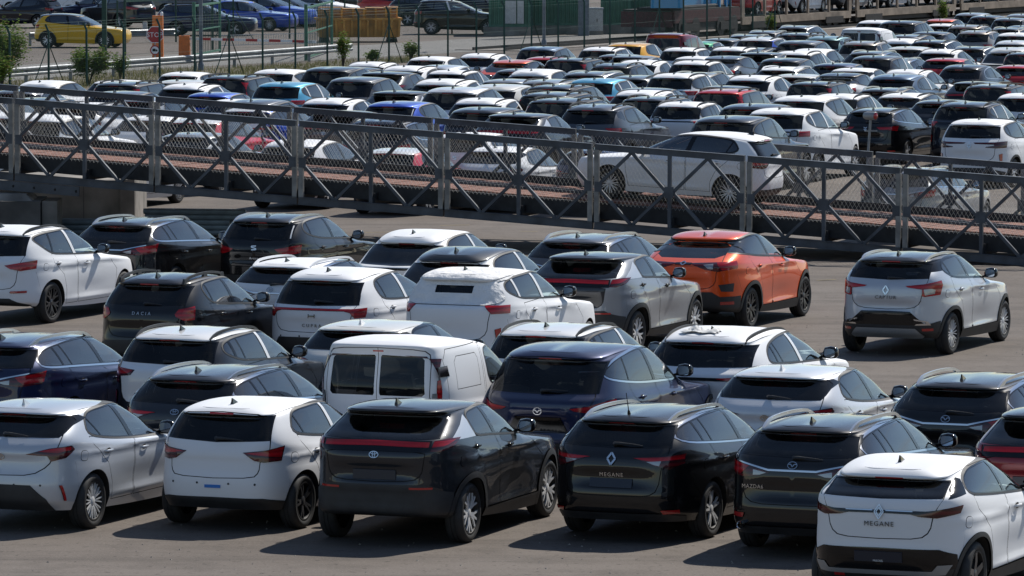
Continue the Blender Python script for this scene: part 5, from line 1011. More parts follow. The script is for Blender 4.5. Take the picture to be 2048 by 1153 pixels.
# abutment and pier
ab = empty('abutment', (A0[0], A0[1]+2, 0)); tag(ab, 'weathered concrete abutment carrying the high end of the truss ramp', 'abutment'); ao = np.array(ab.location)
c1 = at(272, 446); Yb = c1[1]
obj('wall', gbox(-14.-ao[0], c1[0]-ao[0], Yb-ao[1], Yb+3.5-ao[1], -.05, .92), 'concrete', ab)
for k in range(9):  # board-marked joints
    x = c1[0]-.02-k*1.1; obj('buttress' if k == 0 else 'board_joint', gbox(x-(.30 if k == 0 else .02)-ao[0], x+.012*(k == 0)-ao[0], Yb-.22*(k == 0)-.004-ao[1], Yb-.001-ao[1], -.05, .95 if k == 0 else .9), 'concrete' if k == 0 else 'concrete_dark', ab)
pr = empty('pier', tuple(at(40, 478)[:2])+(0,)); tag(pr, 'stained concrete pier with a sloped cap below the truss ramp bearer', 'pier')
obj('shaft', gjoin([gbox(-1.2, .45, -.4, 1.4, -.05, .80)]), 'concrete_dark', pr); obj('cap', gbox(-1.0, .28, -.3, 1.2, .80, .94, .15, .15), 'concrete', pr); obj('side_slab', gbox(.47, .78, -.1, 1.2, -.05, .78), 'concrete', pr)

# pipe stacks under the ramp
simple('pipe_steel', (.24, .29, .33), .5, .3, noise=.35, nscale=2.)
def pipe_stack(px0, px1, py, rows, deep, r, lab):
    a, b = at(px0, py), at(px1, py+2); d = b-a; L_ = np.linalg.norm(d); d /= L_; s = np.array([-d[1], d[0], 0]); s = s if s[1] > 0 else -s
    me = mesh('pipe', gtube([(-L_/2, 0, 0), (L_/2, 0, 0)], r, 10), ['pipe_steel'])
    for i in range(rows):
        for j in range(deep):
            if j > 0 and i < rows-1 and i > 0 and deep > 2 and j == 1: continue
            p = (a+b)/2+s*(j*2.02*r+(i % 2)*r)+d*random.uniform(-.25, .25)+np.array([0, 0, r+i*1.78*r])
            o = bpy.data.objects.new('steel_pipe', me); COL.link(o); o.location = p; o.rotation_euler = (0, 0, math.atan2(d[1], d[0])+random.uniform(-.008, .008))
            tag(o, lab, 'pipe', lab)
pipe_stack(96, 290, 470, 3, 3, .06, 'blue-grey steel pipe in the low stack beside the concrete pier'); pipe_stack(285, 478, 470, 5, 3, .06, 'blue-grey steel pipe in the tall stack under the truss ramp')
# ---------------------------------------------------------------- background: fence, gate, barrier, yard
simple('green_paint', (.012, .055, .04), .45, .1, noise=.2); simple('green_light', (.045, .15, .10), .5, noise=.2); simple('green_wire', (.05, .10, .08), .5, .3); simple('galv', (.24, .255, .27), .5, .5, noise=.25, nscale=3); simple('sign_red', (.38, .012, .02), .45); simple('orange_paint', (.62, .17, .03), .5, noise=.15); simple('pole_grey', (.16, .18, .21), .5, .4, noise=.2); simple('skip_yellow', (.48, .24, .05), .6, noise=.4, nscale=2); simple('crate_wood', (.36, .20, .09), .8, noise=.4, nscale=3); simple('cabinet', (.50, .51, .50), .5, noise=.12); simple('container_green', (.055, .16, .105), .55, noise=.25, nscale=1.5)
simple('wagon_beige', (.27, .215, .165), .7, noise=.45, nscale=1.2); simple('wagon_dark', (.022, .020, .020), .7, noise=.4); simple('wagon_red', (.06, .014, .016), .6, noise=.4); simple('leaf', (.10, .15, .035), .6, noise=.5, nscale=3); simple('leaf_dry', (.14, .10, .045), .7, noise=.4, nscale=4); simple('twig', (.06, .045, .03), .8); simple('grass', (.085, .10, .03), .7, noise=.5, nscale=2)
def leafmat(name, col):
    m = bpy.data.materials.new(name); m.use_nodes = True; N, L = m.node_tree.nodes, m.node_tree.links; N.clear(); out = N.new('ShaderNodeOutputMaterial'); d = N.new('ShaderNodeBsdfDiffuse'); t = N.new('ShaderNodeBsdfTranslucent'); mx = N.new('ShaderNodeMixShader'); mx.inputs[0].default_value = .45
    tc = N.new('ShaderNodeTexCoord'); n = N.new('ShaderNodeTexNoise'); n.inputs['Scale'].default_value = 4; L.new(tc.outputs['Object'], n.inputs['Vector']); c = N.new('ShaderNodeMix'); c.data_type = 'RGBA'; c.inputs['A'].default_value = (*[q*.55 for q in col], 1); c.inputs['B'].default_value = (*[q*1.35 for q in col], 1); L.new(n.outputs['Fac'], c.inputs['Factor'])
    for b in (d, t): L.new(c.outputs['Result'], b.inputs[0])
    L.new(d.outputs[0], mx.inputs[1]); L.new(t.outputs[0], mx.inputs[2]); L.new(mx.outputs[0], out.inputs[0]); MAT[name] = m
leafmat('leaf', (.13, .20, .045)); leafmat('leaf_dry', (.20, .15, .07)); leafmat('grass', (.15, .15, .06))
def fence(name, p0, p1, step, H_, label, mesh_=True, arm=True):
    a, b = at(*p0), at(*p1); L_ = np.linalg.norm(b-a); d = (b-a)/L_; s = np.array([-d[1], d[0], 0]); s = s if s[1] > 0 else -s
    f = empty(name, tuple(a)); tag(f, label, 'fence'); n = int(L_/step); g = gtube([(0, 0, 0), (0, 0, H_)]+([tuple(s*.12+np.array([0, 0, H_+.25]))] if arm else []), .043, 6); me = mesh('post', g, ['green_paint'])
    for i in range(n+1):
        o = bpy.data.objects.new('post', me); COL.link(o); o.parent = f; o.location = d*i*step
        if i % 5 == 2:
            for q in (-1, 1): obj('stay', gtube([d*i*step+np.array([0, 0, H_*.8]), d*(i*step+q*1.2)+np.array([0, 0, .02])], .02, 5), 'green_paint', f)
    wv, wf = [], []
    def wire(p, q, e=.0013):
        dd = q-p; dd /= np.linalg.norm(dd); s1 = np.cross(dd, s); k = len(wv)
        for pp in (p, q): wv.extend([pp+s1*e, pp-s1*e*.5+s*e, pp-s1*e*.5-s*e])
        for c in range(3): wf.append((k+c, k+(c+1) % 3, k+3+(c+1) % 3, k+3+c))
    Z = np.array([0, 0, 1.])
    for sg in (1, -1):
        x = 0
        while x < L_-H_:
            wire(d*(x if sg > 0 else x+H_*.9)+Z*.05, d*(x+H_*.9 if sg > 0 else x)+Z*(H_-.02)); x += .075
    for h in (.05, H_*.5, H_-.02): wire(np.zeros(3)+Z*h, d*L_+Z*h, .003)
    if arm:
        for k in (.33, .66, 1): wire(s*.22*k+Z*(H_+.28*k), d*L_+s*.22*k+Z*(H_+.28*k), .003)
    o = obj('fence_mesh', (np.array(wv), None, wf), 'green_wire', f); o['kind'] = 'stuff'
    return f
fence('mesh_fence', (-60, 191), (1560, 71), 2.7, 2.0, 'dark green chain-link fence with cranked posts running along the car park')
fence('mesh_fence', (235, 88), (980, 66), 3.4, 1.9, 'inner green wire fence in front of the yard with the yellow car', arm=False)
def gate(px, py, px2, py2, lab):
    a, b = at(px, py), at(px2, py2); f = empty('gate', tuple(a)); tag(f, lab, 'gate'); v = b-a; L_ = np.linalg.norm(v); d = v/L_; Z = np.array([0, 0, 1.])
    obj('gate_frame', gjoin([gbar(Z*.12, v+Z*.12, .06, .08), gbar(Z*2.1, v+Z*2.1, .06, .08), gbar(Z*1.1, v+Z*1.1, .05, .05), gtube([(0, 0, 0), (0, 0, 2.25)], .07, 8), gtube([v, v+Z*2.2], .05, 8)]), 'green_light', f)
    me = mesh('gate_bar', gtube([(0, 0, .12), (0, 0, 2.08)], .012, 5), ['green_paint'])
    for i in range(1, 16):
        o = bpy.data.objects.new('gate_bar', me); COL.link(o); o.parent = f; o.location = v*i/16
gate(388, 116, 440, 106, 'open green barred gate leaf beside the orange barrier'); gate(612, 122, 664, 104, 'open green barred gate leaf beside the yellow skip')
def pole(px, py, r, H_, lab, mat='pole_grey', name='lamp_post'):
    p = at(px, py); f = empty(name, tuple(p)); tag(f, lab, 'post'); obj('shaft', gtube([(0, 0, 0), (0, 0, H_)], [r, r*.8], 12), mat, f); obj('base_collar', glathe([(r*1.5, 0), (r*1.5, .25), (r*1.05, .32), (r, .34)], 12, 'z'), mat, f)
    obj('lamp_head', gjoin([gbar((0, 0, H_), (0, -1.2, H_+.15), .06, .06), gbox(-.15, .15, -1.7, -1.1, H_+.1, H_+.22, .03, .05)]), mat, f)
pole(402, 142, .075, 9, 'slim grey lamp post standing in front of the orange barrier'); pole(1088, 94, .075, 9, 'grey lamp post in front of the green corrugated containers'); pole(1637, 54, .08, 9, 'grey lamp post in front of the beige car-carrier wagons')
p = at(1167, 72); f = empty('steel_mast', tuple(p)); tag(f, 'thick blue-grey steel mast beside the white cabinet', 'mast'); obj('shaft', gbox(-.24, .24, -.2, .2, 0, 8, .02, .02), 'pole_grey', f); obj('flange', gbox(-.255, -.2405, -.22, .22, 0, 8), 'galv', f); obj('flange', gbox(.2405, .26, -.22, .22, 0, 8), 'cabinet', f)
p = at(209, 105); f = empty('gate_post', tuple(p)); tag(f, 'thick dark green gate post beside the yellow hatchback', 'post'); obj('shaft', gbox(-.1, .1, -.1, .1, 0, 2.9), 'green_paint', f); obj('cap', gbox(-.12, .12, -.12, .12, 2.9, 2.95, .03, .03), 'green_paint', f)
a, b = at(250, 112), at(425, 100); f = empty('sliding_gate_beam', tuple(a)); tag(f, 'long green overhead beam of the sliding gate', 'gate'); v = b-a; Z = np.array([0, 0, 1.]); obj('beam', gbar(Z*2.25, v+Z*2.25, .1, .12), 'green_paint', f); obj('leg', gbar(Z*0, Z*2.2, .1, .1, (1, 0, 0)), 'green_paint', f); obj('leg', gbar(v, v+Z*2.2, .1, .1, (1, 0, 0)), 'green_paint', f)
# guard rails
def guard(p0, p1, lab, zc=.45):
    a, b = at(*p0), at(*p1); f = empty('guard_rail', tuple(a)); tag(f, lab, 'guard rail'); v = b-a; L_ = np.linalg.norm(v); d = v/L_; s = np.array([-d[1], d[0], 0]); s = -s if s[1] > 0 else s
    prof = [(0, -.155), (.05, -.12), (.05, -.06), (0, -.02), (0, .02), (.05, .06), (.05, .12), (0, .155)]
    secs = [[q+s*y+np.array([0, 0, zc+z]) for y, z in prof]+[q+s*(y-.012)+np.array([0, 0, zc+z]) for y, z in prof[::-1]] for q in (np.zeros(3), v)]
    obj('rail', gsection([np.array(k) for k in secs]), 'galv', f, .3)
    for i in range(int(L_/3.5)+1): obj('rail_post', gbox(-.06, .06, -.05, .05, 0, zc+.14) if 0 else gmove(gbox(-.06, .06, .0, .1, 0, zc+.14), d*i*3.5+np.array([0, .03, 0])), 'galv', f)
guard((-40, 176), (704, 117), 'long galvanised guard rail running beside the chain-link fence'); guard((60, 92), (350, 84), 'short galvanised guard rail in front of the yellow hatchback', .42)
# stop sign, barrier
p = at(311.5, 120); sg = empty('stop_sign', tuple(p+np.array([0, -.45, 0]))); tag(sg, 'red octagonal STOP sign above a round sign on a post', 'sign'); zc = 1.02; oc = [(.36*math.cos(PI/8+i*PI/4), .36*math.sin(PI/8+i*PI/4)) for i in range(8)]
FR = lambda y, z: ((0, y, z), (1, 0, 0), (0, 0, 1), (0, -1, 0))
obj('post', gtube([(0, .05, 0), (0, .05, 1.35)], .03, 8), 'galv', sg); obj('sign_border', gprism(oc, .012, FR(0, zc)), 'white', sg); obj('sign_plate', gprism([(x*.92, y*.92) for x, y in oc], .004, FR(-.0125, zc)), 'sign_red', sg)
t = text_geo('STOP', .20, 1.02); tv = t[0].copy(); tv[:, 0] *= .95; obj('lettering', (np.stack([tv[:, 0], -.018-tv[:, 2], zc+tv[:, 1]], 1), None, t[2]), 'white', sg)
circ = lambda r: [(r*math.cos(i*PI/10), r*math.sin(i*PI/10)) for i in range(20)]
obj('round_border', gprism(circ(.2), .012, FR(0, .40)), 'sign_red', sg); obj('round_plate', gprism(circ(.15), .004, FR(-.0125, .40)), 'white', sg)
obj('truck_symbol', gjoin([gprism([(-.10, -.05), (.02, -.05), (.02, .06), (-.10, .06)], .003, FR(-.017, .40)), gprism([(.03, -.05), (.10, -.05), (.10, .0), (.06, .03), (.03, .03)], .003, FR(-.017, .40))]), 'gap', sg)
def cabin(px, py, w_, h, lab, top):
    f = empty('barrier_cabinet', tuple(at(px, py))); tag(f, lab, 'barrier'); obj('housing', gbox(-w_/2, w_/2, -.2, .2, .04, h, .012, .012), 'orange_paint', f); obj('plinth', gbox(-w_/2-.03, w_/2+.03, -.23, .23, 0, .04), 'concrete', f); obj('door_panel', gbox(-w_/2+.05, w_/2-.05, -.212, -.201, .15, h-.2), 'orange_paint', f)
    if top: obj('lamp', glathe([(.06, 0), (.06, .12), (.03, .16), (0, .165)], 10, 'z'), 'white', f).location = (w_/2-.06, -.1, h)
    return f
cabin(316, 119, .44, 1.75, 'tall orange barrier cabinet directly behind the STOP sign', True); f = cabin(369, 115, .46, .88, 'low orange barrier cabinet holding the striped arm', False)
a = at(369, 115); e = ray_y(632, 84, a[1]-2.); st = np.array([.15, -.1, .76]); v = e-a-st; n = 11
for i in range(n): obj('arm_segment', gbar(st+v*i/n, st+v*(i+1)/n, .05, .10), 'sign_red' if i % 2 else 'white', f)
for k, (px, py) in enumerate([(290, 66), (338, 66), (474, 60), (521, 57), (563, 54), (603, 52)]):
    f = empty('bollard', tuple(at(px, py))); lb = 'pale concrete bollard in the row behind the striped barrier arm'; tag(f, lb, 'bollard', lb); obj('shaft', gbox(-.11, .11, -.11, .11, 0, .5, .01, .01), 'cabinet', f); obj('cap', gbox(-.11, .11, -.11, .11, .501, .54, .04, .04), 'concrete', f)
a, b = at(442, 97), at(636, 92); f = empty('railing', tuple(a)); tag(f, 'low white picket railing behind the barrier arm', 'railing'); v = b-a; Z = np.array([0, 0, 1.]); obj('top_bar', gbar(Z*.55, v+Z*.55, .03, .03), 'cabinet', f); obj('bottom_bar', gbar(Z*.12, v+Z*.12, .03, .03), 'cabinet', f); me = mesh('picket', gtube([(0, 0, .12), (0, 0, .55)], .012, 5), ['cabinet'])
for i in range(40): o = bpy.data.objects.new('picket', me); COL.link(o); o.parent = f; o.location = v*i/39
# yellow skip with crates
p = at(716, 84); f = empty('skip_container', tuple(p)); tag(f, 'rusty yellow ribbed steel skip loaded with wooden crates', 'skip'); f.rotation_euler = (0, 0, .12)
obj('tub', gjoin([gbox(-1.75, 1.75, -.8, .8, .22, 1.0, -.05, -.05)]), 'skip_yellow', f); obj('rim', gjoin([gbar((-1.84, -.87, 1.02), (1.84, -.87, 1.02), .1, .1), gbar((-1.84, .87, 1.02), (1.84, .87, 1.02), .1, .1), gbar((-1.84, -.9, 1.021), (-1.84, .9, 1.021), .1, .1), gbar((1.84, -.9, 1.021), (1.84, .9, 1.021), .1, .1)]), 'skip_yellow', f)
for i in range(11): obj('rib', gbar((-1.72+i*.344, -.88, .26), (-1.76+i*.352, -.93, .97), .10, .13, (0, 1, 0)), 'skip_yellow', f)
for x in (-1.5, 1.5): obj('foot', gbox(x-.2, x+.2, -.7, .7, .0, .22, .05, .02), 'wagon_dark', f)
for i, x in enumerate((-1.2, -.2, .8, 1.45)):
    c = empty('wooden_crate', tuple(p+np.array([x, .12*x, 1.08]))); lb = ['broad plank crate on the skip, farthest from its open end', 'plank crate with a pallet lid in the middle of the skip', 'slatted yellow crate on the skip beside the dark parked car', 'narrow upright crate at the end of the yellow skip'][i]; tag(c, lb, 'crate'); wd = (.5, .48, .45, .28)[i]; hh = (.42, .36, .40, .42)[i]
    for z in np.arange(.03, hh, .13): [obj('slat', gbar((-wd, q, z), (wd, q, z), .03, .10), 'crate_wood', c) for q in (-.5, .5)]
    for q in (-wd, 0, wd): obj('batten', gbar((q, -.53, 0), (q, -.53, hh), .08, .03, (0, 1, 0)), 'skip_yellow', c)
    obj('lid', gbox(-wd-.03, wd+.03, -.55, .55, hh+.002, hh+.04), 'crate_wood', c)
# corrugated green containers on a kerb wall
def container(px0, px1, py, depth, lab, ribs):
    a, b = at(px0, py), at(px1, py-4); f = empty('container', tuple(a+np.array([0, .3, 0]))); tag(f, lab, 'container'); W_ = b[0]-a[0]; ang = .0
    xs = []; x = 0; k = 0; pts = []
    while x < W_: pts += [(x, 0), (min(x+.06, W_), 0), (min(x+.09, W_), .045), (min(x+.15, W_), .045)]; x += .18
    secs = [np.array([(q[0], q[1], z) for q in pts]+[(W_, 2.4, z), (0, 2.4, z)]) for z in (.45, 3.0)]
    obj('corrugated_wall', gsection(secs), 'container_green', f, .3)
    obj('corner_frame', gjoin([gbox(-.06, .06, -.03, .1, .4, 3.0), gbox(W_-.06, W_+.06, -.03, .1, .4, 3.0), gbox(.062, W_-.062, -.02, .06, .40, .52)]), 'green_light', f)
    obj('kerb_wall', gbox(-.3, W_+.1, -.12, 2.5, 0, .398), 'concrete', f); return f
container(1062, 1158, 69, 2, 'green corrugated container beside the thick steel mast', 1); container(1262, 1338, 66, 2, 'green corrugated container next to the blue lorry', 1)
f = container(980, 1058, 72, 2, 'dark green container with two white door panels', 0); obj('door_panel', gbox(.7, 1.2, -.05, -.03, .55, 1.6), 'cabinet', f); obj('door_panel', gbox(1.25, 1.55, -.05, -.03, .55, 1.6), 'cabinet', f)
f = container(1204, 1256, 68, 2, 'dark green container behind the white electrical cabinet', 0)
f = empty('electrical_cabinet', tuple(at(1192, 70))); tag(f, 'white two-door electrical cabinet on a concrete plinth', 'cabinet'); obj('plinth', gbox(-.33, .33, -.22, .22, 0, .18), 'concrete', f); obj('housing', gbox(-.32, .32, -.21, .21, .181, 1.2), 'cabinet', f); obj('roof', gbox(-.36, .36, -.25, .25, 1.201, 1.26, .03, .03), 'cabinet', f)
for s_ in (-1, 1): obj('door', gbox(min(s_*.01, s_*.3), max(s_*.01, s_*.3), -.222, -.211, .22, 1.16), 'cabinet', f)
obj('handle', gbox(.03, .06, -.245, -.223, .6, .75), 'gap', f)
# car-carrier train
ta, tb = at(1476, 70), at(2110, 26); tv = tb-ta; TL = np.linalg.norm(tv); td = tv/TL; tn = np.array([-td[1], td[0], 0]); tn = -tn if tn[1] > 0 else tn; Z = np.array([0, 0, 1.])
rails_ = empty('railway_track', tuple(at(1330, 80)));  rails_['kind'] = 'structure'; v0 = ta-td*25-np.array(rails_.location)
for o_ in (.0, 1.45): obj('rail', gbar(v0-tn*o_+Z*.07, v0-tn*o_+td*(TL+40)+Z*.07, .07, .14), 'wagon_dark', rails_)
obj('ballast', gbar(v0-tn*.7+Z*.01, v0-tn*.7+td*(TL+40)+Z*.01, 3.2, .04), 'concrete_slab', rails_)
WL = TL/3.02
for wi in range(3):
    b = ta+td*WL*wi+td*.4; f = empty('car_carrier_wagon', tuple(b)); lb = ['beige car-carrier wagon coupled to the dark flat wagon', 'beige car-carrier wagon behind the slanted signal mast', 'beige car-carrier wagon at the end with the climbing plant'][wi]; tag(f, lb, 'wagon'); l = WL-.8
    [obj('side_sill', gbar(Z*.62-tn*q, td*l+Z*.62-tn*q, .10, .34), 'wagon_beige', f) for q in (0, 2.4)]; obj('floor', gbar(Z*.76-tn*1.2, td*l+Z*.76-tn*1.2, 2.3, .06), 'wagon_dark', f); obj('underframe', gbar(td*.3+Z*.36-tn*.3, td*(l-.3)+Z*.36-tn*.3, .3, .26), 'wagon_dark', f)
    obj('upper_deck', gbar(Z*2.6-tn*1.2, td*l+Z*2.6-tn*1.2, 2.5, .12), 'wagon_beige', f)
    nP = int(l/2.3)
    for k in range(nP+1):
        for q in (0, 2.4): wd = .34 if k in (0, nP) else .14; obj('post', gbar(td*(.1+(l-.2)*k/nP)+Z*.79-tn*q, td*(.1+(l-.2)*k/nP)+Z*2.54-tn*q, wd, .1, tn), 'wagon_beige', f)
    for k in (.13, .19, .81, .87):
        for q in (.1, 1.55): obj('wheel', gmove((np.array([td*x+Z*z+tn*y for x, y, z in glathe([(0, -.05), (.33, -.05), (.36, .05), (0, .05)], 18)[0]]), None, glathe([(0, -.05), (.33, -.05), (.36, .05), (0, .05)], 18)[2]), td*l*k+Z*.44-tn*q), 'wagon_dark', f)
    for k in (.16, .84): obj('bogie', gbar(td*(l*k-1.1)+Z*.42+tn*.03, td*(l*k+1.1)+Z*.42+tn*.03, .1, .3), 'wagon_dark', f)
f = empty('flat_wagon', tuple(at(1345, 80))); tag(f, 'dark rusty flat wagon with heavy bogies carrying blue lorry parts', 'wagon'); b0 = np.array(f.location); l = np.linalg.norm(ta-td*.6-b0)
obj('side_frame', gbar(Z*1.0, td*l+Z*1.0, .2, .55), 'wagon_red', f); obj('underframe', gbar(td*.2+Z*.55-tn*.2, td*(l-.2)+Z*.55-tn*.2, .5, .4), 'wagon_dark', f); obj('deck', gbar(Z*1.30-tn*1.2, td*l+Z*1.30-tn*1.2, 2.5, .06), 'wagon_dark', f); obj('buffer_beam', gbar(Z*.9, Z*.9-tn*2.5, .15, .7), 'wagon_red', f)
for k in (.12, .32, .7, .9): obj('wheel', gmove((np.array([td*x+Z*z+tn*y for x, y, z in glathe([(0, -.06), (.42, -.06), (.46, .06), (0, .06)], 18)[0]]), None, glathe([(0, -.06), (.42, -.06), (.46, .06), (0, .06)], 18)[2]), td*l*k+Z*.5+tn*.05), 'wagon_dark', f)
for k in (.22, .8): obj('bogie', gbar(td*(l*k-.9)+Z*.5+tn*.12, td*(l*k+.9)+Z*.5+tn*.12, .1, .35), 'wagon_dark', f)
f = empty('lorry_cab', tuple(b0+Z*1.33)); tag(f, 'bright blue lorry cab and ladder frame standing on the dark flat wagon', 'lorry'); obj('cab', gmove(gbox(0, 1.5, -1.2, 1.0, .1, 2.3, .05, .05), td*.2-tn*1.2), 'truckblue', f); obj('cargo_wall', gbar(td*2.1+Z*.9-tn*.6, td*(l-1.2)+Z*.9-tn*.6, .1, 1.5), 'truckblue', f)
for k in (.2, .55, .75): obj('pillar', gbar(td*(l-2.2+k*2.2)+Z*0-tn*.2, td*(l-2.2+k*2.2)+Z*2.2-tn*.2, .12, .12, tn), 'truckblue', f)
obj('chassis', gbar(td*.1+Z*.05-tn*1., td*(l-.3)+Z*.05-tn*1., 1.6, .09), 'wagon_dark', f)
# signal lamp on the ramp's far side
p = ray_y(1735, 322, 110.8); f = empty('signal_lamp', tuple(p-Z*p[2])); tag(f, 'grey signal lamp with red lens on a thin leaning pole', 'signal'); z0 = p[2]; tp = ray_y(1741, 238, 110.8)-p
obj('pole', gtube([(0, 0, 0), (0, 0, z0), tuple(tp+Z*z0)], .025, 8), 'galv', f); g = glathe([(0, -.16), (.07, -.15), (.085, -.1), (.085, .14), (.075, .15)], 16); g2 = glathe([(.075, .135), (.04, .165), (0, .17)], 16)
M = rotz(PI+.75); obj('housing', gmove(grot(g, M), tp+Z*(z0+.06)), 'galv', f); obj('lens', gmove(grot(g2, M), tp+Z*(z0+.06)), 'reflector', f); obj('bracket', gbar(tp+Z*(z0-.25)-np.array([.12, 0, 0]), tp+Z*(z0-.25)+np.array([.14, 0, 0]), .02, .02), 'galv', f)
# ---------------------------------------------------------------- plants
def leaves(n, shape, size, rng):
    V, F_ = [], []
    for i in range(n):
        c = shape(rng); a = rng.uniform(0, 6.28); t = rng.uniform(-.9, .9); s = size*rng.uniform(.6, 1.4); ex = np.array([math.cos(a), math.sin(a), t*.5])*s; ey = np.array([-math.sin(a)*.5, math.cos(a)*.5, rng.uniform(.1, .6)])*s*.6; k = len(V)
        V += [c-ex, c-ey*.8, c+ex, c+ey]; F_.append((k, k+1, k+2, k+3))
    return np.array(V), None, F_
def bush(px, py, w_, h, n, lab, seed):
    rng = random.Random(seed); f = empty('bush', tuple(at(px, py))); tag(f, lab, 'bush'); tips = []
    for i in range(9):
        a = rng.uniform(0, 6.28); r = rng.uniform(.3, 1)*w_; q = [np.zeros(3), np.array([math.cos(a)*r*.4, math.sin(a)*r*.4, h*.45]), np.array([math.cos(a)*r, math.sin(a)*r, h*rng.uniform(.6, 1.)])]; tips.append(q[2]); tips.append((q[1]+q[2])/2); obj('branch', gtube(q, [.03, .018, .006], 5), 'twig', f)
    def shp(r):
        t = tips[r.randrange(len(tips))]; return t+np.array([r.gauss(0, .17*w_+.05), r.gauss(0, .17*w_+.05), r.gauss(0, .13*h)])
    o = obj('foliage', leaves(n*3, shp, .06, rng), 'leaf', f); o['kind'] = 'stuff'; o = obj('dry_foliage', leaves(n//2, shp, .05, rng), 'leaf_dry', f); o['kind'] = 'stuff'
bush(2, 178, .75, 2.0, 2600, 'tall leafy bush growing against the fence behind the white coupe', 1); bush(178, 170, .55, 1.15, 1500, 'low scrubby bush at the foot of the chain-link fence', 2); bush(-20, 186, .6, 1.2, 1200, 'low bush beside the tall leafy bush at the fence', 3)
for k, (px, py, h, lb) in enumerate([(686, 138, 1.15, 'thin weed climbing the fence post beside the skip'), (240, 160, .8, 'small bright weed by the guard rail'), (822, 124, .7, 'thin weed climbing the fence near the dark parked car'), (1540, 68, .8, 'ragged weed in front of the car-carrier wagons'), (1885, 52, 1.1, 'tall creeper growing up beside the end wagon'), (745, 130, .5, 'low weed at the fence beside the skip')]): bush(px, py, .22, h, 260, lb, 10+k)
rng = random.Random(5); gv, gf = [], []
for i in range(9000):
    px = rng.uniform(-60, 860); yb = np.interp(px, [-80, 300, 560, 860], [196, 168, 150, 122]); yt = np.interp(px, [-80, 300, 560, 700, 860], [172, 140, 132, 122, 115]); py = rng.uniform(yt, yb)
    if rng.random() > .35+.65*abs(math.sin(px*.013+py*.05)): continue
    c = at(px, py); a = rng.uniform(0, 6.28); h = rng.uniform(.05, .24); wv_ = np.array([math.cos(a), math.sin(a), 0])*.012; tp = c+np.array([rng.gauss(0, .06), rng.gauss(0, .06), h]); k = len(gv); gv += [c-wv_, c+wv_, tp]; gf.append((k, k+1, k+2))
o = obj('verge_grass', (np.array(gv), None, gf), 'grass'); o['kind'] = 'stuff'; tag(o, 'dry green and brown grass along the foot of the fence', 'grass')

rng = random.Random(9); gv, gf = [], []      # loose chippings and litter on the asphalt
for i in range(500):
    c = at(rng.uniform(-50, 2100), rng.choice([rng.uniform(1040, 1150), rng.uniform(440, 720), rng.uniform(640, 720)])); s = rng.uniform(.006, .02); k = len(gv); a = rng.uniform(0, 6)
    gv += [c+np.array([math.cos(a+q)*s, math.sin(a+q)*s, 0]) for q in (0, 2.1, 4.2)]+[c+np.array([0, 0, s*.8])]; gf += [(k, k+1, k+3), (k+1, k+2, k+3), (k+2, k, k+3)]
simple('chipping', (.26, .24, .21), .8); o = obj('chippings', (np.array(gv), None, gf), 'chipping'); o['kind'] = 'stuff'; tag(o, 'pale loose stone chippings scattered over the asphalt', 'gravel')
# ---------------------------------------------------------------- parked cars
MODELS['mpv'] = variant('van', kind='people_carrier', H=1.83, van=True, rear=[('rear_window', [(0, 1.17), (.60, 1.17), (.64, 1.22), (.61, 1.60), (.53, 1.645), (0, 1.65)], 1), ('lamp', [(.76, 1.36), ('s', -.52, 1.36), ('s', -.50, .92), (.76, .92)], 0)], pillar=[('window_quarter', [(-.40, 1.24), (-.36, 1.60), (.02, 1.64), (.02, 1.22)]), ('window_quarter', [(.08, 1.22), (.08, 1.64), (.64, 1.66), (.64, 1.20)])], slide=[('side_panel', [(-.36, .95), (.68, .95), (.68, .34), (.44, .34), (.40, .62), (.1, .84)])], rails=('feet', -.35, 1.1, 8, .07))
CARS = []        # (root, colour words, kind words, extra)
COLN = {'white': 'white', 'offwhite': 'dusty white', 'pearl': 'pearl white', 'silver': 'silver', 'lightgrey': 'light grey', 'grey': 'mid grey', 'darkgrey': 'dark grey', 'black': 'black', 'blackblue': 'blue-black', 'navy': 'navy blue', 'blue': 'bright blue', 'skyblue': 'sky blue', 'steelblue': 'steel blue', 'teal': 'pale teal', 'orange': 'orange', 'red': 'red', 'pinkred': 'coral red', 'darkred': 'dark red', 'yellow': 'yellow', 'amber': 'amber yellow', 'green': 'green', 'beige': 'beige', 'tan': 'tan'}
KINDN = {'supermini': 'small hatchback', 'hatchback': 'hatchback', 'tapered_crossover': 'coupe-tailed crossover', 'estate': 'estate car', 'wagon': 'long estate car', 'estate_lowtail': 'low estate car', 'ev_crossover': 'rounded crossover', 'small_suv': 'small SUV', 'suv': 'SUV', 'budget_hatch': 'raised hatchback', 'van': 'panel van', 'big_suv': 'large SUV', 'mid_suv': 'rounded SUV', 'tall_suv': 'tall SUV', 'family_suv': 'family SUV', 'long_suv': 'long-windowed SUV', 'ev_suv': 'smooth SUV', 'ev_hatch': 'tall hatchback', 'coupe_suv': 'coupe SUV', 'ev_coupe': 'fastback', 'mini_suv': 'compact SUV', 'sharp_suv': 'sharp-edged SUV', 'rugged_suv': 'rugged SUV', 'square_estate': 'square-tailed estate', 'mpv': 'people carrier'}
def ready(k):
    if '_near' not in MODELS[k]: make_model(k, MODELS[k])
    return MODELS[k]
def opts(s):
    sch, fl = {}, set()
    for q in (s or '').split(','):
        if '=' in q: a, b = q.split('='); sch[a] = b
        elif q: fl.add(q)
    return sch, fl
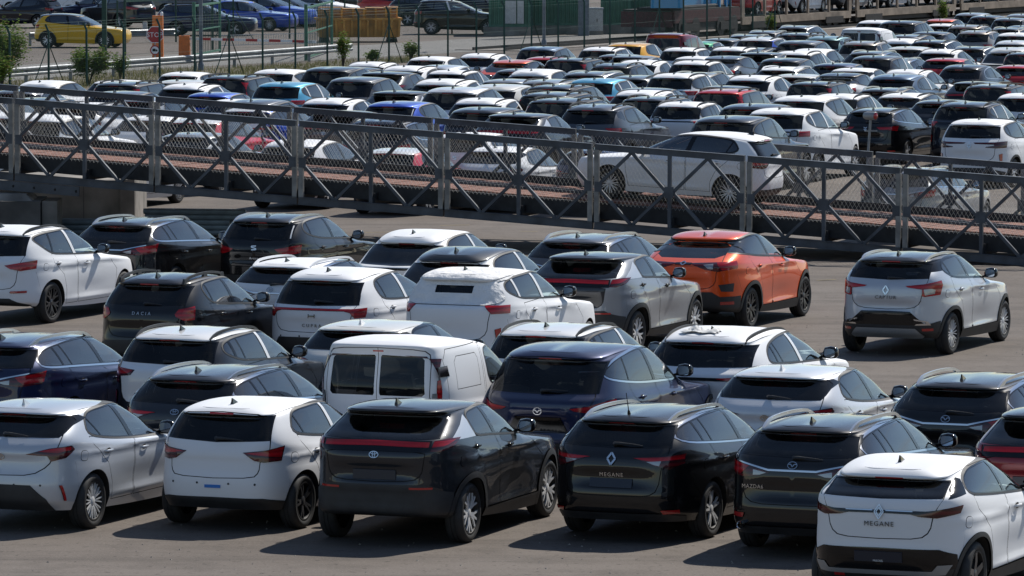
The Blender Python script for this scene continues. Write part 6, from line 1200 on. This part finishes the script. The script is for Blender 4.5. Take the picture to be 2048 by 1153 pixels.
def car(k, paint_, px, py, o='', anchor=None, yaw=22., near=True, label=None, z=0., k_=1., pos=None):
    m = ready(k); sch, fl = opts(o); sch['paint'] = paint_; sh = m['_sh']; skip = []
    if anchor is None:
        fx = m['fin'][1] if m.get('fin') else (-.15 if k not in ('van', 'mpv') else 0)
        anchor = (-.70, 0, 1.71) if k == 'van' else (-.5, 0, 1.80) if k == 'mpv' else (fx, 0, float(sh(*sh.inv('t', [(fx, .001)]))[0][2]))
    if 'norail' in fl: skip += ['rail_R', 'rail_L']
    if 'nofin' in fl: skip += ['fin']
    if 'nobadge' in fl: skip += ['badge']
    sch['skip'] = tuple(skip); a = math.radians(yaw); fw = np.array([math.sin(a), math.cos(a), 0]); lf = np.array([-math.cos(a), math.sin(a), 0])
    g = at(px, py, anchor[2]*k_+z); p = g-(fw*anchor[0]+lf*anchor[1])*k_; p = np.array([*pos, 0.]) if pos else p
    ex = ' with white film on its roof' if sch.get('roof') == 'film' else ' with black roof' if sch.get('roof') == 'black' and paint_ not in ('black', 'blackblue') else ' with silver roof rails' if sch.get('rail') == 'satin' and 'rail_R' not in skip else ' with roof rails' if m.get('rails') and 'rail_R' not in skip else ' with white door pillars' if sch.get('bp') == 'film' and m.get('bp') else ''
    c = dict(k=k, m=m, sch=sch, p=p, yaw=yaw, near=near, z=z, py=py, col=COLN[paint_], kd=KINDN.get(k, m['kind'].replace('_', ' ')), ex=ex, lab=label, fg=near, len=m['ro']+m['wb']+m['fo'], mid=(m['wb']+m['fo']-m['ro'])/2)
    c['k_'] = k_
    CARS.append(c); return c
HV = np.array([math.sin(math.radians(22)), math.cos(math.radians(22)), 0]); RV = np.array([HV[1], -HV[0], 0])
def park():
    for c in CARS:
        c['r'] = spawn(c['k'], c['m'], c['p'][:2], c['yaw'], c['sch'], c['near'], z=c['z']); c['r']['category'] = 'van' if c['k'] == 'van' else 'car'
        c['r'].scale = (c['k_'],)*3
        if c['lab']: c['r']['label'] = c['lab']
# the foreground block, row by row from the camera (anchors: outer rear-right tyre foot, or the roof antenna)
RR = lambda W_: (0, -W_, 0)
car('hatchback', 'silver', 192.5, 1058, 'rimtone=alloybright,trim=plastic,fin=silver', RR(.88), 21.5, label='silver hatchback with many-spoked wheels beside the white small hatchback')
r = car('taped_supermini', 'white', 614, 1057.5, 'bp=film,rimtone=alloydark,wheel=double', RR(.875), 22.5, label='white small hatchback with a blue tape strip on its bumper')
car('tapered_crossover', 'darkgrey', 947, 1086, 'roof=black,cpil=silver,rimtone=alloybright', RR(.90), 20, label='dark grey coupe-tailed crossover with full-width red light bar and silver pillars')
car('megane_estate', 'black', 1429.5, 1076, 'trim=chrome,rail=satin,rimtone=alloybright,wheel=double', RR(.89), 23, label='black estate lettered MEGANE with silver rails and a rod aerial')
car('mazda_estate', 'black', 1625.5, 845, 'trim=chrome,rail=satin', None, 22, label='black estate lettered MAZDA6 with chrome tail strip')
car('ev_crossover', 'white', 1802.4, 923, 'rimtone=alloydark', None, 22, label='white crossover lettered MEGANE with black lower bumper')
car('tapered_crossover', 'darkred', 2108, 822, 'roof=black', None, 22, label='dark red crossover cut off behind the white crossover')
car('wagon', 'navy', 3.5, 678, 'trim=chrome,rail=satin', None, 22, label='navy blue estate with silver rails behind the silver hatchback')
car('family_suv', 'darkgrey', 364, 660.5, 'roof=film,tailgate=film,bp=film', None, 22, label='dark grey SUV with white film on roof and tailgate beside the navy estate', k_=.955)
car('toyota_estate', 'darkgrey', 395.4, 743, 'trim=chrome,rail=satin', None, 22, label='dark grey estate with three-oval badge behind the white small hatchback')
car('van', 'white', 752, 703, '', (-.70, 0, 1.71), 22, label='white panel van with two rear door windows')
car('big_suv', 'navy', 1073, 823.4, 'trim=chrome', (-.93, 0, .93), 22, label='large navy blue SUV with chrome window line beside the white van')
car('hatchback', 'pearl', 1564.8, 740, 'fin=white', None, 22, label='pearl white hatchback with round dark rear wiper behind the black estate')
car('wagon', 'black', 1925.5, 759.4, 'trim=chrome,rail=satin', None, 22, label='black estate with silver rails behind the white crossover, beside the pearl hatchback')
car('hatchback', 'offwhite', 723, 648, 'fin=white,trim=gloss', None, 22, label='dusty white hatchback with white aerial fin behind the panel van')
car('family_suv', 'darkgrey', 1092.8, 653.6, 'roof=film,tailgate=film,bp=film', None, 22, label='dark grey SUV with film-covered pale roof behind the large navy SUV', k_=.95)
rc = car('ev_suv', 'white', 1402, 686, 'bp=film', (-.56, 0, 1.47), 22, label='white smooth SUV with a crumpled cloth lying on its roof')
car('small_suv', 'silver', 1908, 709, 'roof=black,rail=satin,trim=gloss,rimtone=alloybright', RR(.885), 23, label='silver small SUV lettered CAPTUR with black roof and silver rails')
car('suv', 'white', 107.5, 646.7, 'bp=film,rimtone=alloydark,wheel=star', RR(.90), 23, label='white SUV with dark star wheels beside the black raised hatchback')
car('budget_hatch', 'black', 315.7, 553.5, 'mirror=black', None, 22, label='black raised hatchback lettered DACIA with chunky roof rails')
car('cupra_hatch', 'white', 657.5, 543, 'bp=film', None, 22, label='white tall hatchback lettered CUPRA with a full-width red light bar')
car('covered_suv', 'white', 931.5, 541.5, 'bp=film', None, 22, label='white SUV with a white protective cover over its rear')
car('tapered_crossover', 'lightgrey', 1172, 508.5, 'roof=black,cpil=silver,tailgate=darkgrey,rimtone=alloybright', None, 22, label='light grey coupe-tailed crossover beside the orange coupe SUV')
car('coupe_suv', 'orange', 1611.6, 632.8, 'rimtone=alloydark', (2.72, -.89, 0), 22, label='large orange coupe SUV in front of the truss ramp')
car('wagon', 'black', 249, 441, 'trim=chrome,rail=satin', None, 22, label='black estate with silver rails beside the pipe stacks')
car('mini_suv', 'black', 535.9, 432, 'rail=satin', None, 22, label='black compact SUV lettered Arona in front of the pipe stacks')
car('wagon', 'white', 574, 523.5, 'trim=chrome,rail=white', None, 22, label='white estate with white roof rails behind the CUPRA hatchback', k_=.96)
car('ev_coupe', 'white', 827.4, 467, 'bp=film,fin=black', None, 22, label='white fastback with black rear window in front of the ramp', k_=.965)
car('ev_coupe', 'white', 913, 502.7, 'bp=film,roof=darkgrey', None, 22, label='white fastback with dark roof behind the covered SUV')
car('wagon', 'grey', 1155, 474, 'trim=chrome,rail=satin', None, 22, label='mid grey estate with silver rails behind the light grey crossover')

FAR = """-13.57 157.01 0.988 0 ev_coupe white
-11.74 161.09 0.988 0 hatchback white
-10.97 154.83 0.994 0 square_estate darkgrey
-13.71 150.90 1.074 0 hatchback grey trim=satin
-10.88 149.87 1.074 0 hatchback grey
-10.03 146.62 1.046 0 hatchback lightgrey
-13.76 140.87 1.074 0 suv white norail
-11.13 141.98 1.074 0 estate white trim=satin,bp=film
-12.77 145.51 1.074 0 hatchback darkgrey
-11.18 130.15 1.074 0 long_suv white norail,bp=film
-12.43 135.00 1.000 0 suv white norail
-9.40 122.80 1.000 1 hatchback silver
-9.95 165.08 0.976 0 mini_suv white norail,bp=film
-9.77 159.69 1.028 0 hatchback offwhite
-9.20 154.20 0.980 0 ev_suv white bp=film
-8.29 150.70 0.960 0 mini_suv blue norail,bp=film
-6.41 153.60 1.000 0 tall_suv skyblue norail,bp=film
-8.10 158.67 1.018 0 square_estate black
-7.02 164.00 1.010 0 suv white norail
-5.40 162.78 1.042 0 mid_suv darkgrey nofin
-7.56 147.59 0.986 0 hatchback white
-6.86 144.33 1.008 0 ev_hatch grey
-6.58 139.79 1.075 0 estate blue roof=film,tailgate=film,bp=film
-4.83 144.15 0.988 0 ev_suv white bp=film
-4.38 136.24 1.028 0 tapered_crossover grey roof=black,cpil=silver
-9.01 135.43 1.054 0 hatchback white
-7.60 128.50 1.000 1 hatchback lightgrey
-7.68 133.34 1.075 0 supermini pinkred roof=film,tailgate=film
-4.92 123.00 1.000 1 ev_hatch white
-4.57 173.53 0.942 0 ev_suv white bp=film
-4.92 167.86 0.960 0 suv black norail
-3.26 166.94 1.010 0 ev_suv white bp=film
-2.65 177.45 1.004 0 mini_suv white norail,bp=film
-1.08 181.42 0.944 0 ev_suv white bp=film
-2.30 170.10 1.000 0 ev_hatch silver bp=film
-0.11 173.52 1.000 0 coupe_suv orange
-1.86 165.47 0.938 0 long_suv white bp=film
-1.99 153.77 1.074 0 ev_suv white bp=film
0.15 169.27 1.010 0 hatchback grey
-1.53 147.17 1.050 0 mid_suv pearl
-0.45 152.20 1.066 0 ev_hatch offwhite
-3.17 148.37 1.030 0 tapered_crossover darkgrey roof=black,cpil=silver
-2.99 140.61 1.075 0 mini_suv blue norail,bp=film,rod
-0.82 143.76 1.000 0 ev_suv white bp=film
-0.75 136.51 1.044 0 suv darkgrey norail
-3.04 129.39 1.074 0 suv blackblue trim=chrome
0.07 133.20 1.074 0 tapered_crossover darkgrey roof=black,cpil=silver
-1.05 126.20 1.000 1 mini_suv white norail,bp=film
-3.82 161.40 1.054 0 tapered_crossover darkgrey roof=black
-4.50 156.52 1.000 0 big_suv grey
-2.61 120.90 1.000 1 supermini pinkred roof=film,tailgate=film,rear
-0.35 121.80 1.000 1 hatchback white wheel=star
1.84 121.07 1.000 1 hatchback navy
0.96 187.01 0.934 0 mid_suv steelblue nofin
3.07 187.40 0.950 0 suv white bp=film
4.03 191.67 1.066 0 supermini amber bp=film
5.64 195.64 0.969 0 mpv darkred
1.08 179.71 1.024 0 hatchback red
1.90 174.74 0.984 0 square_estate black
3.18 169.09 0.984 0 rugged_suv darkgrey
2.35 164.40 1.068 0 estate grey rail=satin,bp=film,trim=satin
3.87 178.78 0.980 0 tapered_crossover lightgrey roof=grey
3.51 183.54 0.990 0 hatchback grey
4.04 173.47 0.978 0 ev_suv white bp=film
0.59 165.27 1.006 0 ev_coupe white
-0.21 160.15 1.032 0 hatchback lightgrey
1.04 157.95 1.074 0 estate lightgrey
2.41 156.10 1.005 0 tall_suv skyblue norail,bp=film
3.62 162.25 1.040 0 estate grey
4.80 160.04 1.000 0 long_suv white bp=film
1.26 151.18 1.030 0 square_estate black
1.08 145.53 1.046 0 square_estate darkgrey
1.30 140.75 1.070 0 square_estate black
3.65 151.99 0.990 0 tapered_crossover darkgrey roof=black
3.50 149.56 0.984 0 ev_suv white bp=film
3.73 145.17 0.980 0 square_estate black
2.12 137.45 1.038 0 rugged_suv grey
6.76 199.63 0.930 0 supermini green bp=film
8.94 207.69 0.932 0 estate darkgrey rail=satin
7.72 203.47 0.932 0 hatchback grey
8.85 195.93 1.000 0 suv blue roof=film,tailgate=film,bp=film
9.83 212.07 0.944 0 estate grey rail=satin
11.27 216.42 0.992 0 estate grey rail=satin,bp=film,trim=satin
10.54 200.72 1.000 0 square_estate darkgrey
11.24 196.05 0.995 0 rugged_suv teal
10.06 191.70 0.970 0 mid_suv grey nofin
7.51 186.62 0.970 0 suv white
8.44 190.99 0.962 0 estate darkgrey
8.13 180.30 1.018 0 tapered_crossover grey roof=darkgrey
9.41 181.31 0.968 0 long_suv white bp=film
10.10 185.85 0.970 0 ev_coupe white
12.14 185.14 1.000 0 wagon grey trim=chrome,rail=satin
6.79 177.31 0.996 0 coupe_suv grey
6.05 182.48 0.964 0 hatchback white
8.68 175.34 0.938 0 mid_suv blackblue nofin
10.26 174.36 1.008 0 hatchback navy
8.44 170.42 0.996 0 wagon white rail=white,bp=film
5.58 166.45 0.980 0 wagon lightgrey rail=satin
8.54 165.65 0.992 0 hatchback offwhite
7.00 159.88 0.994 0 ev_suv white bp=film
9.73 163.68 0.966 0 coupe_suv white roof=black,nobadge
8.74 157.44 0.932 0 square_estate black
5.76 172.88 0.954 0 long_suv white bp=film
5.85 187.32 0.942 0 suv white
5.83 149.67 0.991 0 square_estate red
5.99 155.63 0.934 0 tapered_crossover blackblue roof=black
7.60 142.30 1.074 0 suv white norail
8.79 146.77 0.966 0 long_suv white bp=film
6.06 137.80 1.064 0 suv blackblue norail
6.61 133.79 1.074 0 tall_suv white norail,bp=film
5.12 129.08 1.074 0 mid_suv darkgrey
4.45 142.04 0.958 0 long_suv white bp=film
14.50 217.68 1.004 0 suv white norail
15.03 211.45 1.074 0 long_suv black norail
17.50 223.99 0.951 0 coupe_suv orange
17.22 219.25 1.000 0 hatchback white
19.47 231.72 0.936 0 long_suv lightgrey norail
19.76 227.73 0.932 0 long_suv darkgrey norail
21.61 231.53 0.936 0 suv lightgrey norail
20.50 224.85 0.944 0 suv grey norail
20.51 220.25 0.932 0 hatchback steelblue
17.58 211.36 0.974 0 rugged_suv beige
18.16 216.63 0.934 0 estate lightgrey rail=satin
19.56 215.34 0.946 0 wagon darkgrey rail=satin
15.77 207.19 1.030 0 hatchback darkgrey
14.66 202.72 1.034 0 estate grey
17.51 206.37 0.932 0 rugged_suv tan
12.90 200.02 1.000 0 van white
14.04 197.92 0.952 0 ev_coupe white
18.68 202.37 0.980 0 suv white norail
18.12 197.89 0.932 0 ev_hatch white roof=film
15.03 195.33 1.052 0 estate blackblue trim=satin,bp=film
12.27 191.40 0.974 0 rugged_suv tan
13.66 189.57 1.032 0 hatchback offwhite
14.55 186.26 0.932 0 ev_suv white
16.29 193.45 0.934 0 estate darkgrey rail=satin,bp=film,trim=satin
18.18 193.42 0.932 0 hatchback offwhite
16.99 187.51 0.964 0 ev_coupe offwhite
11.72 176.46 1.002 0 suv darkgrey norail,bp=film
12.77 181.27 0.932 0 wagon grey trim=chrome,rail=satin
14.23 180.08 0.982 0 hatchback red
17.25 182.71 0.932 0 square_estate black
10.58 170.08 1.006 0 hatchback white
12.07 167.38 0.932 0 ev_suv white
11.30 161.23 0.984 0 ev_suv steelblue norail,bp=film
14.15 171.12 0.938 0 ev_suv black norail,trim=satin
16.08 174.87 0.951 0 hatchback red
10.58 155.21 0.966 0 wagon darkgrey rail=satin
13.41 158.82 0.932 0 tapered_crossover darkgrey roof=black
13.61 154.58 0.956 0 square_estate black
10.85 150.90 0.996 0 estate white bp=film
11.44 146.15 1.018 0 hatchback darkgrey
11.71 140.43 1.000 0 tall_suv blackblue bp=film
9.47 141.73 0.988 0 estate_lowtail black trim=chrome
13.78 146.72 1.000 0 suv white norail
11.26 131.39 1.000 0 sharp_suv white
8.16 112.64 1.000 1 wagon lightgrey trim=chrome,rail=satin"""      # x, y, size, detail, model, paint, options
for l in FAR.strip().split('\n'):
    q = l.split(); car(q[4], q[5], 0, 0, q[6] if len(q) > 6 else '', near=q[3] == '1', k_=float(q[2]), pos=(float(q[0]), float(q[1])))

# cars in the yard beyond the fence (other headings)
Y_ = [('r5', 'yellow', 94, 96, 'roof=black,rimtone=alloybright', (0, -.87, 0), 102, 'yellow small hatchback with black roof behind the fence'), ('supermini', 'blackblue', 74, 57, 'rimtone=alloybright', (0, .87, 0), -66, 'dark blue hatchback parked behind the yellow hatchback'), ('coupe_suv', 'white', 140, 42, 'tailgate=film', (0, .87, 0), -62, 'white coupe SUV with wrapped tail behind the yellow hatchback'), ('suv', 'navy', 214, 55, 'tailgate=film', (0, .87, 0), -58, 'navy SUV with white film over its tail behind the gate post'), ('mid_suv', 'darkgrey', 268, 58, 'nofin', (0, 0, 0), -40, 'dark grey rounded SUV behind the STOP sign'),
      ('estate', 'navy', 352, 72, '', (0, -.87, 0), 96, 'navy estate behind the orange barrier cabinets'), ('hatchback', 'blue', 436, 62, '', (0, -.87, 0), 112, 'bright blue hatchback in the yard row, nearest the lamp post'), ('ev_hatch', 'blue', 478, 56, '', (0, -.87, 0), 112, 'bright blue tall hatchback in the yard row behind the barrier arm'), ('hatchback', 'steelblue', 523, 53, '', (0, -.87, 0), 112, 'steel blue hatchback in the yard row behind the barrier arm'), ('ev_suv', 'white', 566, 50, 'norail', (0, -.87, 0), 112, 'white SUV in the yard row beside the gate leaf'),
      ('suv', 'black', 862, 70, 'bp=film,norail', (0, -.9, 0), 94, 'black SUV with pale door pillars in the yard beside the skip'), ('estate', 'darkgrey', 815, 52, '', (0, -.9, 0), 94, 'dark grey estate behind the black SUV in the yard'), ('hatchback', 'darkgrey', 930, 46, '', (0, -.9, 0), 94, 'dark grey hatchback tucked behind the black SUV in the yard'), ('hatchback', 'red', 738, 40, '', (0, -.9, 0), 100, 'red hatchback behind the loaded skip'), ('ev_hatch', 'white', 782, 34, '', (0, -.9, 0), 100, 'white tall hatchback behind the loaded skip'), ('hatchback', 'white', 20, 30, '', (0, -.9, 0), 100, 'white hatchback at the back of the yard left of the wrapped coupe'),
      ('estate', 'grey', 330, 34, '', (0, -.9, 0), 110, 'mid grey estate at the back of the yard'), ('ev_suv', 'white', 420, 28, '', (0, -.9, 0), 110, 'white smooth SUV at the back of the yard'), ('hatchback', 'lightgrey', 500, 24, '', (0, -.9, 0), 110, 'light grey hatchback at the back of the yard'), ('mid_suv', 'darkgrey', 585, 22, 'nofin', (0, -.9, 0), 110, 'dark grey SUV at the back of the yard'), ('hatchback', 'silver', 655, 20, '', (0, -.9, 0), 110, 'silver hatchback at the back of the yard behind the gate'), ('suv', 'darkgrey', 225, 22, '', (0, .9, 0), -60, 'dark grey SUV at the back of the yard behind the gate post')]
for k, c, px, py, o, an, yw, lb in Y_: car(k, c, px, py, o, an, yw, False, lb)
park()

# the white hatchback driving up the ramp
m = ready('supermini'); tz = P_(4.45, 0, .475)+R0; hd = -U
rb = spawn('supermini', m, (0, 0), 0, {'paint': 'white', 'rimtone': 'alloy', 'wheel': 'multi'}, True)
# frame: x forward = up the ramp, y left, z normal to the deck
zx = np.cross(hd, INW); zx = zx if zx[2] > 0 else -zx; yl = np.cross(zx, hd); Mx = mathutils.Matrix([[hd[i], yl[i], zx[i]] for i in range(3)]); rb.rotation_mode = 'XYZ'; rb.rotation_euler = Mx.to_euler()
foot = ray_y(1461, 432, 108.4); s_ = (foot-R0-P_(0, 0, 0))@U; rb.location = tuple(R0+P_(0, 0, .475)+U*s_+INW*1.80)
rb['label'] = 'white small hatchback driving up the truss ramp'; rb['category'] = 'car'; CARS.append(dict(r=rb, p=np.array(rb.location), col='white', kd='small hatchback', ex='', lab=rb['label'], fg=True))
# cars riding on the carrier wagons
for i, (t, k, c) in enumerate([(3.2, 'supermini', 'red'), (8.6, 'hatchback', 'white'), (14.5, 'ev_hatch', 'lightgrey'), (20., 'supermini', 'white'), (26.5, 'hatchback', 'skyblue'), (33., 'suv', 'white'), (40., 'hatchback', 'darkgrey')]):
    p = ta+td*t-tn*1.2; r = spawn(k, ready(k), p[:2], math.degrees(math.atan2(td[0], td[1])), {'paint': c, 'skip': ()}, False, z=.79); lb = f"{COLN[c]} {KINDN[k]} riding on the lower deck of a car-carrier wagon"; r['label'] = lb; r['category'] = 'car'

# loose things on cars
V_, F_ = [], []; rng = random.Random(3); nx, ny = 22, 12
hgt = np.array([[rng.random() for _ in range(ny+1)] for _ in range(nx+1)])
for _ in range(1): hgt = (hgt+np.roll(hgt, 1, 0)+np.roll(hgt, 1, 1))/3
for i in range(nx+1):
    for j in range(ny+1):
        u, v = i/nx*2-1, j/ny*2-1; e = max(0, 1-(abs(u)**3+abs(v)**3)*.8); V_.append((v*.14+.03*math.sin(u*7), u*.26+.02*math.sin(v*9), .004+.085*hgt[i][j]**1.6*e*(1+.5*math.sin(u*5)))); 
for i in range(nx):
    for j in range(ny): k = i*(ny+1)+j; F_.append((k, k+1, k+ny+2, k+ny+1))
simple('cloth', (.62, .62, .61), .85, noise=.1)
sh_ = MODELS['ev_suv']['_sh']; zz = float(sh_(*sh_.inv('t', [(-.15, .12)]))[0][2]); cl = obj('cloth', (np.array(V_), None, F_), 'cloth', ang=1.5); rc = rc['r']; a = rc.rotation_euler[2]; c_, s__ = math.cos(a), math.sin(a); lx, ly = -.18, .14
cl.location = (rc.location[0]+c_*lx-s__*ly, rc.location[1]+s__*lx+c_*ly, zz+.004); cl.rotation_euler = (0, -.05, a); tag(cl, 'crumpled white cloth lying on the roof of the white SUV', 'cloth')
# labels for the rows behind
def art(s): return ('an ' if s[0] in 'aeio' else 'a ')+s
hv = np.array([math.sin(math.radians(22)), math.cos(math.radians(22)), 0]); rv_ = np.array([hv[1], -hv[0], 0])
for c in CARS: c['s'] = c['col']+' '+c['kd']
for c in CARS:
    if c['lab']: continue
    bh, bs = None, None
    for d in CARS:
        if d is c: continue
        v = d['p']-c['p']; al, la = v@hv, v@rv_
        if -14 < al < -2.2 and abs(la) < 1.7 and (bh is None or al > bh[0]): bh = (al, d)
        if 1.2 < la < 8 and abs(al) < 2.6 and (bs is None or la < bs[0]): bs = (la, d)
    c['l0'] = c['s']+c['ex']; c['l1'] = c['l0']+(' behind '+art(bh[1]['s']) if bh else ''); c['l2'] = c['l1']+((' and' if bh else '')+' beside '+art(bs[1]['s']) if bs else '')
    c['l2b'] = c['s']+(' behind '+art(bh[1]['s']) if bh else '')+((' and' if bh else '')+' beside '+art(bs[1]['s']) if bs else '')
    if len(c['l2'].split()) > 16: c['l2'] = c['l2b']
from collections import Counter
n0 = Counter(c.get('l0') for c in CARS); n1 = Counter(c.get('l1') for c in CARS)
for c in CARS:
    if c['lab']: continue
    c['r']['label'] = ' '.join((c['l0']+' parked in the rows behind the ramp' if n0[c['l0']] == 1 and len(c['l0'].split()) < 10 else c['l1'] if n1[c['l1']] == 1 and 'behind' in c['l1'] and len(c['l1'].split()) <= 16 else c['l2']).split()[:16])
for c in CARS:
    if len(c['r']['label'].split()) < 5: c['r']['label'] += ' parked in the rows behind the ramp'
nl = Counter(c['r']['label'] for c in CARS)
for c in CARS: c['r']['group'] = 'cars parked in the block in front of the ramp' if c['lab'] and c['fg'] else 'cars in the far yard' if c['lab'] else 'cars parked in rows behind the ramp'
